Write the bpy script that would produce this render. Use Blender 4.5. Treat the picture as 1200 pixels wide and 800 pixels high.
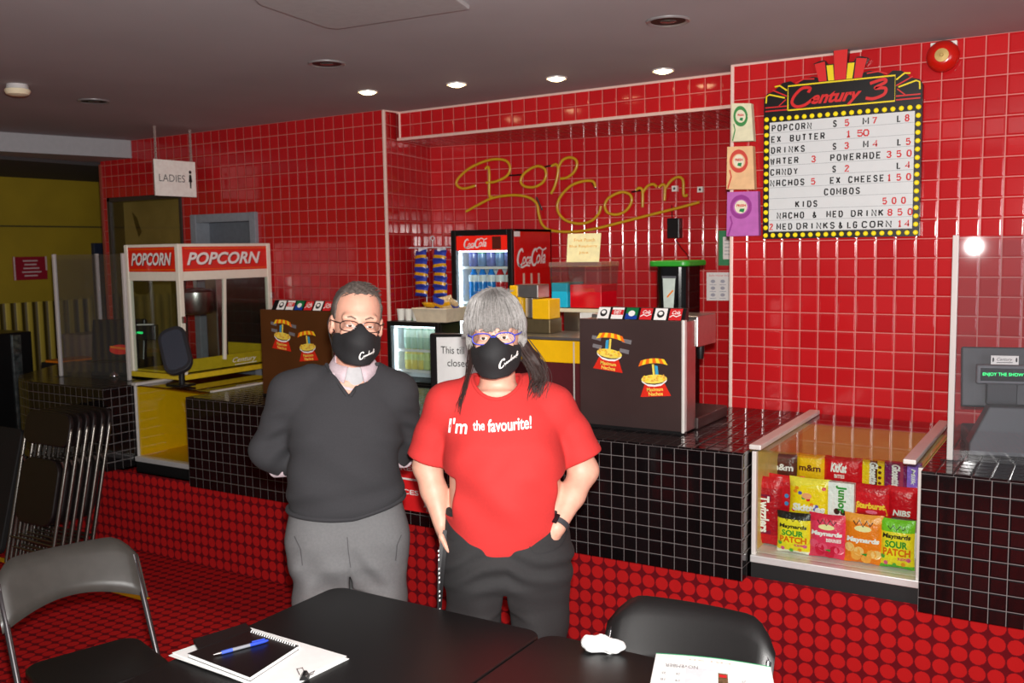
import bpy, bmesh, math, random
import numpy as np
from mathutils import Matrix, Vector, Euler
random.seed(7)
for _o in list(bpy.data.objects): bpy.data.objects.remove(_o)
SC = bpy.context.scene
COL = SC.collection

# ------------------------------------------------------------------ camera, light, exposure
CAM = np.array([1.7934, -4.8033, 1.8841])
PITCH, ROLL, YAW, FPX = 0.0972, -0.0160, -0.5540, 1124.9
_c, _s = math.cos(YAW), math.sin(YAW)
FWD = np.array([_s*math.cos(PITCH), _c*math.cos(PITCH), -math.sin(PITCH)])
_r = np.array([_c, -_s, 0.0]); _u = np.cross(_r, FWD)
RGT = math.cos(ROLL)*_r + math.sin(ROLL)*_u
UPV = -math.sin(ROLL)*_r + math.cos(ROLL)*_u
cam_d = bpy.data.cameras.new('camera')
cam_d.sensor_width = 36.0
cam_d.lens = FPX/1200*36
cam_d.clip_start = 0.05
cam_d.dof.use_dof = True
cam_d.dof.focus_distance = 3.3
cam_d.dof.aperture_fstop = 5.0
cam = bpy.data.objects.new('camera', cam_d)
cam.matrix_world = Matrix(((RGT[0], UPV[0], -FWD[0], CAM[0]), (RGT[1], UPV[1], -FWD[1], CAM[1]),
                           (RGT[2], UPV[2], -FWD[2], CAM[2]), (0, 0, 0, 1)))
COL.objects.link(cam)
SC.camera = cam
SC.view_settings.view_transform = 'Standard'
SC.view_settings.look = 'None'
SC.view_settings.gamma = 1.0
SC.view_settings.use_curve_mapping = False
SC.view_settings.exposure = 0.0
SC.cycles.max_bounces = 8
SC.cycles.transparent_max_bounces = 16
SC.cycles.sample_clamp_indirect = 4.0
SC.cycles.caustics_reflective = False
SC.cycles.caustics_refractive = False

WORLD_STRENGTH = 0.19
w = bpy.data.worlds.new('lobby_daylight'); SC.world = w; w.use_nodes = True
w.node_tree.nodes['Background'].inputs[0].default_value = (0.95, 0.97, 1.0, 1)
w.node_tree.nodes['Background'].inputs[1].default_value = WORLD_STRENGTH

FLASH_POWER = 185.0
fl = bpy.data.lights.new('camera_flash', 'AREA'); fl.shape = 'DISK'; fl.size = 0.07
fl.energy = FLASH_POWER; fl.color = (1.0, 0.97, 0.93)
flo = bpy.data.objects.new('camera_flash', fl); COL.objects.link(flo)
flo.matrix_world = Matrix.Translation(Vector((UPV*0.11 + RGT*0.02 + FWD*0.02).tolist())) @ cam.matrix_world

# added soft area light, as unseen lobby window daylight modelling figures from the right
wl = bpy.data.lights.new('lobby_side_fill', 'AREA'); wl.shape = 'RECTANGLE'; wl.size = 2.6; wl.size_y = 2.0
wl.energy = 110; wl.color = (0.93, 0.97, 1.0)
wlo = bpy.data.objects.new('lobby_side_fill', wl); COL.objects.link(wlo)
wlo.location = (4.6, -6.2, 1.7)
wlo.rotation_euler = (Vector((-0.3, -1.8, 1.3)) - Vector(wlo.location)).to_track_quat('-Z', 'Y').to_euler()

# ------------------------------------------------------------------ pixel rays on real planes
def ray(x, y): return FWD + RGT*((x-600)/FPX) + UPV*((400-y)/FPX)
def AZ(x, y, z): d = ray(x, y); return CAM + d*((z-CAM[2])/d[2])
def AY(x, y, Y): d = ray(x, y); return CAM + d*((Y-CAM[1])/d[1])
def AX(x, y, X): d = ray(x, y); return CAM + d*((X-CAM[0])/d[0])

# ------------------------------------------------------------------ materials
def lin(c):
    c = c/255.0
    return c/12.92 if c <= 0.04045 else ((c+0.055)/1.055)**2.4
def L3(c): return (lin(c[0]), lin(c[1]), lin(c[2]), 1.0)
MATS = {}
class NT:
    def __init__(s, name):
        s.m = bpy.data.materials.new(name); s.m.use_nodes = True
        s.n = s.m.node_tree.nodes; s.l = s.m.node_tree.links
        s.b = s.n['Principled BSDF']
    def node(s, t, **k):
        n = s.n.new(t)
        for a, v in k.items(): setattr(n, a, v)
        return n
    def link(s, a, b): s.l.new(a, b)
    def math(s, op, a, b=None, c=None, clamp=False):
        n = s.n.new('ShaderNodeMath'); n.operation = op; n.use_clamp = clamp
        for i, x in enumerate((a, b, c)):
            if x is None: continue
            if isinstance(x, (int, float)): n.inputs[i].default_value = x
            else: s.l.new(x, n.inputs[i])
        return n.outputs[0]
    def sstep(s, v, a, b, o0=0.0, o1=1.0):
        n = s.n.new('ShaderNodeMapRange'); n.interpolation_type = 'SMOOTHSTEP'
        s.l.new(v, n.inputs[0])
        n.inputs[1].default_value = a; n.inputs[2].default_value = b
        n.inputs[3].default_value = o0; n.inputs[4].default_value = o1
        return n.outputs[0]
    def mix(s, f, a, b):
        n = s.n.new('ShaderNodeMix'); n.data_type = 'RGBA'
        if isinstance(f, (int, float)): n.inputs[0].default_value = f
        else: s.l.new(f, n.inputs[0])
        for i, x in ((6, a), (7, b)):
            if isinstance(x, tuple): n.inputs[i].default_value = x
            else: s.l.new(x, n.inputs[i])
        return n.outputs[2]
    def bump(s, h, dist, strength=1.0):
        n = s.n.new('ShaderNodeBump'); n.inputs['Distance'].default_value = dist
        n.inputs['Strength'].default_value = strength
        s.l.new(h, n.inputs['Height']); s.l.new(n.outputs[0], s.b.inputs['Normal'])
    def noise(s, scale, detail=2.0, vec=None):
        n = s.n.new('ShaderNodeTexNoise'); n.inputs['Scale'].default_value = scale; n.inputs['Detail'].default_value = detail
        if vec is None:
            t = s.n.new('ShaderNodeTexCoord'); vec = t.outputs['Object']
        s.l.new(vec, n.inputs['Vector'])
        return n.outputs[0]

def mat(name, col, rough=0.5, metal=0.0, spec=0.5, emit=None, estr=0.0, trans=0.0, alpha=1.0, var=0.06, vscale=30.0, bump=0.0, bscale=200.0, coat=0.0, sheen=0.0, ior=None):
    if name in MATS: return MATS[name]
    t = NT(name); b = t.b
    c = L3(col)
    if var > 0:
        f = t.noise(vscale, 3.0)
        f2 = t.sstep(f, 0.3, 0.7)
        t.link(t.mix(f2, tuple([x*(1-var) for x in c[:3]]+[1]), tuple([min(1, x*(1+var)) for x in c[:3]]+[1])), b.inputs['Base Color'])
    else:
        b.inputs['Base Color'].default_value = c
    b.inputs['Roughness'].default_value = rough
    b.inputs['Metallic'].default_value = metal
    b.inputs['Specular IOR Level'].default_value = spec
    if emit is not None:
        b.inputs['Emission Color'].default_value = L3(emit); b.inputs['Emission Strength'].default_value = estr
    if trans: b.inputs['Transmission Weight'].default_value = trans
    if ior: b.inputs['IOR'].default_value = ior
    if alpha < 1: b.inputs['Alpha'].default_value = alpha
    if coat: b.inputs['Coat Weight'].default_value = coat; b.inputs['Coat Roughness'].default_value = 0.05
    if sheen: b.inputs['Sheen Weight'].default_value = sheen; b.inputs['Sheen Roughness'].default_value = 0.5
    if bump > 0:
        t.bump(t.noise(bscale, 3.0), bump)
    MATS[name] = t.m
    return t.m

def glass(name, tint=(255, 255, 255), refl=0.08, rough=0.0, dirt=0.0):
    """thin pane: mostly clear with a Fresnel reflection"""
    if name in MATS: return MATS[name]
    t = NT(name)
    out = t.n['Material Output']; t.n.remove(t.b)
    tr = t.node('ShaderNodeBsdfTransparent'); tr.inputs[0].default_value = L3(tint)
    gl = t.node('ShaderNodeBsdfGlossy'); gl.inputs['Roughness'].default_value = rough
    ge = t.node('ShaderNodeNewGeometry')
    dt = t.node('ShaderNodeVectorMath', operation='DOT_PRODUCT'); t.link(ge.outputs['Incoming'], dt.inputs[0]); t.link(ge.outputs['Normal'], dt.inputs[1])
    om = t.math('SUBTRACT', 1.0, t.math('ABSOLUTE', dt.outputs['Value']), clamp=True)
    f = t.math('ADD', t.math('MULTIPLY', t.math('POWER', om, 5.0), 1-refl), refl, clamp=True)   # Schlick, the same from both sides of the pane
    mx = t.node('ShaderNodeMixShader'); t.link(f, mx.inputs[0]); t.link(tr.outputs[0], mx.inputs[1]); t.link(gl.outputs[0], mx.inputs[2])
    last = mx.outputs[0]
    if dirt > 0:
        df = t.node('ShaderNodeBsdfDiffuse'); df.inputs[0].default_value = (0.8, 0.8, 0.8, 1)
        m2 = t.node('ShaderNodeMixShader'); m2.inputs[0].default_value = dirt
        t.link(last, m2.inputs[1]); t.link(df.outputs[0], m2.inputs[2]); last = m2.outputs[0]
    t.link(last, out.inputs[0])
    MATS[name] = t.m
    return t.m

def tile_mat(name, S, c1, c2, grout, gw=0.03, rough=0.1, bdist=0.0015, spec=0.5, grough=0.6):
    t = NT(name)
    uv = t.node('ShaderNodeUVMap')
    vm = t.node('ShaderNodeVectorMath', operation='SCALE'); t.link(uv.outputs[0], vm.inputs[0]); vm.inputs['Scale'].default_value = 1.0/S
    sp = t.node('ShaderNodeSeparateXYZ'); t.link(vm.outputs[0], sp.inputs[0])
    def edge(o):
        fr = t.math('FRACT', o)
        return t.math('SUBTRACT', 0.5, t.math('ABSOLUTE', t.math('SUBTRACT', fr, 0.5)))
    d = t.math('MINIMUM', edge(sp.outputs[0]), edge(sp.outputs[1]))
    m = t.sstep(d, gw*0.7, gw*1.3)
    fl = t.node('ShaderNodeVectorMath', operation='FLOOR'); t.link(vm.outputs[0], fl.inputs[0])
    wn = t.node('ShaderNodeTexWhiteNoise'); wn.noise_dimensions = '2D'; t.link(fl.outputs[0], wn.inputs['Vector'])
    tc = t.mix(wn.outputs['Value'], L3(c1), L3(c2))
    t.link(t.mix(m, L3(grout), tc), t.b.inputs['Base Color'])
    t.link(t.sstep(m, 0, 1, grough, rough), t.b.inputs['Roughness'])
    t.b.inputs['Specular IOR Level'].default_value = spec
    h = t.sstep(d, gw*0.6, gw+0.10)
    t.bump(h, bdist)
    MATS[name] = t.m
    return t.m

def carpet_mat(name):
    t = NT(name)
    uv = t.node('ShaderNodeUVMap')
    vm = t.node('ShaderNodeVectorMath', operation='SCALE'); t.link(uv.outputs[0], vm.inputs[0]); vm.inputs['Scale'].default_value = 1.0/0.0628
    fr = t.node('ShaderNodeVectorMath', operation='FRACTION'); t.link(vm.outputs[0], fr.inputs[0])
    sb = t.node('ShaderNodeVectorMath', operation='SUBTRACT'); t.link(fr.outputs[0], sb.inputs[0]); sb.inputs[1].default_value = (0.5, 0.5, 0)
    ln = t.node('ShaderNodeVectorMath', operation='LENGTH'); t.link(sb.outputs[0], ln.inputs[0])
    tcn = t.node('ShaderNodeTexCoord')
    nz = t.noise(260.0, 2.0, tcn.outputs['Object'])
    ln2 = t.math('ADD', ln.outputs['Value'], t.math('MULTIPLY', t.math('SUBTRACT', nz, 0.5), 0.10))
    m = t.sstep(ln2, 0.43, 0.48)
    nz2 = t.noise(900.0, 2.0, tcn.outputs['Object'])
    red = t.mix(nz2, L3((168, 14, 18)), L3((224, 40, 40)))
    drk = t.mix(nz2, L3((84, 8, 16)), L3((132, 24, 34)))
    t.link(t.mix(m, red, drk), t.b.inputs['Base Color'])
    t.b.inputs['Roughness'].default_value = 1.0
    t.b.inputs['Specular IOR Level'].default_value = 0.1
    t.bump(nz2, 0.004)
    MATS[name] = t.m
    return t.m

def stripe_mat(name, c1, c2, S, duty=0.5, rough=0.6):
    t = NT(name)
    uv = t.node('ShaderNodeUVMap'); sp = t.node('ShaderNodeSeparateXYZ'); t.link(uv.outputs[0], sp.inputs[0])
    fr = t.math('FRACT', t.math('MULTIPLY', sp.outputs[0], 1.0/S))
    d = t.math('ABSOLUTE', t.math('SUBTRACT', fr, 0.5))
    m = t.sstep(d, duty*0.5-0.04, duty*0.5+0.04)
    t.link(t.mix(m, L3(c1), L3(c2)), t.b.inputs['Base Color'])
    t.b.inputs['Roughness'].default_value = rough
    t.bump(t.sstep(d, 0.1, 0.5, 1.0, 0.0), 0.02)
    MATS[name] = t.m
    return t.m

# ------------------------------------------------------------------ mesh builder
_txt = {}
def text_mesh(s, bold=0.0, shear=0.0):
    k = (s, bold, shear)
    if k not in _txt:
        cu = bpy.data.curves.new('t', 'FONT'); cu.body = s; cu.size = 1.0; cu.offset = bold; cu.shear = shear
        cu.resolution_u = 3; cu.fill_mode = 'FRONT'
        ob = bpy.data.objects.new('t', cu)
        me = bpy.data.meshes.new_from_object(ob)
        V = [tuple(v.co) for v in me.vertices]; F = [tuple(p.vertices) for p in me.polygons]
        bpy.data.objects.remove(ob); bpy.data.meshes.remove(me); bpy.data.curves.remove(cu)
        _txt[k] = (V, F)
    return _txt[k]

class MB:
    def __init__(s): s.v = []; s.f = []; s.m = []; s.u = []
    def add(s, vs, fs, mi=0, uvs=None):
        o = len(s.v); s.v += [tuple(map(float, p)) for p in vs]
        for i, f in enumerate(fs):
            s.f.append(tuple(o+k for k in f)); s.m.append(mi)
            s.u.append(uvs[i] if uvs else None)
        return s
    def box(s, x0, y0, z0, x1, y1, z1, mi=0, uvo=None):
        x0, x1 = min(x0, x1), max(x0, x1); y0, y1 = min(y0, y1), max(y0, y1); z0, z1 = min(z0, z1), max(z0, z1)
        V = [(x0, y0, z0), (x1, y0, z0), (x1, y1, z0), (x0, y1, z0), (x0, y0, z1), (x1, y0, z1), (x1, y1, z1), (x0, y1, z1)]
        F = [(0, 3, 2, 1), (4, 5, 6, 7), (0, 1, 5, 4), (1, 2, 6, 5), (2, 3, 7, 6), (3, 0, 4, 7)]
        U = None
        if uvo is not None:
            ux, uy, uz = uvo; U = []
            for i, f in enumerate(F):
                if i < 2: U.append([(V[k][0]-ux, V[k][1]-uy) for k in f])
                elif i in (2, 4): U.append([(V[k][0]-ux, V[k][2]-uz) for k in f])
                else: U.append([(V[k][1]-uy, V[k][2]-uz) for k in f])
        return s.add(V, F, mi, U)
    def obox(s, c, size, R, mi=0):
        """box of size centred at c with rotation matrix R (3x3)"""
        h = [x/2 for x in size]; V = []
        for z in (-1, 1):
            for (x, y) in ((-1, -1), (1, -1), (1, 1), (-1, 1)):
                V.append(tuple(Vector(c) + R @ Vector((x*h[0], y*h[1], z*h[2]))))
        return s.add(V, [(0, 3, 2, 1), (4, 5, 6, 7), (0, 1, 5, 4), (1, 2, 6, 5), (2, 3, 7, 6), (3, 0, 4, 7)], mi)
    def quad(s, pts, mi=0, uv=None): return s.add(pts, [tuple(range(len(pts)))], mi, [uv] if uv else None)
    def tube(s, pts, r, n=8, mi=0, closed=False, caps=True):
        pts = [np.array(p, float) for p in pts]; N = len(pts)
        rr = [r]*N if isinstance(r, (int, float)) else list(r)
        tang = []
        for i in range(N):
            a = pts[(i-1) % N] if (closed or i > 0) else pts[i]
            b = pts[(i+1) % N] if (closed or i < N-1) else pts[i]
            t = b-a; tang.append(t/(np.linalg.norm(t)+1e-12))
        ref = np.array([0, 0, 1.0]) if abs(tang[0][2]) < 0.9 else np.array([1.0, 0, 0])
        nrm = np.cross(tang[0], ref); nrm /= np.linalg.norm(nrm)
        V = []
        for i in range(N):
            nrm = nrm - tang[i]*(nrm@tang[i]); nrm /= (np.linalg.norm(nrm)+1e-12)
            bn = np.cross(tang[i], nrm)
            for k in range(n):
                a = 2*math.pi*k/n
                V.append(pts[i] + rr[i]*(math.cos(a)*nrm + math.sin(a)*bn))
        F = []
        for i in range(N if closed else N-1):
            j = (i+1) % N
            for k in range(n):
                k2 = (k+1) % n
                F.append((i*n+k, j*n+k, j*n+k2, i*n+k2)[::-1])
        if caps and not closed:
            F.append(tuple(range(n))); F.append(tuple((N-1)*n+k for k in range(n))[::-1])
        return s.add(V, F, mi)
    def cyl(s, a, b, r0, r1=None, n=20, mi=0):
        return s.tube([a, b], [r0, r0 if r1 is None else r1], n, mi)
    def lathe(s, c, prof, n=24, mi=0, axis='z', caps=True):
        V = []
        for (r, h) in prof:
            for k in range(n):
                a = 2*math.pi*k/n; x, y = r*math.cos(a), r*math.sin(a)
                if axis == 'z': V.append((c[0]+x, c[1]+y, c[2]+h))
                elif axis == 'y': V.append((c[0]+x, c[1]+h, c[2]+y))
                else: V.append((c[0]+h, c[1]+x, c[2]+y))
        F = []
        for i in range(len(prof)-1):
            for k in range(n):
                k2 = (k+1) % n
                F.append((i*n+k, i*n+k2, (i+1)*n+k2, (i+1)*n+k))
        if caps:
            F.append(tuple(range(n))[::-1]); F.append(tuple((len(prof)-1)*n+k for k in range(n)))
        return s.add(V, F, mi)
    def ball(s, c, r, n=16, mi=0):
        if isinstance(r, (int, float)): r = (r, r, r)
        V = [(c[0], c[1], c[2]+r[2])]; m = n//2
        for i in range(1, m):
            t = math.pi*i/m
            for k in range(n):
                a = 2*math.pi*k/n
                V.append((c[0]+r[0]*math.sin(t)*math.cos(a), c[1]+r[1]*math.sin(t)*math.sin(a), c[2]+r[2]*math.cos(t)))
        V.append((c[0], c[1], c[2]-r[2])); F = []
        for k in range(n): F.append((0, 1+k, 1+(k+1) % n))
        for i in range(m-2):
            for k in range(n):
                k2 = (k+1) % n
                F.append((1+i*n+k, 1+(i+1)*n+k, 1+(i+1)*n+k2, 1+i*n+k2))
        l = len(V)-1
        for k in range(n): F.append((1+(m-2)*n+k, l, 1+(m-2)*n+(k+1) % n))
        return s.add(V, F, mi)
    def prism(s, poly, P, d0, d1, mi=0):
        """polygon [(u,v)] extruded through depth d0..d1 by the map P(u,v,d)"""
        n = len(poly)
        V = [P(u, v, d0) for u, v in poly] + [P(u, v, d1) for u, v in poly]
        F = [tuple(range(n))[::-1], tuple(range(n, 2*n))] + [(i, (i+1) % n, n+(i+1) % n, n+i) for i in range(n)]
        return s.add(V, F, mi)
    def flat(s, poly, P, d=0.0, mi=0):
        return s.add([P(u, v, d) for u, v in poly], [tuple(range(len(poly)))], mi)
    def disc(s, u, v, r, P, d=0.0, mi=0, n=20, r2=None):
        r2 = r if r2 is None else r2
        return s.flat([(u+r*math.cos(2*math.pi*k/n), v+r2*math.sin(2*math.pi*k/n)) for k in range(n)], P, d, mi)
    def ribbon(s, pts, w, P, d=0.0, mi=0):
        """flat stroke along 2D points in the map P"""
        p = [np.array(q, float) for q in pts]; N = len(p); V = []
        ww = [w]*N if isinstance(w, (int, float)) else w
        for i in range(N):
            t = p[min(i+1, N-1)]-p[max(i-1, 0)]; t /= (np.linalg.norm(t)+1e-9)
            q = np.array([-t[1], t[0]])*ww[i]/2
            for e in (p[i]-q, p[i]+q): V.append(P(e[0], e[1], d))
        return s.add(V, [(2*i, 2*i+2, 2*i+3, 2*i+1) for i in range(N-1)], mi)
    def text(s, t, box, P, d=0.0, mi=0, bold=0.0, shear=0.0):
        """lettering scaled to fill box (u0,u1,v0,v1) on the map P"""
        V, F = text_mesh(t, bold, shear)
        if not V: return s
        xs = [v[0] for v in V]; ys = [v[1] for v in V]
        u0, u1, v0, v1 = box; ax, bx, ay, by = min(xs), max(xs), min(ys), max(ys)
        return s.add([P(u0+(v[0]-ax)/(bx-ax)*(u1-u0), v0+(v[1]-ay)/(by-ay+1e-9)*(v1-v0), d) for v in V], F, mi)
    def xf(s, M):
        s.v = [tuple(M @ Vector(p)) for p in s.v]; return s
    def build(s, name, mats, parent=None, bevel=0.0, smooth=None, world=True, seg=2):
        me = bpy.data.meshes.new(name)
        V = s.v
        if parent is not None and world:
            Mi = ROOT[parent.name].inverted(); V = [tuple(Mi @ Vector(p)) for p in V]
        me.from_pydata(V, [], s.f)
        if not isinstance(mats, (list, tuple)): mats = [mats]
        for m in mats: me.materials.append(m)
        if any(s.m): me.polygons.foreach_set('material_index', s.m)
        if any(u is not None for u in s.u):
            ul = me.uv_layers.new(name='UVMap'); i = 0
            for fi, f in enumerate(s.f):
                for k in range(len(f)):
                    if s.u[fi] is not None: ul.data[i].uv = s.u[fi][k]
                    i += 1
        if smooth is not None:
            me.polygons.foreach_set('use_smooth', [True]*len(me.polygons))
            me.set_sharp_from_angle(angle=math.radians(smooth))
        me.validate()
        o = bpy.data.objects.new(name, me); COL.objects.link(o)
        if parent is not None:
            o.parent = parent; ROOT[o.name] = ROOT[parent.name]
        else: ROOT[o.name] = Matrix.Identity(4)
        if bevel > 0:
            bm_ = o.modifiers.new('bevel', 'BEVEL'); bm_.width = bevel; bm_.segments = seg; bm_.limit_method = 'ANGLE'; bm_.angle_limit = math.radians(40)
        return o
ROOT = {}
def tag(o, label, cat, group=None, kind=None):
    o['label'] = label; o['category'] = cat
    if group: o['group'] = group
    if kind: o['kind'] = kind
    return o
def thing(name, label, cat, loc=(0, 0, 0), rz=0.0, group=None):
    o = bpy.data.objects.new(name, None); COL.objects.link(o)
    o.empty_display_size = 0.1
    o.location = tuple(map(float, loc)); o.rotation_euler = (0, 0, rz)
    ROOT[o.name] = Matrix.Translation(Vector(o.location)) @ Matrix.Rotation(rz, 4, 'Z')
    return tag(o, label, cat, group)
def solo(name, mb, mats, label, cat, group=None, **k):
    """a thing that is one mesh, its origin at its base"""
    xs = np.array(mb.v); c = (xs.min(0)+xs.max(0))/2; c[2] = xs[:, 2].min()
    mb.v = [tuple(np.array(p)-c) for p in mb.v]
    o = mb.build(name, mats, None, **k); o.location = tuple(map(float, c))
    ROOT[o.name] = Matrix.Translation(Vector(o.location))
    return tag(o, label, cat, group)
def struct(name, mb, mats, **k):
    o = mb.build(name, mats, **k); o['kind'] = 'structure'
    return o
def dup(root, loc=None, label=None, rz=None, group=None):
    r = root.copy(); COL.objects.link(r)
    if loc is not None: r.location = tuple(map(float, loc))
    if rz is not None: r.rotation_euler = (r.rotation_euler[0], r.rotation_euler[1], rz)
    if label: r['label'] = label
    if group: r['group'] = group
    for ch in list(root.children):
        c = ch.copy(); COL.objects.link(c); c.parent = r
        for g in list(ch.children):
            d = g.copy(); COL.objects.link(d); d.parent = c
    return r
def PY(Y): return lambda u, v, d: (u, Y-d, v)              # plane facing -Y; d comes towards the room
def PX(X): return lambda u, v, d: (X+d, u, v)              # plane facing +X
def PZ(Z): return lambda u, v, d: (u, v, Z+d)              # plane facing up
def rrect(x0, x1, y0, y1, r, n=6):
    out = []
    for cx_, cy_, a0 in ((x1-r, y1-r, 0), (x0+r, y1-r, 90), (x0+r, y0+r, 180), (x1-r, y0+r, 270)):
        for k in range(n+1):
            a = math.radians(a0+90*k/n); out.append((cx_+r*math.cos(a), cy_+r*math.sin(a)))
    return out
def spline(pts, n=10, closed=False):
    """Catmull-Rom through points of any dimension"""
    p = [np.array(q, float) for q in pts]; N = len(p); out = []
    for i in range(N if closed else N-1):
        p0 = p[(i-1) % N] if (closed or i > 0) else p[i]; p1 = p[i]; p2 = p[(i+1) % N]
        p3 = p[(i+2) % N] if (closed or i+2 < N) else p2
        for k in range(n):
            t = k/n
            out.append(0.5*((2*p1)+(-p0+p2)*t+(2*p0-5*p1+4*p2-p3)*t*t+(-p0+3*p1-3*p2+p3)*t**3))
    if not closed: out.append(p[-1])
    return out
# ------------------------------------------------------------------ shared materials
S = 0.0888; CEIL = 2.784; CT = 1.034; FB = 0.508; BT = 0.0588; FY = -1.064
M_RED = tile_mat('red_glazed_tile', S, (182, 25, 30), (196, 31, 35), (206, 120, 112), gw=0.024, rough=0.10, bdist=0.0022)
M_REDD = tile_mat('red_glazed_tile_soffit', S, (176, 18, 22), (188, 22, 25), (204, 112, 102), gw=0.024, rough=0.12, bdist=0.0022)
M_BLK = tile_mat('black_glazed_tile', BT, (12, 9, 10), (20, 14, 15), (112, 105, 104), gw=0.022, rough=0.07, bdist=0.0012)
M_BLKT = tile_mat('black_counter_tile', BT, (14, 10, 11), (22, 15, 16), (48, 40, 40), gw=0.03, rough=0.09, bdist=0.0008)
M_CARPET = carpet_mat('red_circle_carpet')
M_TRIM = mat('pink_white_tile_trim', (235, 200, 188), 0.3, var=0.03)
M_CEIL = mat('grey_painted_ceiling', (166, 164, 166), 0.85, var=0.05, vscale=1.2, bump=0.0006, bscale=400)
M_BULK = mat('light_grey_bulkhead_paint', (165, 165, 168), 0.7, var=0.03)
M_PANEL = mat('pale_ceiling_panel', (160, 158, 158), 0.8, var=0.03)
M_YEL = mat('mustard_wall_paint', (160, 134, 20), 0.7, var=0.06, vscale=3)
M_DARK = mat('dark_lobby_paint', (40, 36, 36), 0.8)
M_STEEL = mat('brushed_steel', (190, 186, 182), 0.28, metal=1.0, var=0.04)
M_CHROME = mat('chrome', (225, 225, 228), 0.12, metal=1.0, var=0)
M_ALU = mat('white_aluminium_strip', (226, 220, 214), 0.35, metal=0.3, var=0.02)
M_WHITE = mat('white_plastic', (236, 234, 228), 0.4, var=0.02)
M_CREAM = mat('cream_plastic', (232, 218, 186), 0.45, var=0.03)
M_BLACK = mat('black_plastic', (18, 17, 18), 0.35, var=0.1)
M_BLACKM = mat('black_matte', (20, 19, 20), 0.7, var=0.1)
M_GREY = mat('grey_plastic', (82, 82, 86), 0.5, var=0.04)
M_DGREY = mat('dark_grey_plastic', (44, 44, 48), 0.45, var=0.05)
M_YPL = mat('yellow_laminate', (246, 188, 10), 0.35, var=0.03)
M_REDPL = mat('red_sign_plastic', (226, 34, 20), 0.3, var=0.02)
M_COLA = mat('cola_red_enamel', (214, 18, 14), 0.25, var=0.02)
M_PAPER = mat('white_paper', (240, 240, 238), 0.8, var=0.02)
M_INK = mat('black_ink', (22, 20, 22), 0.7, var=0)
M_RINK = mat('red_ink', (205, 28, 34), 0.6, var=0)
M_WINK = mat('white_print', (240, 236, 232), 0.5, var=0)
M_GINK = mat('green_print', (20, 132, 70), 0.5, var=0)
M_LED = mat('green_led_text', (30, 220, 120), 0.5, emit=(40, 255, 130), estr=1.6, var=0)
M_GLASS = glass('clear_glass', (244, 248, 246), 0.05)
M_PLEXI = glass('clear_acrylic', (246, 246, 248), 0.055, rough=0.02, dirt=0.015)
M_ORANGE = mat('orange_plastic', (240, 130, 16), 0.4, var=0.03)

# ------------------------------------------------------------------ setting: floor, walls, ceiling
def wall_quad(mb, a, b, z0, z1, mi=0, u0=0.0, flip=False):
    L = math.hypot(b[0]-a[0], b[1]-a[1])
    P = [(a[0], a[1], z0), (b[0], b[1], z0), (b[0], b[1], z1), (a[0], a[1], z1)]
    U = [(u0, CEIL-z0), (u0+L, CEIL-z0), (u0+L, CEIL-z1), (u0, CEIL-z1)]
    mb.quad(P if not flip else P[::-1], mi, U if not flip else U[::-1])
mb = MB(); mb.quad([(-12, -9, 0), (6.5, -9, 0), (6.5, 5, 0), (-12, 5, 0)], 0, [(-12, -9), (6.5, -9), (6.5, 5), (-12, 5)])
struct('floor', mb, M_CARPET)
# ceiling over the lobby, lower ceiling in the far-left hall
mb = MB(); mb.box(-5.6, -9, CEIL, 6.5, 1.6, CEIL+0.1)
struct('ceiling', mb, M_CEIL)
mb = MB(); mb.box(-12, -9, 2.62, -5.42, 5, 2.72)
struct('ceiling_hall', mb, mat('dark_hall_ceiling_paint', (66, 62, 62), 0.9, var=0.04))
mb = MB()
P4 = [(-4.86, 0.22), (-5.10, -0.70), (-5.62, -2.6), (-5.62, -9.0), (-5.9, -9.0), (-5.9, -2.6), (-5.6, 0.7), (-5.0, 0.7)]
mb.prism(P4, lambda u, v, d: (u, v, d), 2.645, CEIL)
struct('trim_bulkhead', mb, M_BULK)
# raised pale panel at the top of the picture
mb = MB(); pp = [(-0.83, -2.25), (-0.885, -1.84), (-0.86, -1.80), (-0.25, -1.76), (-0.10, -2.30), (-0.4, -2.9)]
mb.prism(pp, lambda u, v, d: (u, v, d), CEIL-0.018, CEIL)
tag(mb.build('ceiling_panel', [M_PANEL], bevel=0.004), 'pale grey raised access panel on the dark ceiling', 'panel')

UR = -0.153
mb = MB()
wall_quad(mb, (0.153, 0.0), (6.5, 0.0), 0, CEIL, 0, 0.0)
wall_quad(mb, (0.153, 1.4), (0.153, 0.0), 0, CEIL, 0, 0.0)
wall_quad(mb, (6.5, 0.0), (6.5, 1.4), 0, CEIL, 0, 0.0)
mb.quad([(6.5, 1.4, 0), (0.153, 1.4, 0), (0.153, 1.4, CEIL), (6.5, 1.4, CEIL)])
struct('wall_right', mb, M_RED)
PC = np.array([-2.2146, 0.1425]); PA = -0.0333; BKC = np.array([-2.3402, 0.8128]); BA = 0.1603
def popw(x): return PC[1]+(x-PC[0])*math.tan(PA)
def bkw(x): return BKC[1]+(x-BKC[0])*math.tan(BA)
# back wall of the serving nook
mb = MB(); xe = 0.153
wall_quad(mb, tuple(BKC), (xe, bkw(xe)), 0, CEIL, 0, 0.0)
struct('wall_back', mb, M_RED)
mb = MB(); wall_quad(mb, tuple(PC), tuple(BKC), 0, CEIL, 0, 0.0)
struct('wall_nook_side', mb, M_RED)
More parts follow.
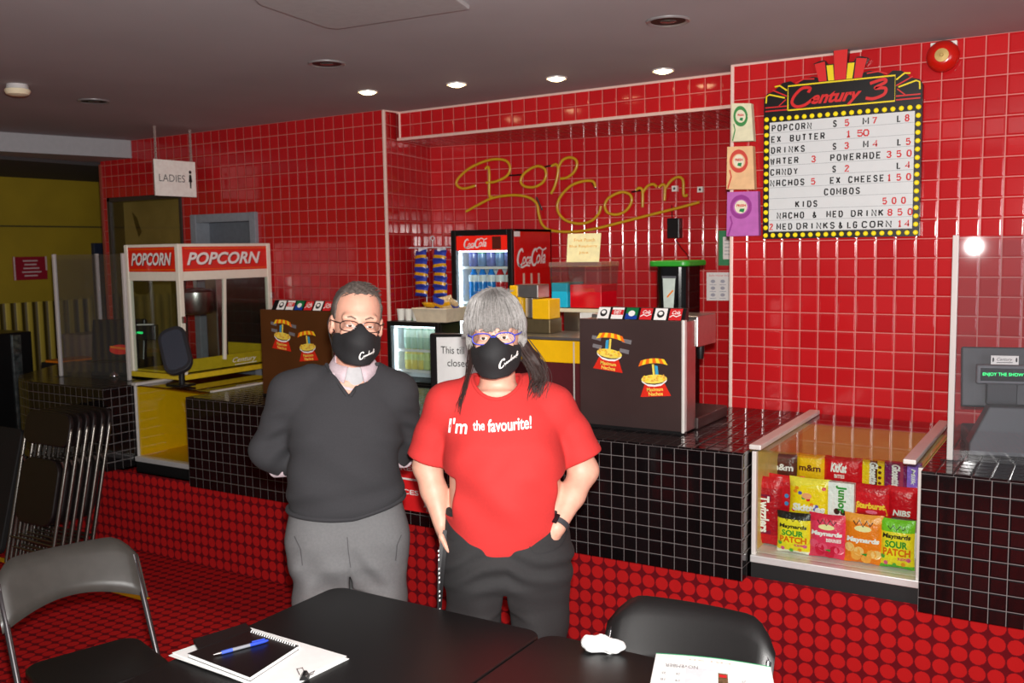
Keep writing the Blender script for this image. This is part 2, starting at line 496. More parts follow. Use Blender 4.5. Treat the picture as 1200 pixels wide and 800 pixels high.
# tiled header beam over the nook, with its soffit
h0 = (-2.1935, 0.2836); h1 = (0.153, 0.2836-math.tan(0.0387)*2.3465)
mb = MB(); zb = CEIL-2*S
wall_quad(mb, h0, h1, zb, CEIL, 0, 0.0)
bx0 = (BKC[0], BKC[1]+0.02); bx1 = (xe, bkw(xe)+0.02)
L = h1[0]-h0[0]
mb.quad([(h0[0]-0.05, h0[1], zb), (bx0[0], bx0[1], zb), (bx1[0], bx1[1], zb), (h1[0], h1[1], zb)], 1,
        [(0, 0), (0, 0.55), (L, 0.95), (L, 0)])
struct('wall_header', mb, [M_RED, M_REDD])
# long tiled wall to the left of the nook, with a doorway and a framed glass opening
def PW(x, off=0.0): return (x, popw(x)-off)
xl = -5.29
X_W0, X_W1, Z_W0, Z_W1 = -5.217, -4.272, 0.90, 2.345
X_D0, X_D1, Z_D1 = -4.153, -3.432, 2.172
mb = MB()
def pseg(a, b, z0, z1): wall_quad(mb, PW(a), PW(b), z0, z1, 0, (PC[0]-a)*-1+ (PC[0]-xl)*0)
pseg(xl, X_W0, 0, CEIL); pseg(X_W0, X_W1, 0, Z_W0); pseg(X_W0, X_W1, Z_W1, CEIL)
pseg(X_W1, X_D0, 0, CEIL); pseg(X_D0, X_D1, Z_D1, CEIL); pseg(X_D1, PC[0], 0, CEIL)
wall_quad(mb, (xl, 5.0), PW(xl), 0, CEIL, 0)
struct('wall_left', mb, M_RED)
# white bull-nose trims
mb = MB()
mb.box(0.146, -0.006, 0, 0.164, 0.012, CEIL)
struct('trim_1', mb, M_TRIM, bevel=0.004)
mb = MB(); mb.box(PC[0]-0.010, PC[1]-0.008, 0, PC[0]+0.010, PC[1]+0.010, CEIL)
struct('trim_2', mb, M_TRIM, bevel=0.004)
mb = MB(); mb.tube([(h0[0]-0.02, h0[1]-0.002, zb), (h1[0], h1[1]-0.002, zb)], 0.010, 6); mb.tube([(h0[0], h0[1]-0.002, zb), (h0[0], h0[1]-0.002, CEIL)], 0.008, 6)
mb.tube([(h0[0]-0.02, h0[1]-0.002, CEIL-0.006), (h1[0], h1[1]-0.002, CEIL-0.006)], 0.007, 6)
mb.tube([(PC[0], PC[1]-0.004, CEIL-0.004), (h0[0], h0[1], CEIL-0.004)], 0.006, 6)
mb.tube([(0.153, -0.002, CEIL-0.006), (0.78, -0.002, CEIL-0.006)], 0.006, 6)
struct('trim_3', mb, M_TRIM)
mb = MB(); mb.box(xl-0.01, popw(xl)-0.012, 0, xl+0.012, popw(xl)+0.012, 2.62)
struct('trim_4', mb, mat('brown_red_edge_trim', (150, 70, 56), 0.4))
# door in the long wall
mb = MB()
fw = 0.062
mb.box(X_D0, popw(X_D0)-0.03, 0, X_D0+fw, popw(X_D0)+0.16, Z_D1)
mb.box(X_D1-fw, popw(X_D1)-0.03, 0, X_D1, popw(X_D1)+0.16, Z_D1)
mb.box(X_D0+fw, popw(X_D0)-0.028, Z_D1-fw, X_D1-fw, popw(X_D0)+0.158, Z_D1)
dfr = struct('door_1', mb, mat('grey_door_frame_paint', (138, 142, 150), 0.45), bevel=0.004)
mb = MB(); mb.box(X_D0+fw, popw(X_D0)+0.10, 0, X_D1-fw, popw(X_D0)+0.145, Z_D1-fw)
mb.build('door_leaf', mat('grey_door_paint', (104, 108, 116), 0.5), dfr, bevel=0.003)
mb = MB(); mb.box(X_D0+fw+0.05, popw(X_D0)+0.055, 1.0, X_D0+fw+0.07, popw(X_D0)+0.10, 1.03); mb.tube([(X_D0+fw+0.06, popw(X_D0)+0.055, 1.015), (X_D0+fw+0.17, popw(X_D0)+0.05, 1.015)], 0.009)
mb.build('door_handle', M_STEEL, dfr)
# framed glass opening (tan backing colour stands in for the reflection in its pane)
mb = MB()
for a, b, c, d in ((X_W0, X_W0+0.035, Z_W0, Z_W1), (X_W1-0.03, X_W1, Z_W0, Z_W1), (X_W0, X_W1, Z_W1-0.035, Z_W1), (X_W0, X_W1, Z_W0, Z_W0+0.035)):
    mb.box(a, popw(a)-0.012, c, b, popw(a)+0.14, d)
wfr = struct('window_1', mb, mat('dark_bronze_frame', (60, 50, 46), 0.4), bevel=0.003)
mb = MB(); mb.box(X_W0+0.03, popw(-4.7)+0.02, Z_W0+0.03, X_W1-0.03, popw(-4.7)+0.026, Z_W1-0.03)
mb.build('window_pane', glass('window_glass', (232, 228, 214), 0.10), wfr)
mb = MB(); mb.quad([(X_W0, popw(-4.7)+0.137, Z_W0), (X_W1, popw(-4.7)+0.137, Z_W0), (X_W1, popw(-4.7)+0.137, Z_W1), (X_W0, popw(-4.7)+0.137, Z_W1)])
mb.build('window_backing', mat('tan_reflection_board', (206, 190, 136), 0.7, var=0.30, vscale=2.2), wfr)
# dark cut-out shapes that paint a person's reflection behind the pane
mb = MB(); Yp = popw(-4.7)+0.125
mb.flat([(-5.06, 2.23), (-5.0, 2.18), (-4.95, 2.06), (-4.99, 2.02), (-5.03, 2.12)], PY(Yp)); 
mb.flat(rrect(-5.12, -4.86, 1.55, 1.86, 0.09), PY(Yp))
mb.disc(-4.42, 1.88, 0.09, PY(Yp)); mb.flat(rrect(-4.62, -4.3, 1.2, 1.82, 0.08), PY(Yp), 0.001)
mb.build('reflected_figure', mat('reflected_figure_brown', (84, 66, 34), 0.7, var=0.3, vscale=9), wfr)
# far-left hall: mustard wall, ribbed wainscot, dark end wall, blue door
XH = -7.0
mb = MB(); mb.quad([(XH, -9, 0), (XH, 5, 0), (XH, 5, 2.7), (XH, -9, 2.7)], 0)
struct('wall_hall', mb, M_YEL)
mb = MB(); mb.box(XH-0.005, -9, 2.155, XH+0.008, 5, 2.17)
struct('trim_5', mb, mat('dark_wall_joint', (70, 60, 20), 0.8))
mb = MB(); mb.quad([(XH+0.02, -9, 0.1), (XH+0.02, 1.27, 0.1), (XH+0.02, 1.27, 1.44), (XH+0.02, -9, 1.44)], 0, [(-9, 0), (1.27, 0), (1.27, 1.4), (-9, 1.4)])
struct('trim_6', mb, stripe_mat('ribbed_mustard_wainscot', (190, 165, 60), (84, 68, 14), 0.108, 0.5))
mb = MB(); mb.quad([(-12, 4.9, 0), (-5.2, 4.9, 0), (-5.2, 4.9, 2.7), (-12, 4.9, 2.7)], 0)
struct('wall_hall_end', mb, M_DARK)
mb = MB(); mb.box(XH, 1.30, 0, XH+0.05, 2.3, 2.0)
dd = struct('door_2', mb, mat('dark_blue_door_paint', (36, 44, 66), 0.5), bevel=0.006)
mb = MB(); mb.box(XH+0.05, 1.36, 0.95, XH+0.09, 1.39, 1.07); mb.build('door_handle', M_STEEL, dd)

# ------------------------------------------------------------------ counters
def outline_counter(name, label, poly, faces, base=True):
    """tiled counter block: poly (ccw seen from above), tiled faces with UVs, top"""
    t = thing(name, label, 'counter', (sum(p[0] for p in poly)/len(poly), sum(p[1] for p in poly)/len(poly), 0))
    mb = MB(); u = 0.0
    n = len(poly)
    for i in range(n):
        a, b = poly[i], poly[(i+1) % n]; Ln = math.hypot(b[0]-a[0], b[1]-a[1])
        mb.quad([(a[0], a[1], FB), (b[0], b[1], FB), (b[0], b[1], CT), (a[0], a[1], CT)], 0,
                [(u, CT-FB), (u+Ln, CT-FB), (u+Ln, 0), (u, 0)]); u += Ln
    mb.add([(p[0], p[1], FB) for p in poly], [tuple(range(n))[::-1]])
    mb.build('tiled_body', M_BLK, t)
    mb = MB(); o = 0.004
    V = [(p[0], p[1], CT) for p in poly] + [(p[0], p[1], CT+0.008) for p in poly]
    F = [tuple(range(n, 2*n))] + [(i, (i+1) % n, n+(i+1) % n, n+i) for i in range(n)]
    mb.add(V, F, 0, [[(V[k][0], V[k][1]) for k in f] for f in F])
    mb.build('countertop', M_BLKT, t)
    # metal edge strip along the front
    return t
MX0, MX1 = -2.782, 0.572
tC = outline_counter('concession_counter', 'long black tiled counter with red carpeted base between the popcorn case and the candy case',
    [(MX0, FY), (MX1, FY), (MX1, -0.002), (0.15, -0.002), (0.15, -0.16), (MX0, -0.16)], None)
LC = [(-3.56, -0.16), (-5.22, -0.16), (-5.22, -0.05), (-5.26, -0.10), (-4.78, -0.83), (-4.66, -0.95), (-4.52, -1.03), (-4.36, FY), (-3.56, FY)][::-1]
LC = [(-3.56, FY), (-3.56, -0.16), (-5.19, -0.16), (-5.19, -0.25), (-4.80, -0.80), (-4.70, -0.92), (-4.56, -1.01), (-4.36, FY)]
tL = outline_counter('concession_counter', 'black tiled counter with rounded end at the far left, carrying the left cash register', LC, None)
tR = outline_counter('concession_counter', 'black tiled counter at the right edge, carrying the right cash register', [(1.243, FY), (2.9, FY), (2.9, -0.002), (1.243, -0.002)], None)
for t, poly in ((tC, None), (tL, LC), (tR, None)):
    pass
# carpeted plinth shared by the three counters and the two cases
mb = MB(); bp = [(2.9, -0.99), (2.9, -0.04), (0.2, -0.04), (0.2, -0.2), (-5.10, -0.2), (-5.10, -0.25), (-4.72, -0.78), (-4.50, -0.95), (-4.34, -0.99)][::-1]
u = 0; n = len(bp)
for i in range(n):
    a, b = bp[i], bp[(i+1) % n]; Ln = math.hypot(b[0]-a[0], b[1]-a[1])
    mb.quad([(a[0], a[1], 0), (b[0], b[1], 0), (b[0], b[1], FB), (a[0], a[1], FB)], 0, [(u, 0), (u+Ln, 0), (u+Ln, FB), (u, FB)]); u += Ln
struct('baseboard_counter', mb, M_CARPET)

# black filler under the cases
# ------------------------------------------------------------------ popcorn display case in the counter
px0, px1 = -3.556, -2.786
t = thing('popcorn_case', 'empty yellow-lined glass display case set into the counter below the popcorn machine', 'display case', ((px0+px1)/2, -0.5, FB))
GY = -0.83
mb = MB()
mb.quad([(px0+.004, -0.12, FB+.06), (px1-.004, -0.12, FB+.06), (px1-.004, -0.12, CT-.012), (px0+.004, -0.12, CT-.012)])
mb.quad([(px0+.004, GY, FB+.06), (px0+.004, -0.12, FB+.06), (px0+.004, -0.12, CT-.012), (px0+.004, GY, CT-.012)])
mb.quad([(px1-.004, -0.12, FB+.06), (px1-.004, GY, FB+.06), (px1-.004, GY, CT-.012), (px1-.004, -0.12, CT-.012)])
mb.quad([(px0+.004, GY, FB+.06), (px1-.004, GY, FB+.06), (px1-.004, -0.12, FB+.06), (px0+.004, -0.12, FB+.06)])
mb.build('lining', M_YPL, t)
mb = MB(); mb.box(px0+.2, -0.30, FB+.22, px1-.01, -0.125, FB+.235); mb.build('ledge', M_YPL, t, bevel=.002)
mb = MB(); mb.box(px0+.006, GY-.004, FB+.06, px1-.006, GY+.002, CT-.006); mb.build('front_pane', M_GLASS, t)
mb = MB(); mb.box(px0+.004, GY-.002, CT-.004, px1-.004, -0.125, CT+.003); mb.build('top_pane', glass('smoked_glass_top', (190, 165, 140), 0.09), t)
mb = MB(); mb.box(px0+.002, GY-.03, FB+.03, px1-.002, GY+.02, FB+.062); mb.build('bottom_rail', mat('satin_aluminium', (222, 220, 218), .38, metal=.45, var=.02), t, bevel=.003)
mb = MB(); mb.box(px0+.003, GY-.012, FB+.06, px0+.016, GY+.004, CT); mb.build('corner_strip', M_ALU, t, bevel=.002)
mb = MB(); mb.box(px0+.004, GY-.03, CT+.002, px0+.050, -0.13, CT+.020); mb.build('edge_strip', M_ALU, t, bevel=.004)
mb = MB(); mb.box(px1-.035, GY-.02, CT+.002, px1-.006, -0.13, CT+.014); mb.build('edge_strip', M_ALU, t, bevel=.003)
mb = MB(); mb.box(px0+.002, GY-.02, FB-.04, px1-.002, -0.15, FB+.03); mb.build('case_floor', mat('deep_black_panel', (9, 8, 9), .6, var=0), t)

# ------------------------------------------------------------------ candy display case
cx0, cx1 = 0.578, 1.239
t = thing('candy_case', 'glass-fronted candy display case with metal strips set into the counter below the menu board', 'display case', ((cx0+cx1)/2, -0.5, FB))
GY2 = -0.955
mb = MB()
mb.quad([(cx0+.004, -0.20, FB+.08), (cx1-.004, -0.20, FB+.08), (cx1-.004, -0.20, CT-.012), (cx0+.004, -0.20, CT-.012)])
mb.quad([(cx0+.004, GY2, FB+.08), (cx0+.004, -0.2, FB+.08), (cx0+.004, -0.2, CT-.012), (cx0+.004, GY2, CT-.012)])
mb.quad([(cx1-.004, -0.2, FB+.08), (cx1-.004, GY2, FB+.08), (cx1-.004, GY2, CT-.012), (cx1-.004, -0.2, CT-.012)])
mb.build('lining', mat('cream_yellow_lining', (236, 200, 110), 0.4), t)
mb = MB(); mb.box(cx0+.005, GY2+.02, FB+.075, cx1-.005, -.2, FB+.092); mb.build('case_floor', M_WHITE, t)
mb = MB(); mb.box(cx0+.005, -0.72, FB+.092, cx1-.005, -.2, FB+.20); mb.build('display_step', M_WHITE, t, bevel=.003)
mb = MB(); mb.box(cx0+.005, -0.52, FB+.20, cx1-.005, -.2, FB+.32); mb.build('display_step', M_WHITE, t, bevel=.003)
mb = MB(); mb.box(cx0+.012, GY2-.004, FB+.085, cx1-.012, GY2+.002, CT-.004); mb.build('front_pane', M_GLASS, t)
mb = MB(); mb.box(cx0+.004, GY2-.01, CT+.000, cx1-.004, -0.015, CT+.008); mb.build('top_pane', M_GLASS, t)
mb = MB(); mb.box(cx0+.002, GY2-.035, FB+.062, cx1-.002, GY2+.02, FB+.092); mb.build('bottom_rail', mat('satin_aluminium', (222, 220, 218), .38, metal=.45, var=.02), t, bevel=.003)
mb = MB(); mb.box(cx0+.002, GY2-.02, FB+.09, cx0+.020, GY2+.006, CT); mb.build('corner_strip', M_ALU, t, bevel=.002)
mb = MB(); mb.box(cx1-.020, GY2-.02, FB+.09, cx1-.002, GY2+.006, CT); mb.build('corner_strip', M_ALU, t, bevel=.002)
mb = MB(); mb.box(cx0-.008, GY2-.03, CT+.009, cx0+.042, -0.03, CT+.030); mb.build('edge_strip', M_ALU, t, bevel=.004)
mb = MB(); mb.box(cx1-.075, GY2-.02, CT+.009, cx1-.028, -0.05, CT+.028); mb.build('edge_strip', M_ALU, t, bevel=.004)
mb = MB(); mb.box(cx0+.002, GY2-.02, FB-.035, cx1-.002, -.2, FB+.062); mb.build('kick_panel', mat('deep_black_panel', (9, 8, 9), .6, var=0), t)

# ------------------------------------------------------------------ ceiling fittings
def downlight(x, y, r, lit, label, grp):
    t = thing('ceiling_downlight', label, 'ceiling light', (x, y, CEIL), 0, grp)
    mb = MB(); mb.lathe((x, y, CEIL), [(r*0.86, -0.001), (r*1.06, -0.008), (r*1.12, -0.004), (r*1.12, 0.0)], 28, caps=False); mb.build('trim_ring', M_ALU if lit else mat('grey_downlight_ring', (150, 146, 146), 0.35, metal=0.4), t, smooth=40)
    if lit:
        mb = MB(); mb.lathe((x, y, CEIL), [(r*.90, -.003), (r*.80, -.010), (r*.5, -.017), (r*.1, -.020)], 24); mb.build('lamp_face', mat('lit_lamp_face', (255, 244, 215), 0.5, emit=(255, 226, 170), estr=14, var=0), t)
        l = bpy.data.lights.new('downlight_beam', 'SPOT'); l.energy = 22; l.spot_size = math.radians(95); l.spot_blend = 0.6; l.color = (1, 0.82, 0.58); l.shadow_soft_size = 0.04
        lo = bpy.data.objects.new('downlight_beam', l); COL.objects.link(lo); lo.parent = t; lo.location = (0, 0, -0.03)
    else:
        mb = MB(); mb.disc(x, y, r*0.88, PZ(CEIL), -0.0035, n=28); mb.build('dark_reflector', mat('dark_reflector', (7, 7, 7), 0.5), t)
        mb = MB(); mb.lathe((x, y, CEIL), [(r*.42, -0.0040), (r*.38, -0.006), (r*.1, -0.008)], 20); mb.build('bulb', mat('unlit_bulb', (70, 66, 64), 0.2), t, smooth=40)
nm = ['leftmost of the row of four lit ceiling downlights', 'second from left of the row of four lit ceiling downlights', 'third from left of the row of four lit ceiling downlights', 'rightmost of the row of four lit ceiling downlights, nearest the menu board']
for (a, b), n_ in zip(((431, 107), (535, 98), (652, 91), (777, 82)), nm):
    p = AZ(a, b, CEIL); downlight(p[0], p[1], 0.052, True, n_, 'lit downlights above the counter')
for (a, b), n_ in zip(((110, 118), (383, 74), (783, 24)), ('unlit black ceiling downlight nearest the smoke detector', 'unlit black ceiling downlight left of the pale ceiling panel', 'unlit black ceiling downlight right of the pale ceiling panel')):
    p = AZ(a, b, CEIL); downlight(p[0], p[1], 0.080, False, n_, 'unlit downlights')
p = AZ(20, 99, CEIL)
t = thing('smoke_detector', 'round white smoke detector on the ceiling at far left', 'smoke detector', (p[0], p[1], CEIL))
mb = MB(); mb.lathe((p[0], p[1], CEIL), [(0.052, 0), (0.055, -0.02), (0.050, -0.026)], 24); mb.build('base', M_GREY if False else mat('grey_white_plastic', (200, 196, 194), 0.5), t, smooth=40)
mb = MB(); mb.lathe((p[0], p[1], CEIL), [(0.062, -0.026), (0.064, -0.036), (0.055, -0.052), (0.03, -0.060)], 24); mb.build('sensor_head', M_CREAM, t, smooth=40)

# hanging LADIES sign on two chains
a = np.array([-3.964, -0.245]); b = np.array([-3.969, 0.066])
# board corners follow the chains; the board hangs in the plane of the two chains
zt_, zb_ = AX(180, 186, -3.965)[2], AX(182, 229, -3.965)[2]
y0_, y1_ = AX(180, 186, -3.965)[1], AX(228, 190, -3.965)[1]
t = thing('ladies_sign', 'white LADIES sign hanging from the ceiling on two chains', 'sign', (-3.965, (y0_+y1_)/2, zb_))
mb = MB(); mb.box(-3.972, y0_, zb_, -3.958, y1_, zt_); mb.build('board', mat('white_sign_board', (252, 249, 240), 0.5), t, bevel=.002)
PS = lambda u, v, d: (-3.958+d, y0_+u*(y1_-y0_), zb_+v*(zt_-zb_))
mb = MB(); mb.text('LADIES', (0.09, 0.72, 0.40, 0.60), PS, 0.001, bold=-0.005); mb.build('lettering', mat('grey_ink', (70, 70, 72), 0.6), t)
mb = MB(); mb.disc(0.855, 0.70, 0.035, PS, 0.001, r2=0.05)
mb.flat([(0.83, 0.63), (0.88, 0.63), (0.90, 0.42), (0.875, 0.42), (0.87, 0.25), (0.84, 0.25), (0.835, 0.42), (0.81, 0.42)], PS, 0.001); mb.build('woman_pictogram', M_INK, t)
for yy, px_ in ((y0_+0.02, 182), (y1_-0.03, 223)):
    mb = MB(); n = 13
    zz = np.linspace(zt_, CEIL, n+1)
    for k in range(n):
        zc = (zz[k]+zz[k+1])/2; h = (zz[1]-zz[0])*0.72
        pts = []
        for q in range(10):
            an = 2*math.pi*q/10; du = 0.008*math.cos(an); dv = h*math.sin(an)
            pts.append((-3.965+(du if k % 2 else 0), yy+(0 if k % 2 else du), zc+dv))
        mb.tube(pts, 0.0028, 5, closed=True)
    mb.build('chain', mat('pale_chain_metal', (200, 180, 172), 0.4, metal=0.5), t)
# ------------------------------------------------------------------ popcorn machine
M_PFR = mat('cream_white_enamel', (240, 232, 214), 0.35, var=0.02)
X0, X1, Y0, Y1 = -3.845, -3.300, -0.645, 0.165
Z0_, Z1_ = CT+0.021, 1.945
t = thing('popcorn_machine', 'white-framed glass popcorn machine with red POPCORN header signs', 'popcorn machine', ((X0+X1)/2, (Y0+Y1)/2, Z0_))
mb = MB(); mb.box(X0, Y0, Z0_, X1, Y1, Z0_+0.035); mb.build('base', mat('yellow_tray', (222, 190, 40), 0.35), t, bevel=.004)
pw = 0.036
for nm_, a, b in (('corner_post', X1-pw, Y0), ('corner_post', X0, Y0), ('corner_post', X1-pw, Y1-pw), ('corner_post', X0, Y1-pw)):
    mb = MB(); mb.box(a, b, Z0_+.035, a+pw, b+pw, Z1_); mb.build(nm_, M_PFR if a > -3.9 else M_ALU, t, bevel=.005)
zs0, zs1 = 1.765, 1.925
mb = MB(); mb.box(X0+.004, Y0+.004, zs0-.06, X1-.004, Y1-.004, zs0); mb.box(X0+.004, Y0+.004, zs1, X1-.004, Y1-.004, Z1_); mb.build('top_frame', M_PFR, t, bevel=.004)
mb = MB(); mb.box(X0+pw, Y0+.006, zs0, X1-pw, Y0+.02, zs1); sp1 = mb.build('sign_panel', M_REDPL, t)
mb = MB(); mb.box(X1-.02, Y0+pw, zs0, X1-.006, Y1-pw, zs1); sp2 = mb.build('sign_panel', M_REDPL, t)
for P, u0, u1, sp_ in ((PY(Y0+.006), X0+pw+.03, X1-pw-.035, sp1), (PX(X1-.006), Y0+pw+.035, Y1-pw-.06, sp2)):
    mb = MB()
    mb.text('POPCORN', (u0+.006, u1+.006, zs0+.036, zs1-.042), P, .001, 1, bold=0.035, shear=0.3)
    mb.text('POPCORN', (u0, u1, zs0+.04, zs1-.036), P, .002, 0, bold=0.03, shear=0.3)
    mb.ribbon([(u0-.02, zs1-.012), (u1+.05, zs1-.012)], .004, P, .0012, 2); mb.ribbon([(u0-.02, zs0+.012), (u1+.05, zs0+.012)], .004, P, .0012, 2)
    mb.build('lettering', [M_WINK, mat('maroon_shadow_print', (120, 16, 16), 0.5), M_ORANGE], sp_)
# panes
mb = MB(); mb.box(X0+pw, Y0+.012, Z0_+.035, X1-pw, Y0+.017, zs0-.06); mb.build('front_pane', M_GLASS, t)
mb = MB(); mb.box(X1-.017, Y0+pw, Z0_+.035, X1-.012, Y1-pw, zs0-.06); mb.build('side_pane', M_GLASS, t)
mb = MB(); mb.box(X1-.026, 0.5*(Y0+Y1)-.03, Z0_+.10, X1-.006, 0.5*(Y0+Y1)-.008, zs0-.055)
mb.xf(Matrix.Translation((X1, (Y0+Y1)/2, 1.7)) @ Matrix.Rotation(-0.05, 4, 'X') @ Matrix.Translation((-X1, -(Y0+Y1)/2, -1.7))); mb.build('door_edge', M_PFR, t, bevel=.002)
mb = MB(); mb.box(X0+.25, Y0+.46, Z0_+.10, X0+.36, Y0+.55, zs0-.06); mb.build('kettle_column', M_STEEL, t, bevel=.006)
mb = MB(); mb.box(X0+.02, Y1-.03, Z0_+.035, X1-.02, Y1-.015, zs0-.06); mb.build('back_panel', mat('dark_mirror_panel', (70, 66, 62), 0.25, metal=0.7), t)
mb = MB(); mb.lathe((X0+.30, Y0+.33, zs0-.30), [(.10, 0), (.12, .03), (.12, .15), (.105, .17), (.03, .18)], 24); mb.tube([(X0+.30, Y0+.33, zs0-.12), (X0+.30, Y0+.33, zs0-.05)], .012); mb.build('kettle', M_STEEL, t, smooth=35)
mb = MB(); mb.box(X0+.04, Y0+.03, Z0_+.036, X1-.022, Y1-.03, Z0_+.05); mb.box(X1-.036, Y0+pw, Z0_+.036, X1-.022, Y1-pw, Z0_+.13); mb.box(X0+.04, Y1-.06, Z0_+.036, X1-.04, Y1-.035, Z0_+.17)
mb.build('tray', mat('yellow_tray', (222, 190, 40), 0.35), t, bevel=.003)
mb = MB(); P = PX(X1-.0115)
mb.text('Century', (-0.22, 0.0, Z0_+.062, Z0_+.105), P, .0006, bold=0.0, shear=0.4); mb.ribbon([(-0.20, Z0_+.055), (0.0, Z0_+.058)], .004, P, .0006)
mb.build('logo', M_WINK, t)
for yy, zz in ((Y0+.0, 1.43), (Y1-.02, 1.55), (Y0+.0, 1.14)):
    mb = MB(); mb.box(X1-.004, yy+.004, zz, X1+.014, yy+.03, zz+.045); mb.build('latch', M_CHROME, t, bevel=.003)

# ------------------------------------------------------------------ acrylic screens
def screen(name, label, panels, posts, zb, zt, tilt=0.0):
    t = thing(name, label, 'screen', (posts[0][0], posts[0][1], zb))
    for (a, b) in panels:
        mb = MB(); a = np.array(a); b = np.array(b); n = np.array([-(b-a)[1], (b-a)[0]]); n = n/np.linalg.norm(n)*0.003
        q = [a-n, b-n, b+n, a+n]
        mb.prism([tuple(k) for k in q], lambda u, v, d: (u, v+(d-zb)*tilt, d), zb, zt); mb.build('panel', M_PLEXI, t)
    for p in posts:
        mb = MB(); mb.box(p[0]-.011, p[1]-.011, zb, p[0]+.011, p[1]+.011, zt+.005); mb.build('post', mat('clear_white_edge_post', (228, 220, 216), 0.2, trans=0.35, var=0), t, bevel=.003)
    for p in posts:
        mb = MB(); mb.box(p[0]-.03, p[1]-.03, zb, p[0]+.03, p[1]+.03, zb+.006); mb.build('foot', M_PLEXI, t)
    return t
zc8 = CT+.008
# right screen: turned about 4 degrees so it mirrors the flash
pr0 = AZ(1113, 541, CT); an = math.radians(6.1)
pr1 = (pr0[0]+1.1*math.cos(an), pr0[1]+1.1*math.sin(an))
screen('sneeze_screen', 'clear acrylic screen with a white edge post in front of the right cash register', [((pr0[0], pr0[1]), pr1)], [(pr0[0], pr0[1])], zc8, 1.90, 0.019)
pl0 = AZ(152, 447, CT); pl1 = AZ(72, 442, CT); pl2 = (pl1[0]-.10, pl1[1]+.40)
screen('sneeze_screen', 'clear acrylic screen with two white edge posts on the rounded left counter', [((pl1[0], pl1[1]), (pl0[0], pl0[1])), ((pl1[0], pl1[1]), pl2)], [(pl0[0], pl0[1]), (pl1[0], pl1[1]), pl2], zc8, 1.885)

# ------------------------------------------------------------------ cash registers
def register(t, x, y, rz, screen_w=.30, led='ENJOY THE SHOW !', stick=True):
    """touch-screen till seen from the customer side; local frame, customer at -y"""
    M = Matrix.Translation((x, y, zc8)) @ Matrix.Rotation(rz, 4, 'Z') @ Matrix.Diagonal((.80, .80, .95, 1))
    def B(name, f, m, **k):
        mb = MB(); f(mb); mb.xf(M); return mb.build(name, m, k.pop('par', t), **k)
    tilt = Matrix.Rotation(math.radians(-12), 3, 'X')
    B('base', lambda m: m.box(-.15, -.06, 0, .15, .24, .07), M_DGREY, bevel=.008)
    B('slip_printer', lambda m: m.prism([(-.17, .0), (.15, .0), (.15, .11), (.11, .205), (-.08, .205), (-.17, .05)], lambda u, v, d: (u, -.10-d*(1-v*1.2), v), -.01, .12), mat('grey_till_body', (56, 56, 60), 0.45), bevel=.006)
    B('stand', lambda m: m.box(-.07, -.03, .19, .07, .015, .36), M_DGREY, bevel=.004)
    B('monitor', lambda m: m.obox((0, .05, .30), (screen_w+.06, .03, .26), tilt), M_DGREY, bevel=.006)
    cd_ = B('customer_display', lambda m: m.box(-.125, -.075, .285, .125, -.035, .365), mat('grey_display_frame', (92, 94, 98), 0.4), bevel=.005)
    B('display_window', lambda m: m.box(-.108, -.078, .298, .108, -.074, .352), mat('black_display_window', (10, 14, 16), 0.15, var=0), par=cd_)
    B('led_text', lambda m: m.text(led, (-.098, .095, .316, .334), lambda u, v, d: (u, -.0785-d, v), .0006, bold=0.01), M_LED, par=cd_)
    if stick:
        st_ = B('sticker', lambda m: m.box(-.062, -.074, .368, .062, -.070, .405), M_WHITE)
        def lg(m):
            m.text('Century', (-.036, .034, .380, .397), lambda u, v, d: (u, -.0742-d, v), .0005, shear=.4)
            m.ribbon([(-.036, .376), (.036, .377)], .0025, lambda u, v, d: (u, -.0742-d, v), .0005)
            for s_ in (-.052, .052): m.disc(s_, .388, .004, lambda u, v, d: (u, -.0742-d, v), .0005, r2=.010)
        B('logo', lg, M_INK, par=st_)
    return t
p = AY(1172, 490, -0.50)
rx = float(p[0])
t = thing('cash_register', 'grey cash register with green ENJOY THE SHOW display behind the right acrylic screen', 'cash register', (rx, -.50, zc8))
register(t, rx, -.50, math.radians(14))
mb = MB(); mb.tube(spline([(rx+.15, -.58, CT+.19), (rx+.16, -.64, CT+.12), (rx+.13, -.66, CT+.05), (rx+.15, -.67, CT+.014), (rx+.24, -.64, CT+.012)], 8), .004, 6)
mb.build('cable', mat('grey_cable', (120, 116, 112), 0.5), t)
# left till: black, seen through the left screen
p = AY(166, 440, -0.44)
t = thing('cash_register', 'black cash register with green display lit up behind the left acrylic screen', 'cash register', (p[0], p[1], zc8))
lx, ly = p[0], p[1]
M = Matrix.Translation((lx, ly, zc8)) @ Matrix.Rotation(math.radians(30), 4, 'Z')
def BL(name, f, m, **k):
    mb = MB(); f(mb); mb.xf(M); return mb.build(name, m, t, **k)
BL('base', lambda m: m.box(-.30, -.14, 0, .02, .2, .10), M_BLACK, bevel=.01)
BL('monitor', lambda m: m.obox((-.17, .06, .23), (.38, .05, .30), Matrix.Rotation(math.radians(-10), 3, 'X')), M_BLACK, bevel=.008)
BL('customer_display', lambda m: m.box(-.10, -.06, .24, .14, .0, .345), M_BLACK, bevel=.006)
BL('led_text', lambda m: m.text('THANK YOU', (-.06, .05, .285, .300), lambda u, v, d: (u, -.0605-d, v), .001, bold=.02), M_LED)
BL('sticker', lambda m: m.box(.01, -.062, .345, .12, -.03, .352), M_WHITE)
BL('red_badge', lambda m: (m.disc(-.10, .18, .075, lambda u, v, d: (u, -.10-d, v), .0, r2=.035), m.ribbon([(-.17, .20), (-.03, .18)], .014, lambda u, v, d: (u, -.10-d, v), .001, 1)), [M_REDPL, M_ORANGE])
t2 = thing('touch_screen', 'dark grey tilted touch-screen terminal between the left register and the popcorn machine', 'monitor', AY(210, 440, -0.78))
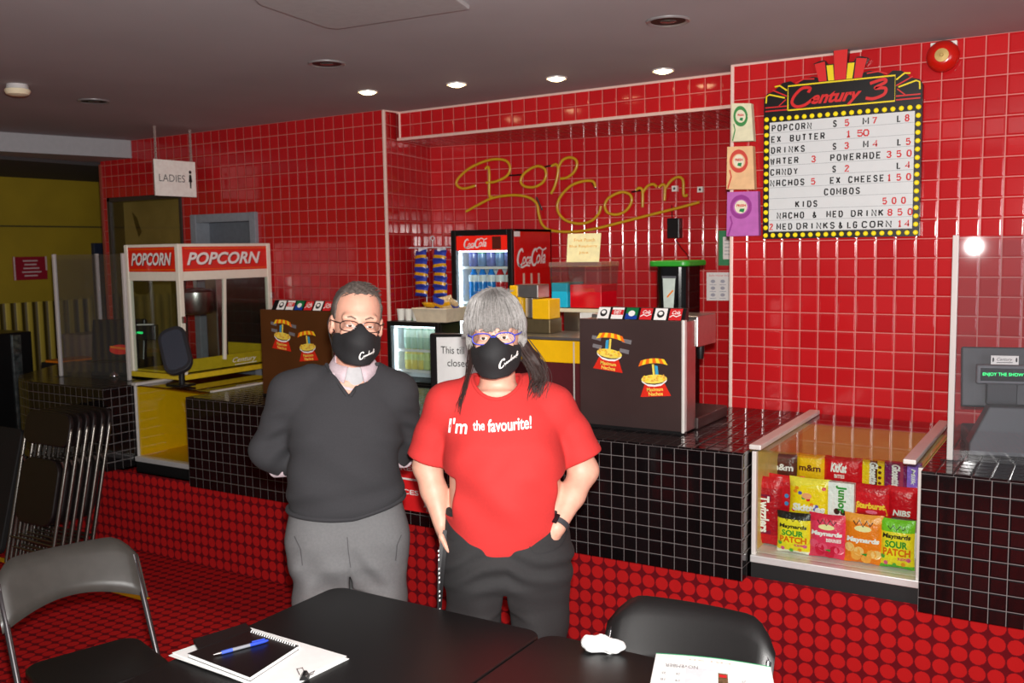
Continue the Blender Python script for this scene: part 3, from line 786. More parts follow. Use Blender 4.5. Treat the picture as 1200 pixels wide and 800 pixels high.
q = AY(207, 412, -0.78); Rm = Matrix.Rotation(math.radians(-24), 3, 'Y') @ Matrix.Rotation(math.radians(35), 3, 'Z') @ Matrix.Rotation(math.radians(-18), 3, 'X')
mb = MB(); V = []
P = lambda u, v, d: tuple(Vector(q) + Rm @ Vector((u, -d, v)))
mb.prism(rrect(-.09, .09, -.165, .165, .07, 6), P, 0, .035); mb.build('housing', M_DGREY, t2, bevel=.004)
mb = MB(); mb.flat(rrect(-.07, .07, -.14, .14, .05, 6), P, .0355); mb.build('screen', mat('dim_screen_glass', (62, 66, 76), 0.15, var=0), t2)
mb = MB(); mb.tube([tuple(q+np.array([0, .03, -.05])), (q[0], q[1]+.03, zc8)], .02); mb.box(q[0]-.07, q[1]-.04, zc8, q[0]+.07, q[1]+.08, zc8+.015); mb.build('stand', M_BLACK, t2, bevel=.002)
# bell and sanitizer pump bits shining on the left counter
for px_, py_, lb in ((122, 438, 'small chrome service bell on the left counter, nearer the rounded end'), (134, 442, 'small chrome service bell on the left counter, nearer the white post')):
    p = AZ(px_, py_, zc8)
    t = thing('service_bell', lb, 'bell', p)
    mb = MB(); mb.lathe(p, [(.035, 0), (.036, .006), (.030, .010)], 18); mb.build('base', M_BLACK, t, smooth=40)
    mb = MB(); mb.lathe(p, [(.029, .010), (.028, .02), (.02, .030), (.008, .034)], 18); mb.build('dome', M_CHROME, t, smooth=50)
    mb = MB(); mb.lathe(p, [(.004, .034), (.004, .041), (.001, .042)], 8); mb.build('button', M_CHROME, t)

# ------------------------------------------------------------------ soda fountains
def brand_tile(mb, x, w, y, z, kind):
    P = lambda u, v, d: (x+u*w, y-d*0.75+v*0.030, z+v*0.050+d*.65)
    mb.flat([(0, 0), (1, 0), (1, 1), (0, 1)], P, .002, {'w': 0, 'r': 1, 'g': 2, 'k': 3}[kind[0]])
    if kind == 'wk':
        mb.disc(.5, .5, .3, P, .003, 3, r2=.32); mb.disc(.5, .55, .18, P, .004, 0, r2=.16)
    elif kind == 'wr':
        mb.flat([(0, .35), (1, .35), (1, .8), (0, .8)], P, .003, 1); mb.text('DIET', (.2, .8, .42, .72), P, .004, 0, bold=.02)
    elif kind == 'gw':
        mb.disc(.5, .5, .28, P, .003, 0, r2=.25); mb.flat([(0, 0), (1, 0), (1, .3), (0, .5)], P, .0026, 4)
    elif kind == 'r':
        mb.ribbon([(.06, .25), (.3, .42), (.6, .3), (.94, .48)], .08, P, .003, 0); mb.text('Cola', (.2, .85, .5, .82), P, .003, 0, shear=.4, bold=.02)
def nacho_sticker(t, x, y, z, s, flip, tape, ysurf):
    """striped awning, bowl of chips and red banner (the figure in the middle is left out)"""
    k = -1 if flip else 1
    rot = -0.10*k
    def P(u, v, d):
        u *= k*1.2; uu = u*math.cos(rot)-v*math.sin(rot); vv = u*math.sin(rot)+v*math.cos(rot)
        return (x+uu*s, ysurf-d, z+vv*s)
    Pn = lambda u, v, d: P(u*k*.85, v, d)
    mb = MB()
    if tape:
        for (u, v, r) in ((-.5, .62, .5), (.55, .66, .2), (.5, .28, -.2), (-.45, .3, .4)):
            mb.flat([(u-.16, v-.06), (u+.16, v-.1), (u+.17, v+.06), (u-.15, v+.08)], P, .0006, 5)
    n = 8
    for i in range(n):   # awning stripes
        a = -.5+i/n; b = -.5+(i+1)/n
        top = lambda q: .88-.25*q*q; bot = lambda q: .70-.42*q*q
        mb.flat([(a, bot(a)), (b, bot(b)), (b*.8, top(b)), (a*.8, top(a))], P, .0012, 0 if i % 2 else 1)
    mb.flat([(-.16, .15), (-.06, .15), (-.06, .62), (-.16, .58)], P, .001, 6)     # blue pole banner
    mb.flat([(-.04, .15), (.03, .15), (.03, .66), (-.04, .66)], P, .0011, 2)
    mb.disc(0, .10, .44, P, .0014, 2, r2=.17)
    rng = random.Random(5)
    for i in range(26):
        a = rng.uniform(-.36, .36); b = rng.uniform(.02, .22)
        mb.flat([(a-.05, b-.03), (a+.05, b-.02), (a+rng.uniform(-.02, .03), b+.05)], P, .002+i*2e-5, 7 if i % 3 else 1)
    mb.flat([(-.44, .06), (-.25, -.08), (0, -.12), (.25, -.08), (.44, .06), (.40, -.02), (.22, -.16), (0, -.19), (-.22, -.16), (-.40, -.02)], P, .0026, 4)
    mb.flat([(-.34, -.08), (0, -.18), (.34, -.08), (.52, -.56), (-.52, -.56)], P, .0024, 3)
    mb.text('Maximum', (-.32, .32, -.36, -.22), Pn, .0034, 2, bold=.02); mb.text('Nachos', (-.27, .30, -.53, -.39), Pn, .0034, 2, bold=.02)
    return mb.build('nacho_sticker', [mat('sticker_orange', (240, 110, 20), .4), mat('sticker_yellow', (250, 204, 40), .4), mat('sticker_pale_yellow', (240, 214, 90), .4), mat('sticker_red', (216, 40, 22), .4), M_WINK, mat('grey_tape', (120, 116, 118), .35), mat('sticker_blue', (60, 160, 200), .4), mat('chip_tan', (220, 160, 60), .5)], t)
def fountain(label, x0, x1, yf, face, stick_z, tape, strip_mat, nt=6):
    t = thing('soda_fountain', label, 'soda fountain', ((x0+x1)/2, yf+.25, zc8))
    z0, z1 = zc8, 1.550
    mb = MB(); mb.box(x0, yf, z0+.006, x1-.012, yf+.02, z1); mb.build('back_panel', face, t, bevel=.003)
    mb = MB(); mb.box(x1-.014, yf-.004, z0+.006, x1, yf+.026, z1+.004); mb.build('edge_strip', strip_mat, t, bevel=.002)
    mb = MB(); mb.box(x0, yf+.02, z0+.006, x1-.002, yf+.14, z1-.004); mb.build('cabinet', M_STEEL, t, bevel=.004)
    mb = MB(); mb.box(x0-.008, yf+.14, z1-.13, x1+.008, yf+.38, z1+.012); dh = mb.build('dispensing_head', M_STEEL, t, bevel=.006)
    mb = MB(); mb.box(x0-.02, yf+.14, z0, x1+.01, yf+.54, z0+.055); mb.build('drip_tray', mat('dark_drip_tray', (60, 46, 44), .35, metal=.4), t, bevel=.006)
    for i in range(nt):
        xx = x0+.06+(x1-x0-.1)*i/(nt-1)
        mb = MB(); mb.lathe((xx, yf+.30, z1-.20), [(.014, 0), (.02, .04), (.02, .075)], 12); mb.build('nozzle', M_BLACK, dh, smooth=40)
    kinds = ['wk', 'wr', 'gw', 'r', 'wk', 'r']
    mb = MB(); mb.prism([(yf+.002, z1-.002), (yf+.060, z1-.002), (yf+.056, z1+.054), (yf+.036, z1+.054)], lambda u, v, d: (d, u, v), x0+.09, x1-.004); mb.build('sign_rail', M_BLACK, t, bevel=.002)
    for i in range(nt):
        wv = .071; xx = x1-.012-(nt-i)*wv+.004
        mb = MB(); brand_tile(mb, xx, wv-.012, yf+.003, z1+.001, kinds[i])
        mb.build('brand_tile', [M_WINK, M_RINK, mat('tile_green', (10, 110, 60), .4), M_INK, mat('tile_blue', (20, 60, 150), .4)], t)
    mb = MB(); mb.box(x0, yf-.003, z0, x1, yf+.03, z0+.012); mb.build('foot_seal', M_BLACK, t)
    return t
M_FACE = mat('dark_mirror_steel', (112, 90, 88), 0.28, metal=0.8, var=0.05, vscale=4)
M_FACEB = mat('brown_bronze_steel', (120, 74, 40), 0.34, metal=0.6, var=0.06, vscale=4)
yf = -0.812
fR = fountain('steel soda fountain with two taped nacho stickers to the right of the woman', -.302, .222, yf, M_FACE, 1.4, True, M_ALU)
a = AY(714, 417, yf); nacho_sticker(fR, a[0], yf, a[2], .122, False, True, yf-.0005)
a = AY(767, 447, yf); nacho_sticker(fR, a[0], yf, a[2], .120, True, False, yf-.0005)
fL = fountain('brown soda fountain with two nacho stickers behind the man', -2.405, -1.84, yf, M_FACEB, 1.4, False, M_STEEL)
a = AY(331, 396, yf); nacho_sticker(fL, a[0], yf, a[2], .122, False, True, yf-.0005)
a = AY(361, 409, yf); nacho_sticker(fL, a[0], yf, a[2], .118, True, False, yf-.0005)

# ------------------------------------------------------------------ yellow nacho warmer behind the woman
a = AY(601, 398, -.6); b = AY(681, 428, -.6)
t = thing('warming_cabinet', 'yellow and steel food warming cabinet just right of the woman on the counter', 'cabinet', ((a[0]+b[0])/2, -.45, zc8))
x0, x1 = a[0]-.05, b[0]+.012; zt_ = AY(640, 397, -.6)[2]; zm = AY(640, 424, -.6)[2]
mb = MB(); mb.box(x0+.01, -.59, zc8, x1-.01, -.28, zm); mb.build('lower_body', mat('maroon_brown_panel', (84, 30, 34), 0.3, var=.04), t, bevel=.004)
mb = MB(); mb.box(x0, -.60, zm, x1, -.27, zt_-.006); mb.build('yellow_band', M_YPL, t, bevel=.004)
mb = MB(); mb.box(x0, -.60, zt_-.006, x1, -.27, zt_+.012); mb.build('steel_top', M_STEEL, t, bevel=.003)
mb = MB(); mb.box(x1-.055, -.602, zc8+.01, x1-.048, -.598, zt_-.01); mb.build('seam_strip', M_ALU, t)
ztop = zt_+.012
# condiment and cup dispenser standing on it
q0 = AY(604, 345, -.42); q1 = AY(646, 395, -.42)
t = thing('cup_dispenser', 'steel dispenser with yellow boxes standing on the yellow warming cabinet', 'dispenser', ((q0[0]+q1[0])/2, -.40, ztop))
x0, x1 = q0[0], q1[0]; xw = x1-x0
mb = MB(); mb.box(x0, -.45, ztop, x1+.01, -.32, ztop+.075); mb.build('base_box', mat('bronze_steel_box', (128, 112, 82), .35, metal=.7), t, bevel=.004)
mb = MB(); mb.box(x0+.30*xw, -.43, ztop+.075, x0+.52*xw, -.36, ztop+.19); mb.build('stem', M_STEEL, t, bevel=.004)
mb = MB(); mb.box(x0+.10*xw, -.46, ztop+.185, x0+.75*xw, -.34, ztop+.255); mb.build('steel_head', M_STEEL, t, bevel=.004)
for (a_, b_, c_, d_) in ((-.05, .28, .08, .19), (.60, 1.08, .076, .18), (-.03, .18, .19, .25)):
    mb = MB(); mb.box(x0+a_*xw, -.468, ztop+c_, x0+b_*xw, -.35, ztop+d_); mb.build('yellow_box', M_YPL, t, bevel=.004)

# ------------------------------------------------------------------ juice dispenser with two bowls
q0 = AY(645, 308, -.2); q1 = AY(707, 362, -.2); x0, x1 = q0[0], q1[0]; zb_, zt_ = q1[2], q0[2]
t = thing('juice_dispenser', 'two-bowl juice dispenser with blue and red drinks behind the right soda fountain', 'juice dispenser', ((x0+x1)/2, -.1, zc8))
xm = x0+(x1-x0)*.36
M_BOWL = glass('clear_bowl_plastic', (240, 230, 226), .06, dirt=.02)
for (a_, b_, m_, nm_, fz) in ((x0, xm, mat('blue_juice', (40, 190, 224), .2, var=.03), 'blue_juice', .56), (xm, x1, mat('red_juice', (216, 10, 30), .2, var=.03), 'red_juice', .52)):
    mb = MB()
    for q in range(1):
        ins = .012
        V = [(a_+ins, -.20, zb_), (b_-ins, -.20, zb_), (b_-ins, -.02, zb_), (a_+ins, .06, zb_), (a_+.002, -.215, zt_-.02), (b_-.002, -.215, zt_-.02), (b_-.002, -.005, zt_-.02), (a_+.002, -.005, zt_-.02)]
        mb.add(V, [(0, 3, 2, 1), (0, 1, 5, 4), (1, 2, 6, 5), (2, 3, 7, 6), (3, 0, 4, 7)])
    bo = mb.build('bowl', M_BOWL, t)
    mb = MB(); h = (zt_-zb_)*fz; k = fz*.8
    mb.box(a_+ins-.004, -.20-.006, zb_+.004, b_-ins+.004, -.014, zb_+h); mb.build(nm_, m_, t, bevel=.004)
    mb = MB(); mb.box(a_-.0, -.222, zt_-.022, b_+.0, .0, zt_+.004); mb.build('lid', glass('amber_clear_lid', (250, 216, 150), .16, dirt=.10), t, bevel=.004)
mb = MB(); mb.box(x0, -.215, zb_-.02, x1, .0, zb_); mb.build('tray_top', M_CREAM, t, bevel=.003)
mb = MB(); mb.box(x0+.01, -.20, zc8, x0+.035, -.175, zb_-.02); mb.build('leg', M_CREAM, t, bevel=.002)
mb = MB(); mb.box(x0+.035, -.10, zc8, x1-.02, .06, zb_-.02); mb.build('cabinet', mat('brown_inner_panel', (96, 70, 36), .4), t, bevel=.003)
mb = MB(); mb.box(x0+.085, -.21, zc8, x0+.19, -.10, zb_-.02); mb.build('steel_panel', M_STEEL, t, bevel=.004)
mb = MB(); mb.box(x0+.19, -.212, zc8, x1, -.10, zb_-.02); mb.build('white_panel', M_WHITE, t, bevel=.004)
# yellow card sign standing on its lid
c0, c1 = AY(664, 304, -.12), AY(703, 273, -.12)
t = thing('card_sign', 'pale yellow handwritten flavour card standing on the juice dispenser', 'sign', ((c0[0]+c1[0])/2, -.12, zt_+.004))
mb = MB(); sk = .012
mb.prism([(c0[0]-sk*0, zt_+.004), (c1[0]-.006, zt_+.004), (c1[0]+.008, c1[2]), (c0[0]+.010, c1[2])], PY(-.12), 0, .002)
mb.build('card', mat('pale_yellow_card', (248, 236, 180), .7), t)
mb = MB(); wv = c1[0]-c0[0]; hv = c1[2]-zt_
for r, (s_, a_, b_) in enumerate((('Fruit Punch', .24, .86), ('Blue Raspberry', .1, .93), ('Juice', .38, .66))):
    mb.text(s_, (c0[0]+a_*wv, c0[0]+b_*wv, zt_+hv*(.72-.22*r), zt_+hv*(.83-.22*r)), PY(-.1225), .0005, bold=.01)
mb.build('handwriting', mat('orange_pencil', (225, 165, 60), .7), t)

# ------------------------------------------------------------------ black drink brewer with green lid
q0 = AY(768, 312, -.25); q1 = AY(805, 372, -.25); x0, x1 = q0[0], q1[0]; zt_ = q0[2]
t = thing('drink_urn', 'tall black drink urn with a green lid behind the right soda fountain', 'drink urn', ((x0+x1)/2, -.15, zc8))
mb = MB(); mb.prism(rrect(x0, x1, -.27, -.03, .05), lambda u, v, d: (u, v, d), zc8, zt_); mb.build('body', mat('glossy_black', (10, 9, 10), .12, var=0), t, bevel=.004)
mb = MB(); mb.prism(rrect(x0-.024, x1+.022, -.30, -.01, .04), lambda u, v, d: (u, v, d), zt_, zt_+.028); mb.build('lid', mat('green_plastic_lid', (44, 150, 40), .4), t, bevel=.008, seg=3)
cxm = (x0+x1)/2
mb = MB(); mb.flat([(cxm-.030, zt_-.21), (cxm+.022, zt_-.21), (cxm+.032, zt_-.06), (cxm-.036, zt_-.06)], PY(-.271), .0006, 0); mb.flat([(cxm-.04, zt_-.06), (cxm+.036, zt_-.06), (cxm+.036, zt_-.048), (cxm-.04, zt_-.048)], PY(-.271), .0008, 1)
mb.ribbon([(cxm-.012, zt_-.155), (cxm+.006, zt_-.135), (cxm+.02, zt_-.12)], .008, PY(-.271), .001, 2); mb.build('cup_decal', [mat('decal_pale', (196, 206, 196), .4), M_GREY, M_ORANGE], t)
mb = MB(); mb.tube([(cxm, -.275, CT+.14), (cxm, -.31, CT+.14), (cxm, -.31, CT+.11)], .011); mb.build('tap', M_CHROME, t)
# ------------------------------------------------------------------ fridges and bottles
M_FIN = mat('white_fridge_liner', (226, 232, 240), .5, var=.02)
M_FLAMP = mat('fridge_lamp', (245, 250, 255), .5, emit=(225, 240, 255), estr=7.0, var=0)
M_WIRE = mat('white_wire_shelf', (238, 240, 244), .4, var=0)
def cooler(t, x0, x1, y0, y1, z0, z1, shelves, side_mat, fr=.035, head=0.0):
    w_ = .02
    mb = MB(); mb.box(x0, y0+.03, z0, x0+w_, y1, z1); mb.box(x0, y0+.03, z1-w_, x1, y1, z1); mb.box(x0, y0+.03, z0, x1, y1, z0+.04); mb.box(x0, y1-w_, z0, x1, y1, z1)
    mb.build('cabinet', M_BLACK, t, bevel=.004)
    mb = MB(); mb.box(x1-w_, y0+.03, z0, x1, y1, z1); mb.build('side_panel', side_mat, t, bevel=.004)
    mb = MB(); i = w_+.002
    mb.box(x0+i, y1-w_-.012, z0+.045, x1-i, y1-w_-.002, z1-i); mb.box(x0+i, y0+.05, z0+.042, x0+i+.006, y1-w_-.014, z1-i); mb.box(x1-i-.006, y0+.05, z0+.042, x1-i, y1-w_-.014, z1-i); mb.build('liner', M_FIN, t)
    mb = MB(); mb.box(x0, y0, z0, x0+fr, y0+.028, z1); mb.box(x1-fr, y0, z0, x1, y0+.028, z1); mb.box(x0+fr, y0, z1-fr, x1-fr, y0+.028, z1); mb.box(x0+fr, y0, z0, x1-fr, y0+.028, z0+fr); df = mb.build('door', M_BLACK, t, bevel=.003)
    mb = MB(); mb.box(x0+fr, y0+.008, z0+fr, x1-fr, y0+.012, z1-fr-head); mb.build('door_glass', M_GLASS, df)
    mb = MB(); mb.box(x0+fr+.002, y0+.036, z0+.06, x0+fr+.016, y0+.05, z1-fr-head-.02); mb.box(x0+fr, y0+.04, z1-fr-head-.012, x1-fr, y0+.052, z1-fr-head-.004); mb.build('lamp', M_FLAMP, t)
    for z in shelves:
        mb = MB(); mb.box(x0+i+.008, y0+.055, z-.016, x1-i-.008, y0+.062, z)
        for k in range(11):
            xx = x0+i+.012+(x1-x0-2*i-.024)*k/10; mb.tube([(xx, y0+.06, z-.004), (xx, y1-.04, z-.004)], .002, 4)
        mb.build('shelf', M_WIRE, t)
    mb = MB(); mb.tube([(x1-fr*.5, y0-.015, z0+.25*(z1-z0)), (x1-fr*.5, y0-.015, z0+.6*(z1-z0))], .008); mb.build('door_handle', M_DGREY, df)
KIND = {}
def bottle(kind, body, cap, lab, h, r, labz=(.38, .62)):
    def make(loc, label, group):
        t = thing('bottle', label, 'bottle', loc, 0, group)
        mb = MB(); mb.lathe((0, 0, 0), [(r*.8, 0), (r, .01), (r, h*.30), (r*.93, h*.45), (r, h*.6), (r*.85, h*.72), (r*.42, h*.86), (r*.40, h*.93)], 12); mb.build('body', body, t, world=False, smooth=50)
        mb = MB(); mb.lathe((0, 0, 0), [(r*.46, h*.925), (r*.46, h)], 10); mb.build('cap', cap, t, world=False)
        mb = MB(); mb.lathe((0, 0, 0), [(r*1.01, h*labz[0]), (r*1.01, h*labz[1])], 12, caps=False); mb.build('label_band', lab, t, world=False, smooth=50)
        return t
    def put(loc, label, group):
        k = kind
        if k not in KIND:
            KIND[k] = make(loc, label, group); return KIND[k]
        return dup(KIND[k], loc, label, group=group)
    return put
B_WAT = bottle('water', mat('clear_water_bottle', (120, 130, 190), .15, var=.05), M_WHITE, mat('violet_green_label', (70, 66, 170), .4), .225, .031)
B_GRN = bottle('greenwater', mat('pale_water_bottle', (120, 150, 190), .15), mat('green_cap', (50, 150, 70), .4), mat('green_label', (70, 170, 90), .4), .225, .031)
B_BLU = bottle('blue', mat('blue_drink', (28, 130, 220), .15), mat('black_cap', (26, 26, 30), .4), mat('white_blue_label', (228, 236, 244), .4), .235, .034, (.55, .74))
B_REDB = bottle('redb', mat('red_drink', (190, 30, 44), .15), mat('black_cap', (26, 26, 30), .4), mat('white_blue_label', (228, 236, 244), .4), .235, .034, (.55, .74))
B_GOLD = bottle('gold', mat('yellow_drink', (216, 200, 60), .15), mat('green_cap', (50, 150, 70), .4), mat('lime_label', (130, 180, 50), .4), .225, .031)
B_CLR = bottle('clear', mat('greenish_clear_bottle', (178, 206, 186), .15), mat('green_cap', (50, 150, 70), .4), mat('white_green_label', (214, 232, 216), .4), .200, .029)
B_JUI = bottle('juice', mat('pale_juice', (226, 210, 120), .2), mat('red_cap', (190, 40, 30), .4), mat('pale_green_label', (206, 220, 150), .4), .165, .028)
B_TEA = bottle('tea', mat('blue_cap_juice', (200, 214, 150), .2), mat('blue_cap', (50, 130, 190), .4), mat('pale_green_label', (206, 220, 150), .4), .165, .028)

# tall red cola fridge
fy = .35
a = AY(528, 270, fy); b = AY(599.5, 268, fy)
x0, x1, y0, y1, z0, z1 = a[0], b[0], fy, fy+.52, .03, (a[2]+b[2])/2
y1 = min(y1, .86)
t = thing('drinks_fridge', 'tall red and black drinks fridge with lit glass door against the nook wall', 'fridge', ((x0+x1)/2, (y0+y1)/2, z0))
sh = [AY(560, y, fy)[2] for y in (312.5, 354, 398)]
cooler(t, x0, x1, y0, y1, z0, z1, sh+[sh[2]-.30, sh[2]-.6], M_COLA, .036, head=.095)
mb = MB(); mb.box(x0+.04, y0+.006, z1-.036-.095, x1-.04, y0+.024, z1-.038); mb.build('header_panel', mat('lit_red_header', (222, 30, 16), .4, emit=(226, 30, 14), estr=.35, var=0), t)
def cola_script(mb, P, mi, u0, u1, v0, v1, th):
    """flowing script lettering"""
    W, H = u1-u0, v1-v0
    q = lambda x, y: (u0+x*W, v0+y*H)
    for ox in (0.0, .47):
        mb.ribbon([q(*k) for k in spline([(ox+.20, .80), (ox+.16, .98), (ox+.07, .80), (ox+.02, .40), (ox+.05, .08), (ox+.13, .06), (ox+.21, .32)], 8)], [th*(.6+.7*math.sin(math.pi*i/48)) for i in range(49)], P, .001, mi)
    mb.ribbon([q(*k) for k in spline([(.05, .12), (.15, -.06), (.30, .04), (.42, .0)], 8)], th*.8, P, .001, mi)
    mb.ribbon([q(*k) for k in spline([(.66, .95), (.76, 1.06), (.88, .92), (1.0, 1.04)], 8)], th*.7, P, .001, mi)
    mb.text('oca', (*[u0+W*k for k in (.17, .47)], v0+H*.10, v0+H*.56), P, .001, mi, bold=.02, shear=.35)
    mb.text('ola', (*[u0+W*k for k in (.64, .97)], v0+H*.10, v0+H*.92), P, .001, mi, bold=.02, shear=.35)
mb = MB(); wv = x1-x0
cola_script(mb, PY(y0+.005), 0, x0+.10, x0+wv*.60, z1-.115, z1-.058, .008)
mb.build('script_lettering', M_WINK, t)
mb = MB(); mb.box(x0+wv*.68, y0+.004, z1-.125, x0+wv*.82, y0+.007, z1-.045); mb.build('header_badge', mat('brown_badge', (90, 30, 20), .4), t)
mb = MB(); Px = PX(x1)
c0 = AX(606, 312, x1); c1 = AX(640, 291, x1)
cola_script(mb, Px, 0, c0[1], c1[1], c0[2], c1[2], .016)
for (pxx, pyy) in ((614, 345), (623, 344), (631.5, 345)):
    c = AX(pxx, pyy, x1); ww = .030; zb_ = c[2]-.24; ztp = AX(pxx, 320, x1)[2]
    mb.flat([(c[1]-ww, zb_), (c[1]+ww, zb_), (c[1]+ww*.9, c[2]-.05), (c[1]+ww*.45, c[2]+.03), (c[1]-ww*.45, c[2]+.03), (c[1]-ww*.9, c[2]-.05)], Px, .001, 1)
    mb.flat([(c[1]-ww*.45, c[2]+.03), (c[1]+ww*.45, c[2]+.03), (c[1]+ww*.4, ztp), (c[1]-ww*.4, ztp)], Px, .001, 2)
mb.build('side_decal', [M_WINK, mat('amber_bottle_print', (226, 96, 20), .4), mat('pale_bottle_neck_print', (226, 200, 180), .4)], t)
mb = MB(); c0 = AX(602, 277, x1); c1 = AX(609, 271, x1); mb.flat([(c0[1], c0[2]), (c1[1], c0[2]), (c1[1], c1[2]), (c0[1], c1[2])], Px, .0012); mb.build('sticker', M_WINK, t)
fx0, fx1 = x0+.075, x1-.05
def row(put, xs, y, z, label, group):
    for xx in xs: put((xx, y, z), label, group)
n = 5
xs = [fx0+(fx1-fx0)*(k+.5)/5 for k in range(5)]
row(B_WAT, [xs[0], xs[2], xs[4]], fy+.10, sh[0], 'clear bottle with violet label on the top shelf of the tall fridge, front row', 'violet-label bottles on the top shelf of the tall fridge')
row(B_GRN, [xs[1], xs[3]], fy+.10, sh[0], 'clear bottle with green label on the top shelf of the tall fridge, front row', 'green-label bottles on the top shelf of the tall fridge')
row(B_WAT, xs, fy+.19, sh[0], 'violet-label bottle in the second row of the top shelf of the tall fridge', 'second-row bottles on the top shelf of the tall fridge')
row(B_BLU, xs[:3], fy+.10, sh[1], 'bottle of bright blue drink on the second shelf of the tall fridge', 'blue drinks on the second shelf of the tall fridge')
row(B_REDB, xs[3:], fy+.10, sh[1], 'bottle of red drink on the second shelf of the tall fridge', 'red drinks on the second shelf of the tall fridge')
row(B_GOLD, xs, fy+.10, sh[2], 'bottle of yellow drink on the third shelf of the tall fridge', 'yellow drinks on the third shelf of the tall fridge')

# counter along the back of the nook, carrying the small fridge
BZ = .985
t = thing('back_counter', 'dark back counter under the small glass-door fridge in the nook', 'counter', (-2.0, .35, 0))
mb = MB(); mb.box(-2.20, .10, 0, -1.80, .345, BZ-.04); mb.build('cupboard', M_BLACKM, t, bevel=.004)
mb = MB(); mb.box(-2.205, .085, BZ-.04, -1.79, .348, BZ); mb.build('worktop', M_BLKT if False else mat('dark_worktop', (40, 32, 32), .3), t, bevel=.004)
sy = .10
a = AY(453, 377, sy); b = AY(513.5, 377, sy)
x0, x1, y0, y1, z0, z1 = a[0], b[0], sy, sy+.245, BZ, a[2]+.005
x0 = max(x0, -2.203)
t = thing('small_fridge', 'small black glass-door fridge of bottled drinks between the man and the woman', 'fridge', ((x0+x1)/2, (y0+y1)/2, z0))
shs = [AY(482, y, sy)[2] for y in (410.5, 435)]
shs[1] = max(shs[1], z0+.05)
cooler(t, x0, x1, y0, y1, z0, z1, shs, M_BLACK, .03)
xs = [x0+.065+(x1-x0-.11)*(k+.5)/6 for k in range(6)]
row(B_CLR, xs, sy+.11, shs[0], 'clear green-capped bottle on the upper shelf of the small fridge, front row', 'green-capped bottles in the small fridge')
row(B_CLR, xs, sy+.19, shs[0], 'clear green-capped bottle on the upper shelf of the small fridge, second row', 'green-capped bottles behind in the small fridge')
row(B_JUI, xs[:3], sy+.11, shs[1], 'pale juice bottle with red cap on the lower shelf of the small fridge', 'red-capped juices in the small fridge')
row(B_TEA, xs[3:], sy+.11, shs[1], 'pale juice bottle with blue cap on the lower shelf of the small fridge', 'blue-capped juices in the small fridge')
FT = z1
# white cups lying in a row on the small fridge, bin of snack packs
q = AY(460, 376, sy+.10)
for k, lb in enumerate(('white foam cup at the left end of three beside the snack bin', 'white foam cup in the middle of three beside the snack bin', 'white foam cup nearest the snack bin')):
    xx = x0+.035+.062*k
    mb = MB(); mb.lathe((xx, sy+.11, FT), [(.022, 0), (.029, .070), (.030, .074), (.027, .072), (.020, .004)], 16); solo('foam_cup', mb, M_WHITE, lb, 'cup', 'foam cups on the small fridge', smooth=40)
bx0, bx1 = AY(479, 372, sy+.02)[0], AY(527, 372, sy+.02)[0]
bx0 = x0+.205; bx1 = x1+.06
t = thing('snack_bin', 'cream plastic bin of snack packs on top of the small fridge', 'bin', ((bx0+bx1)/2, sy+.13, FT))
mb = MB()
V = [(bx0+.02, sy+.03, FT), (bx1-.02, sy+.03, FT), (bx1-.02, sy+.235, FT), (bx0+.02, sy+.235, FT), (bx0, sy+.01, FT+.085), (bx1, sy+.01, FT+.085), (bx1, sy+.24, FT+.085), (bx0, sy+.24, FT+.085)]
mb.add(V, [(0, 3, 2, 1), (0, 1, 5, 4), (1, 2, 6, 5), (2, 3, 7, 6), (3, 0, 4, 7)]); bo = mb.build('tub', mat('cream_bin_plastic', (222, 206, 180), .5), t)
so = bo.modifiers.new('wall', 'SOLIDIFY'); so.thickness = .004
mb = MB(); mb.tube([(bx0, sy+.01, FT+.085), (bx1, sy+.01, FT+.085), (bx1, sy+.24, FT+.085), (bx0, sy+.24, FT+.085)], .006, 6, closed=True); mb.build('rim', mat('cream_bin_plastic', (222, 206, 180), .5), t)
M_SNY = mat('snack_yellow_foil', (214, 156, 20), .3, var=.15, vscale=60); M_SNB = mat('snack_blue_foil', (40, 60, 160), .3, var=.1); M_SNC = mat('snack_clear_wrap', (206, 180, 140), .25, var=.25, vscale=60)
def pillow(mb, w, h, d, P, mi=0, nx=8, nz=8, band=None):
    """puffed packet centred on (0,0); P(u,v,dep)"""
    for sgn in (1, -1):
        V = []; 
        for j in range(nz+1):
            for i in range(nx+1):
                u = -1+2*i/nx; v = -1+2*j/nz
                pf = max(0, (1-abs(v)**3.0))**.6*max(0, 1-abs(u)**4)**.6
                edge = 1-.04*abs(math.cos(u*14))*(abs(v) > .95)
                V.append(P(u*w/2*(1-.05*(1-v*v)), v*h/2*edge, sgn*d/2*pf))
        F = []; 
        for j in range(nz):
            for i in range(nx):
                f = (j*(nx+1)+i, j*(nx+1)+i+1, (j+1)*(nx+1)+i+1, (j+1)*(nx+1)+i)
                F.append(f if sgn > 0 else f[::-1])
        o = len(s_ := mb.f); mb.add(V, F, mi)
        if band:
            for j in range(nz):
                vv = -1+2*(j+.5)/nz
                for lo, hi, m_ in band:
                    if lo <= vv <= hi:
                        for i in range(nx): mb.m[o+j*nx+i] = m_
    return mb
def packet(name, label, c, w, h, d, mats, cat='snack packet', rot=(0, 0, 0), band=None, group=None):
    t = thing(name, label, cat, c, 0, group)
    R = Euler(rot).to_matrix()
    P = lambda u, v, dep: tuple(Vector(c)+R @ Vector((u, -dep, v)))
    mb = MB(); pillow(mb, w, h, d, P, band=band); mb.build('wrapper', mats, t, smooth=60)
    return t
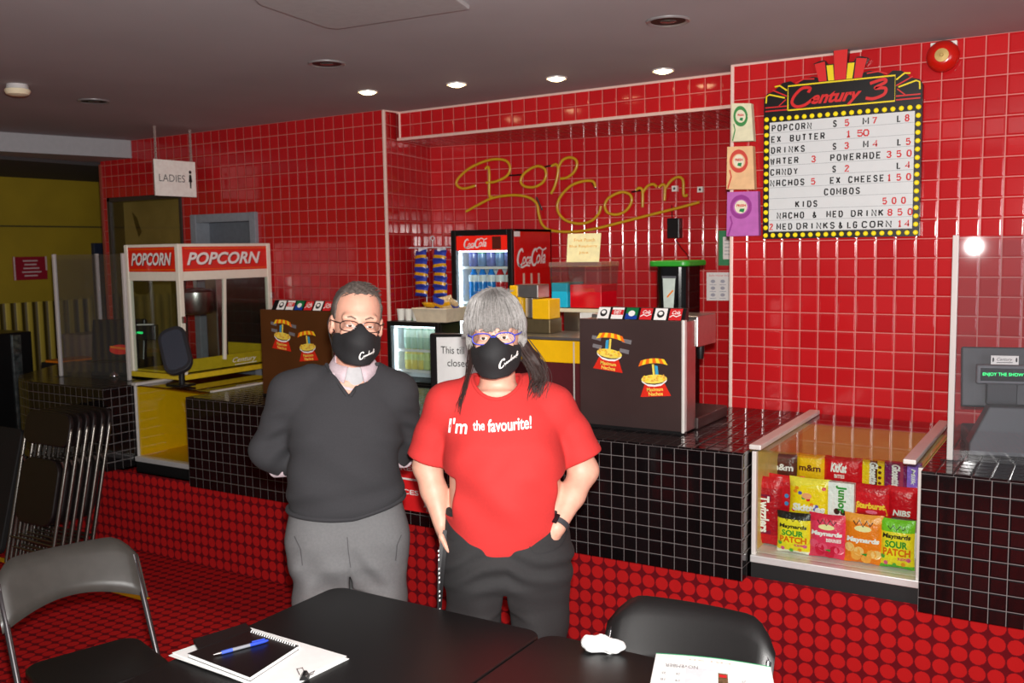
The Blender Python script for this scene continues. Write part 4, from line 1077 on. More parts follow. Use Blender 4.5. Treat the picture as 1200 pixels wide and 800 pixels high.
for k, (dx, dz, rot, lb, mm) in enumerate(((.045, .098, (1.2, .1, .2), 'yellow and blue snack packet lying at the left of the cream bin', [M_SNY, M_SNB]), (.10, .11, (.5, .3, .1), 'blue snack packet standing up in the cream bin, left of the clear one', [M_SNB, M_SNY]),
        (.155, .115, (.3, -.2, .3), 'clear wrapped snack standing in the middle of the cream bin', [M_SNC, M_SNY]), (.20, .105, (.6, .4, -.1), 'clear wrapped snack leaning at the right of the cream bin', [M_SNC, M_SNB]))):
    packet('snack_packet', lb, (bx0+.02+dx, sy+.12+.015*k, FT+dz), .09, .10, .035, mm, rot=rot, band=[(-.35, .3, 1)], group='snacks in the cream bin')
# wire rack of chip packets hanging on the nook wall
nw = lambda z: BKC[0]+.02
RC = bkw(-2.2)
RC = .50
rz1 = AY(505, 290, RC)[2]+.0; rz0 = rz1-.50
colx = [AY(494, 310, RC-.1)[0], AY(516, 310, RC-.1)[0]]
t = thing('snack_rack', 'white wire clip rack hung with blue and yellow chip packets left of the tall fridge', 'rack', (colx[1], RC-.06, rz0))
mb = MB(); mb.tube([(BKC[0]+(RC-.05-BKC[1])/(PC[1]-BKC[1])*(PC[0]-BKC[0])-.004, RC-.05, rz1), (colx[1]+.055, RC-.05, rz1)], .004, 6)
for cx_ in colx: mb.tube([(cx_, RC-.05, rz0), (cx_, RC-.05, rz1)], .004, 6)
hk = colx[0]+.06; mb.tube([(hk, RC-.05, rz1+.05), (hk, RC-.05, rz1)], .003, 6); mb.tube(spline([(hk+.014*math.cos(q), RC-.05, rz1+.062+.014*math.sin(q)) for q in np.linspace(0, 6.28, 9)], 3), .003, 5)
mb.build('wire_frame', M_WIRE, t)
nmc = ['left', 'right']; nmr = ['top', 'second', 'third', 'fourth', 'lowest']
for ci, cx_ in enumerate(colx):
    for r in range(5):
        zc_ = rz1-.055-.058*r
        mb = MB(); mb.box(cx_-.012, RC-.115, zc_+.028, cx_+.012, RC-.046, zc_+.050); mb.build('clip', M_WIRE, t)
        packet('chip_packet', 'blue and yellow chip packet, %s in the %s column of the wire rack' % (nmr[r], nmc[ci]), (cx_, RC-.105-.004*(r % 2), zc_), .104, .082, .045, [M_SNB, M_SNY], rot=(-.25, .06*((r*7+ci*3) % 5-2), .15*((r+ci) % 3-1)), band=[(-.40, .12, 1)], group='chip packets on the wire rack')

# ------------------------------------------------------------------ middle till with a paper sign taped to its back
tx = AY(536, 420, -.82)
t = thing('cash_register', 'black cash register behind the paper sign between the man and the woman', 'cash register', (tx[0], -.62, zc8))
M = Matrix.Translation((tx[0], -.80, zc8)) @ Matrix.Rotation(math.radians(10), 4, 'Z')
zt_ = AY(530, 391, -.80)[2]-zc8
mb = MB(); mb.box(-.17, 0, .10, .17, .05, zt_); mb.xf(M); mb.build('monitor', M_BLACK, t, bevel=.008)
mb = MB(); mb.box(-.16, -.02, 0, .16, .30, .09); mb.xf(M); mb.build('cash_drawer', M_BLACK, t, bevel=.006)
mb = MB(); mb.box(-.05, .01, .085, .05, .06, .12); mb.xf(M); mb.build('stand', M_DGREY, t)
t = thing('paper_sign', 'white paper sign beginning This till, taped to the back of the middle cash register', 'sign', (tx[0], -.81, zc8+.10))
mb = MB(); 
n = 12
V = []; 
for i in range(n+1):
    u = -.125+.25*i/n
    for v in (.075, zt_-.018): V.append(tuple(M @ Vector((u, -.008-.012*math.sin((i/n)*3.1)*(1 if v < .1 else .3), v+.008*(i/n) - .012*(i == n)))))
mb.add(V, [(2*i, 2*i+2, 2*i+3, 2*i+1) for i in range(n)]); mb.build('sheet', M_PAPER, t, smooth=80)
mb = MB(); PT = lambda u, v, d: tuple(M @ Vector((u, -.021-d, v)))
mb.text('This till', (-.095, .035, zt_-.10, zt_-.062), PT, 0, bold=.0); mb.text('is', (.06, .09, zt_-.10, zt_-.068), PT, 0)
mb.text('closed', (-.06, .06, zt_-.165, zt_-.128), PT, 0); mb.build('lettering', M_INK, t)
mb = MB(); mb.flat([(.02, zt_-.022), (.07, zt_-.026), (.06, zt_+.005), (.025, zt_+.0)], lambda u, v, d: tuple(M @ Vector((u, -.022-d, v)))); mb.build('tape', mat('clear_tape', (200, 200, 200), .3), t)

# ------------------------------------------------------------------ neon Pop Corn sign on the back wall
def BKP(px_, py_, off=.03):
    n_ = np.array([-math.sin(BA), math.cos(BA), 0]); d = ray(px_, py_); P0 = np.array([BKC[0], BKC[1], 0])-n_*off
    return CAM + d*(((P0-CAM)@n_)/(d@n_))
M_NEON = mat('yellow_neon_tube', (206, 160, 36), .25, var=.05)
zz0 = BKP(660, 271)
t = thing('neon_sign', 'unlit yellow neon tube sign spelling Pop Corn on the red tiled nook wall', 'sign', BKP(680, 225))
def cr(x, y): return (460+x/2.963, 150+y/2.963)
strokes = {
 'letter_p': [[(288, 200), (245, 210), (222, 195), (232, 170), (275, 135), (340, 110), (390, 112), (408, 135), (398, 165), (360, 185), (325, 190)], [(322, 142), (332, 135), (336, 160), (336, 232), (348, 238)]],
 'letter_o': [[(480, 140), (455, 160), (445, 185), (458, 202), (490, 205), (520, 190), (533, 165), (528, 142), (505, 132), (480, 140)]],
 'second_letter_p': [[(552, 132), (568, 126), (575, 140), (572, 170), (562, 205), (550, 228)], [(575, 140), (590, 112), (615, 102), (636, 110), (640, 130), (628, 155), (605, 172), (582, 176)]],
 'letter_c': [[(705, 205), (695, 185), (660, 185), (620, 200), (585, 235), (572, 270), (580, 300), (605, 322), (650, 332), (690, 322), (715, 298), (724, 270)]],
 'second_letter_o': [[(775, 228), (748, 245), (737, 270), (748, 294), (780, 300), (812, 285), (830, 255), (825, 232), (800, 222), (775, 228)]],
 'letter_r': [[(845, 215), (858, 208), (868, 220), (868, 275)], [(868, 225), (885, 202), (905, 195), (918, 205)]],
 'letter_n': [[(925, 205), (938, 196), (946, 206), (944, 252)], [(946, 212), (965, 185), (990, 170), (1008, 180), (1010, 215), (1012, 235), (1025, 232)]],
 'swash': [[(255, 290), (300, 265), (350, 242), (420, 233), (470, 240), (500, 262), (508, 300), (520, 335), (550, 355), (620, 360), (700, 350), (790, 328), (900, 300), (1000, 275), (1066, 257)]]}
for nm_, ss in strokes.items():
    mb = MB()
    for s_ in ss:
        pts = [BKP(*cr(*k), .045) for k in spline(s_, 8)]
        mb.tube(pts, .0095, 8)
    for s_ in ss:
        for k in (0, len(s_)//2):
            p = BKP(*cr(*s_[k]), .045); q = BKP(*cr(*s_[k]), .0); mb.tube([p, q], .004, 5)
    mb.build(nm_, M_NEON, t, smooth=60)
for a_, b_ in (((398, 165), (450, 162)), ((528, 135), (560, 128)), ((830, 222), (868, 215)), ((690, 182), (706, 210)), ((500, 240), (520, 285))):
    mb = MB(); mb.tube([BKP(*cr(*a_), .03), BKP(*cr(*b_), .03)], .006, 6); mb.build('black_link', M_BLACK, t)
for k, (px_, py_) in enumerate(((791, 221), (821, 222))):
    p = BKP(px_, py_, .012); mb = MB(); mb.box(p[0]-.018, p[1]-.012, p[2]-.018, p[0]+.018, p[1]+.02, p[2]+.018); mb.disc(p[0], p[2], .008, PY(p[1]-.012), .001, 1)
    mb.build('wall_socket', [M_WHITE, M_DGREY], t)
# black transformer box with a cable
a = BKP(785, 256, .0); b = BKP(800, 279, .0)
t = thing('power_adapter', 'small black transformer box on the tiled wall below the neon sign', 'adapter', (a[0], a[1], b[2]))
mb = MB(); mb.box(a[0], a[1]-.05, b[2], b[0], a[1]+.012, a[2]); mb.build('box', M_BLACK, t, bevel=.004)
mb = MB(); mb.tube(spline([((a[0]+b[0])/2, a[1]-.01, b[2]), BKP(798, 290, .01), BKP(806, 300, .01), BKP(808, 312, .01)], 6), .003, 5); mb.tube([(a[0]+.02, a[1]-.01, a[2]), BKP(787, 240, .01)], .003, 5); mb.build('cable', M_BLACK, t)
# notices by the wall edge
def sheet(name, label, cat, pts, mats, extra=None):
    p = [BKP(*k, .006) for k in pts]
    t = thing(name, label, cat, p[0])
    mb = MB(); q = [BKP(*k, .001) for k in pts]
    mb.add(p+q, [(0, 1, 2, 3), (4, 7, 6, 5), (0, 4, 5, 1), (1, 5, 6, 2), (2, 6, 7, 3), (3, 7, 4, 0)]); mb.build('sheet', mats[0], t)
    if extra:
        mb = MB(); extra(mb, lambda u, v, d: tuple((np.array(p[3])*(1-u)*(1-v)+np.array(p[2])*u*(1-v)+np.array(p[0])*(1-u)*v+np.array(p[1])*u*v)-np.array([-math.sin(BA), math.cos(BA), 0])*d)); mb.build('print', mats[1:], t)
    return t
def ex1(mb, P):
    mb.flat([(.22, .18), (1, .18), (1, .82), (.22, .82)], P, .001, 0)
    for k in range(5): mb.ribbon([(.3, .72-.1*k), (.85, .72-.1*k)], .02, P, .0015, 1)
sheet('wall_notice', 'green and white notice on the nook wall behind the popcorn bags', 'notice', [(842, 270), (866, 270), (866, 311), (842, 311)], [mat('green_card', (10, 132, 72), .5), M_WINK, mat('grey_print', (150, 160, 160), .6)], ex1)
def ex2(mb, P):
    mb.text('Safe Hand Washing', (.08, .92, .84, .92), P, .001, 0)
    for r in range(3):
        for c in range(3):
            mb.disc(.2+.3*c, .68-.24*r, .07, P, .001, 1, r2=.06); mb.ribbon([(.1+.3*c, .56-.24*r), (.3+.3*c, .56-.24*r)], .02, P, .001, 1)
sheet('wall_notice', 'white instruction sheet with small diagrams on the nook wall right of the drink urn', 'notice', [(828, 319), (866, 319), (866, 352), (828, 352)], [M_PAPER, mat('pink_print', (220, 110, 110), .6), mat('pale_grey_print', (170, 172, 186), .6)], ex2)

# ------------------------------------------------------------------ menu board on the right wall
M_BBK = mat('black_board_enamel', (16, 14, 14), .35, var=0); M_BYL = mat('yellow_board_paint', (240, 214, 20), .4, var=0); M_BRD = mat('red_board_paint', (214, 34, 34), .4, var=0)
def bp_(px_, py_):
    p = AY(px_, py_, -.05); return (p[0], p[2])
t = thing('menu_board', 'black marquee-shaped price board reading Century 3 with yellow dots on the red tiled wall', 'menu board', (.69, -.03, 1.905))
bx0, bx1, bz0, bz1 = .332, 1.058, 1.908, 2.505
PB = PY(-.05)
mb = MB()
q0 = bp_(893, 137); 
def bb(u, v): return (bx0+(bx1-bx0)*u, bz0+(2.640-bz0)*v)
# outline: rectangle body, stepped shoulders and rays on top
top = bz1+.055
xc = (bx0+bx1)/2
outl = [(bx0, bz0), (bx1, bz0), (bx1, top+.03), (bx1-.015, top+.055), (bx1-.05, top+.065), (bx1-.09, top+.10), (bx1-.13, top+.105), (bx1-.155, top+.085), (xc+.20, top+.085), (xc+.18, top+.105), (xc+.13, top+.115), (xc+.085, top+.105), (xc+.125, top+.175), (xc+.095, top+.185), (xc+.072, top+.185), (xc+.06, top+.165), (xc+.03, top+.165), (xc+.036, top+.235), (xc-.036, top+.235), (xc-.03, top+.165), (xc-.06, top+.165), (xc-.072, top+.185), (xc-.095, top+.185), (xc-.125, top+.175), (xc-.085, top+.105), (xc-.13, top+.115), (xc-.18, top+.105), (xc-.20, top+.085), (bx0+.155, top+.085), (bx0+.13, top+.105), (bx0+.09, top+.10), (bx0+.05, top+.065), (bx0+.015, top+.055), (bx0, top+.03)]
mb.prism(outl, PY(-.012), 0, .038); mb.build('back_board', M_BBK, t)
mb = MB()
PB0 = PY(-.05)
for (a, b, c, d) in ((bx0+.030, bz0+.035, bx1-.030, bz1-.03),): mb.flat([(a, b), (c, b), (c, d), (a, d)], PB0, .001)
wx0, wx1, wz0, wz1 = bx0+.030, bx1-.030, bz0+.035, bz1-.03
lpan = mb.build('letter_panel', mat('white_letter_panel', (214, 216, 216), .5, var=.01), t)
mb = MB()
for k in range(10): mb.ribbon([(wx0, wz0+(wz1-wz0)*(k+.04)/10), (wx1, wz0+(wz1-wz0)*(k+.04)/10)], .0022, PB0, .0016)
mb.build('letter_track', mat('grey_track', (168, 170, 172), .5), lpan)
mb = MB()
nb = 20
for k in range(nb):
    xx = bx0+.015+(bx1-bx0-.03)*k/(nb-1)
    for zz in (bz0+.017, bz1-.014): mb.lathe((xx, -.052, zz), [(.0115, 0), (.0105, -.004), (.006, -.007)], 12, axis='y')
nb = 16
for k in range(1, nb-1):
    zz = bz0+.017+(bz1-.014-bz0-.017)*k/(nb-1)
    for xx in (bx0+.015, bx1-.015): mb.lathe((xx, -.052, zz), [(.0115, 0), (.0105, -.004), (.006, -.007)], 12, axis='y')
mb.build('dot_border', mat('glowing_yellow_dots', (246, 220, 20), .35, emit=(246, 220, 20), estr=.15, var=0), t)  # printed dots, no lamps; a faint glow is put into their colour
# header panel and trims
mb = MB(); hx0, hx1, hz0, hz1 = xc-.245, xc+.245, bz1+.022, top+.082
mb.ribbon([(hx0, hz0), (hx1, hz0), (hx1, hz1), (hx0, hz1), (hx0, hz0)], .007, PB0, .001, 0)
for sx in (-1, 1):
    X = lambda k: xc+sx*k
    mb.ribbon([(X(.25), top+.062), (X(.285), top+.088), (X(.31), top+.085)], .007, PB0, .001, 0)
    mb.ribbon([(X(.26), top+.028), (X(.335), top+.050), (X(.35), top+.043), (X(.352), top+.01)], .007, PB0, .001, 0)
    mb.ribbon([(X(.25), top+.035), (X(.32), top+.070)], .006, PB0, .001, 1); mb.ribbon([(X(.25), top-.012), (X(.355), top-.012)], .006, PB0, .001, 1)
    mb.ribbon([(X(.25), hz0+.004), (X(.355), hz0+.004)], .006, PB0, .001, 1); mb.ribbon([(X(.255), top+.02), (X(.29), top-.01)], .005, PB0, .001, 1)
    mb.ribbon([(X(.21), top+.092), (X(.17), top+.108), (X(.12), top+.104)], .006, PB0, .001, 1)
    mb.flat([(X(.062), top+.088), (X(.098), top+.088), (X(.120), top+.172), (X(.072), top+.180)], PB0, .0012, 1)
    mb.flat([(X(.028), top+.088), (X(.055), top+.088), (X(.064), top+.160), (X(.034), top+.160)], PB0, .0012, 0)
mb.flat([(xc-.026, top+.088), (xc+.026, top+.088), (xc+.032, top+.228), (xc-.032, top+.228)], PB0, .0012, 1)
mb.build('marquee_trim', [M_BYL, M_BRD], t)
mb = MB(); q = lambda x, y: (hx0+.02+x*(hx1-hx0-.04), hz0+.012+y*(hz1-hz0-.024))
th = .012
mb.ribbon([q(*k) for k in spline([(.17, .70), (.19, .92), (.11, .95), (.03, .62), (.0, .25), (.05, .02), (.14, .08), (.22, .35)], 8)], th*1.15, PB0, .0015)
mb.text('entury', (q(.20, 0)[0], q(.72, 0)[0], q(0, -.12)[1], q(0, .66)[1]), PB0, .0015, bold=.035, shear=.4)
mb.ribbon([q(*k) for k in spline([(.80, .85), (.93, 1.0), (.95, .84), (.85, .60), (.95, .55), (.94, .25), (.84, .08), (.76, .14)], 8)], th*1.15, PB0, .0015)
mb.build('title_lettering', M_BRD, t)
rows_ = [
 [('POPCORN', .015, .305, 0), ('S', .455, .483, 0), ('5', .535, .57, 1), ('M', .66, .70, 0), ('7', .72, .755, 1), ('L', .885, .912, 0), ('8', .935, .968, 1)],
 [('EX', .012, .085, 0), ('BUTTER', .15, .40, 0), ('1 50', .54, .69, 1)],
 [('DRINKS', .012, .26, 0), ('S', .455, .483, 0), ('3', .535, .57, 1), ('M', .665, .70, 0), ('4', .728, .765, 1), ('L', .89, .918, 0), ('5', .945, .98, 1)],
 [('WATER', .008, .215, 0), ('3', .305, .34, 1), ('POWERADE', .44, .785, 0), ('3 5 0', .82, .975, 1)],
 [('CANDY', .008, .21, 0), ('S', .455, .483, 0), ('2', .54, .575, 1), ('L', .89, .918, 0), ('4', .945, .98, 1)],
 [('NACHOS', .008, .26, 0), ('5', .305, .34, 1), ('EX CHEESE', .44, .81, 0), ('1 5 0', .825, .975, 1)],
 [('COMBOS', .40, .65, 0)],
 [('KIDS', .195, .355, 0), ('5 0 0', .80, .945, 1)],
 [('NACHO', .06, .26, 0), ('&', .32, .35, 0), ('MED', .42, .535, 0), ('DRINK', .59, .81, 0), ('8 5 0', .835, .99, 1)],
 [('2', .005, .035, 1), ('MED', .06, .175, 0), ('DRINKS', .205, .48, 0), ('&', .505, .535, 0), ('LG', .565, .635, 0), ('CORN', .665, .865, 0), ('14', .90, .985, 1)]]
STK = {  # block letters as strokes on a 2 x 3 grid
 'A': [[(0, 0), (.15, 3), (1.85, 3), (2, 0)], [(.08, 1.3), (1.92, 1.3)]], 'B': [[(0, 0), (0, 3), (1.6, 3), (1.9, 2.3), (1.5, 1.6), (0, 1.6)], [(1.5, 1.6), (2, .8), (1.6, 0), (0, 0)]],
 'C': [[(2, 2.3), (1.6, 3), (.4, 3), (0, 2.4), (0, .6), (.4, 0), (1.6, 0), (2, .7)]], 'D': [[(0, 0), (0, 3), (1.4, 3), (2, 2.2), (2, .8), (1.4, 0), (0, 0)]],
 'E': [[(2, 3), (0, 3), (0, 0), (2, 0)], [(0, 1.55), (1.6, 1.55)]], 'G': [[(2, 2.3), (1.6, 3), (.4, 3), (0, 2.4), (0, .6), (.4, 0), (1.6, 0), (2, .6), (2, 1.4), (1.1, 1.4)]],
 'H': [[(0, 0), (0, 3)], [(2, 0), (2, 3)], [(0, 1.5), (2, 1.5)]], 'I': [[(1, 0), (1, 3)]], 'K': [[(0, 0), (0, 3)], [(2, 3), (.1, 1.4)], [(.7, 1.8), (2, 0)]],
 'L': [[(0, 3), (0, 0), (2, 0)]], 'M': [[(-.1, 0), (-.1, 3), (1, 1.2), (2.1, 3), (2.1, 0)]], 'N': [[(0, 0), (0, 3), (2, 0), (2, 3)]], 'O': [[(.4, 0), (0, .6), (0, 2.4), (.4, 3), (1.6, 3), (2, 2.4), (2, .6), (1.6, 0), (.4, 0)]],
 'P': [[(0, 0), (0, 3), (1.6, 3), (2, 2.3), (1.6, 1.5), (0, 1.5)]], 'R': [[(0, 0), (0, 3), (1.6, 3), (2, 2.3), (1.6, 1.5), (0, 1.5)], [(1.0, 1.5), (2, 0)]],
 'S': [[(1.9, 2.4), (1.5, 3), (.5, 3), (0, 2.3), (.5, 1.6), (1.5, 1.4), (2, .7), (1.5, 0), (.5, 0), (0, .6)]], 'T': [[(0, 3), (2, 3)], [(1, 3), (1, 0)]], 'U': [[(0, 3), (0, .6), (.4, 0), (1.6, 0), (2, .6), (2, 3)]],
 'W': [[(0, 3), (.4, 0), (1, 2), (1.6, 0), (2, 3)]], 'X': [[(0, 0), (2, 3)], [(0, 3), (2, 0)]], 'Y': [[(0, 3), (1, 1.5), (2, 3)], [(1, 1.5), (1, 0)]], '&': [[(2, 0), (.4, 2.4), (.8, 3), (1.3, 2.4), (.1, .9), (.4, 0), (1.2, 0), (2, 1.2)]],
 '0': [[(.5, 0), (.1, .8), (.1, 2.2), (.5, 3), (1.5, 3), (1.9, 2.2), (1.9, .8), (1.5, 0), (.5, 0)]], '1': [[(.5, 2.4), (1.1, 3), (1.1, 0)], [(.5, 0), (1.7, 0)]], '2': [[(.1, 2.3), (.5, 3), (1.5, 3), (1.9, 2.3), (0, 0), (2, 0)]],
 '3': [[(.1, 2.5), (.5, 3), (1.5, 3), (1.9, 2.3), (1.4, 1.6), (.8, 1.6)], [(1.4, 1.6), (2, .8), (1.5, 0), (.5, 0), (0, .6)]], '4': [[(1.5, 0), (1.5, 3), (0, 1), (2, 1)]], '5': [[(1.8, 3), (.2, 3), (.1, 1.7), (1.4, 1.9), (2, 1.1), (1.5, 0), (.5, 0), (0, .5)]],
 '7': [[(0, 3), (2, 3), (.7, 0)]], '8': [[(.5, 1.6), (.1, 2.3), (.5, 3), (1.5, 3), (1.9, 2.3), (1.5, 1.6), (.5, 1.6), (0, .8), (.5, 0), (1.5, 0), (2, .8), (1.5, 1.6)]]}
def block_word(mb, s_, u0, u1, v0, v1, P, d):
    n_ = len(s_); pitch = (u1-u0)/n_ if n_ == 1 else (u1-u0)/(n_-.28)
    lw = pitch*.74 if n_ > 1 else (u1-u0)
    if ' ' in s_ and s_[0].isdigit(): lw = pitch*1.12
    for i, ch in enumerate(s_):
        if ch == ' ': continue
        a0 = u0+i*pitch; th_ = .0064 if ch in 'MWN&' else .0066
        for st in STK[ch]:
            mb.ribbon([(a0+th_/2+x/2*(lw-th_), v0+th_/2+y/3*(v1-v0-th_)) for x, y in st], th_, P, d)
            for x, y in st[1:-1]: mb.disc(a0+th_/2+x/2*(lw-th_), v0+th_/2+y/3*(v1-v0-th_), th_/2, P, d+.0001, n=8)
for r, its in enumerate(rows_):
    za = wz1-(wz1-wz0)*(r+.86)/10; zb_ = wz1-(wz1-wz0)*(r+.24)/10
    for (s_, a, b, cc) in its:
        mb = MB(); block_word(mb, s_, wx0+(wx1-wx0)*a, wx0+(wx1-wx0)*b, za, zb_, PB0, .0025); mb.build('price_number' if cc else 'price_word', M_RINK if cc else M_INK, lpan)

# three paper popcorn bags taped over the wall edge
def popbag(label, pts, col, ring, y):
    p = [AY(*k, y) for k in pts]
    c = sum(p)/4
    t = thing('popcorn_bag', label, 'popcorn bag', (c[0], y, p[3][2]), 0, None)
    mb = MB(); d = np.array([0, .045, 0]); q = [k+d for k in p]
    mb.add(p+q, [(0, 1, 2, 3), (4, 7, 6, 5), (1, 5, 6, 2), (3, 7, 4, 0), (2, 6, 7, 3)])
    mb.build('paper_bag', mat(label[:18].replace(' ', '_'), col, .7, var=.06, vscale=25), t, bevel=.003)
    P = lambda u, v, d: tuple(p[3]*(1-u)*(1-v)+p[2]*u*(1-v)+p[0]*(1-u)*v+p[1]*u*v-np.array([0, d, 0]))
    mb = MB(); n = 24
    mb.ribbon([(.46+.30*math.cos(2*math.pi*k/n), .66+.22*math.sin(2*math.pi*k/n)) for k in range(n+1)], .10, P, .002, 0)
    mb.disc(.46, .66, .20, P, .0015, 1, r2=.15); mb.text('FRESH', (.32, .62, .66, .72), P, .0025, 2, bold=.04); mb.flat([(.40, .56), (.55, .53), (.58, .62), (.44, .62)], P, .0025, 3)
    mb.ribbon([(.06, .02), (.18, .30), (.12, .46)], .05, P, .0015, 0)
    mb.build('print', [mat(label[:18].replace(' ', '_')+'_ring', ring, .6), mat('bag_pale', (236, 226, 200), .7), M_RINK, M_GINK], t)
popbag('cream paper popcorn bag with green ring, top of three on the wall edge', [(857, 121), (880, 121), (883, 165), (857, 166)], (232, 226, 190), (60, 140, 70), -.055)
popbag('peach paper popcorn bag with red ring, middle of three on the wall edge', [(852, 172), (882, 171), (884, 222), (851, 222)], (236, 190, 140), (210, 70, 56), -.055)
popbag('purple paper popcorn bag, lowest of three on the wall edge', [(852, 225), (888, 224), (889, 276), (851, 277)], (190, 100, 180), (150, 50, 140), -.055)

# fire bell
c = AY(1105, 66, -.04)
t = thing('fire_bell', 'round red fire alarm bell high on the right wall', 'bell', c)
mb = MB(); mb.box(c[0]-.055, -.03, c[2]-.02, c[0]+.055, -.002, CEIL-.012); mb.build('back_box', M_WHITE, t, bevel=.003)
mb = MB(); mb.lathe((c[0], -.03, c[2]), [(.066, 0), (.070, -.012), (.062, -.034), (.04, -.048), (.030, -.050)], 32, axis='y'); mb.build('gong', mat('red_bell_enamel', (196, 26, 16), .2, var=0), t, smooth=50)
mb = MB(); mb.lathe((c[0], -.078, c[2]), [(.030, 0), (.029, -.003), (.008, -.004), (.006, -.008)], 24, axis='y'); mb.build('centre_plate', mat('brass_plate', (190, 160, 96), .4, metal=.4), t, smooth=40)

# red distancing poster on the counter front
a = AY(455, 527, FY-.006); b = AY(510, 603, FY-.006)
t = thing('distance_poster', 'red poster with white print on the counter front between the man and the woman', 'poster', ((a[0]+b[0])/2, FY, b[2]))
mb = MB(); x0, x1 = a[0]-.15, b[0]; mb.box(x0, FY-.004, b[2], x1, FY-.001, a[2]); mb.build('sheet', mat('poster_red', (226, 30, 34), .5, var=.02), t)
mb = MB(); P = PY(FY-.0045); zt_ = a[2]
mb.text('METRES', (x1-.33, x1-.115, zt_-.095, zt_-.068), P, .0005, bold=.02); mb.ribbon([(x1-.34, zt_-.135), (x1-.03, zt_-.138)], .010, P, .0005)
for xx in (x1-.34, x1-.03): mb.ribbon([(xx, zt_-.122), (xx, zt_-.152)], .010, P, .0005)
mb.text('POUCES', (x1-.33, x1-.10, zt_-.215, zt_-.190), P, .0005, bold=.02)
mb.flat([(x1-.05+.024*math.cos(k*math.pi/6)*(1 if k % 2 else .55), zt_-.255+.028*math.sin(k*math.pi/6)*(1 if k % 2 else .55)) for k in range(12)], P, .0005); mb.ribbon([(x1-.05, zt_-.29), (x1-.05, zt_-.25)], .008, P, .0005)
mb.build('print', M_WINK, t)

# ------------------------------------------------------------------ candy in the case
def candy(name, label, px, y, cols, bands, texts, kind='bag', d=.045, tilt=0.0, deco=None, zfloor=None):
    x0p, x1p, y0p, y1p = px
    a = AY(x0p, (y0p+y1p)/2, y); b = AY(x1p, (y0p+y1p)/2, y); tp = AY((x0p+x1p)/2, y0p, y)[2]; bt = AY((x0p+x1p)/2, y1p, y)[2]
    if zfloor is not None: bt = zfloor+.002
    cx_, wv, hv = (a[0]+b[0])/2, b[0]-a[0], tp-bt
    t = thing(name, label, 'candy', (cx_, y, bt))
    R = Matrix.Rotation(-tilt, 3, 'X')
    C = Vector((cx_, y, bt+hv/2))
    P = lambda u, v, dep: tuple(C+R @ Vector((u, -dep, v)))
    mb = MB()
    if kind == 'bag': pillow(mb, wv*1.02, hv, d, P, 0, 10, 12, bands)
    else:
        mb.box(-wv/2, -d/2, -hv/2, wv/2, d/2, hv/2)
        mb.v = [P(p[0], p[2], -p[1]) for p in mb.v]
    mb.build('wrapper' if kind == 'bag' else 'carton', [mat('candy_%d_%d_%d' % c, c, .3, var=.04, vscale=40, bump=.004, bscale=70) for c in cols], t, smooth=60 if kind == 'bag' else None)
    def dep(u, v):
        if kind != 'bag': return d/2+.0008
        return d/2*(max(0, 1-abs(v)**3)**.6)*(max(0, 1-abs(u)**4)**.6)+.0012
    Q = lambda u, v, dd: P((u-.5)*wv, (v-.5)*hv, dep(2*u-1, 2*v-1)+dd)
    if deco:
        mb = MB(); ms = deco(mb, Q); mb.build('artwork', [mat('candy_%d_%d_%d' % c, c, .3, var=.04, vscale=40) for c in ms], t)
    if texts:
        mb = MB(); mm = []
        for (s_, box, col, bo, sh, vert) in texts:
            m_ = mat('candy_%d_%d_%d' % col, col, .3, var=.04, vscale=40)
            if m_ not in mm: mm.append(m_)
            if vert:
                u0, u1, v0, v1 = box; mb.text(s_, (0, 1, 0, 1), lambda a_, b_, dd: Q(u1-(1-b_)*(u1-u0) if vert < 0 else u0+b_*(u1-u0), v1-a_*(v1-v0) if vert > 0 else v0+a_*(v1-v0), dd+.0012), 0, mm.index(m_), bold=bo, shear=sh)
            else: mb.text(s_, box, lambda a_, b_, dd: Q(a_, b_, dd+.0012), 0, mm.index(m_), bold=bo, shear=sh)
        mb.build('lettering', mm, t)
    return t
Wt, Bk, Rd, Gn = (244, 242, 238), (30, 26, 24), (206, 24, 36), (30, 150, 50)
CF = FB+.092
def cpx(x0, x1, y0, y1): return (860+x0/3.636, 860+x1/3.636, 470+y0/3.636, 470+y1/3.636)
def sour(mb, Q):
    n = 16
    mb.flat([(.5+(.40 if k % 2 else .30)*math.cos(2*math.pi*k/n), .45+(.26 if k % 2 else .20)*math.sin(2*math.pi*k/n)) for k in range(n)], Q, .0004, 0)
    for k, (u, v) in enumerate(((.2, .12), (.45, .09), (.7, .12), (.85, .22), (.12, .25))): mb.disc(u, v, .06, Q, .0006, 1+k % 3, r2=.045)
    mb.ribbon([(.25, .86), (.32, .80), (.40, .88), (.5, .79), (.6, .88), (.68, .80), (.75, .86)], .02, Q, .0006, 4)
    return [(250, 230, 40), (220, 90, 130), (90, 170, 60), (240, 150, 30), Bk]
def fruit(c1, c2):
    def f(mb, Q):
        rng = random.Random(3)
        for k in range(7): mb.disc(rng.uniform(.15, .85), rng.uniform(.1, .38), .13, Q, .0004+k*1e-4, k % 2, r2=.09)
        mb.ribbon([(.25, .86), (.32, .78), (.40, .88), (.5, .76), (.6, .88), (.68, .78), (.75, .86)], .025, Q, .0012, 2)
        mb.disc(.5, .72, .22, Q, .0008, 3, r2=.06); mb.flat([(.45, .22), (.6, .18), (.62, .24)], Q, .0015, 4)
        return [c1, c2, Bk, (250, 236, 170), Gn]
    return f
yF, yM, yB = -.885, -.79, -.60
stk = [('Maynards', (.10, .90, .60, .72), Bk, .04, .1, 0), ('SOUR', (.18, .82, .44, .58), Gn, .04, 0, 0), ('PATCH', (.12, .90, .28, .43), (230, 110, 20), .04, 0, 0), ('KIDS', (.55, .80, .20, .26), (220, 70, 110), .04, 0, 0)]
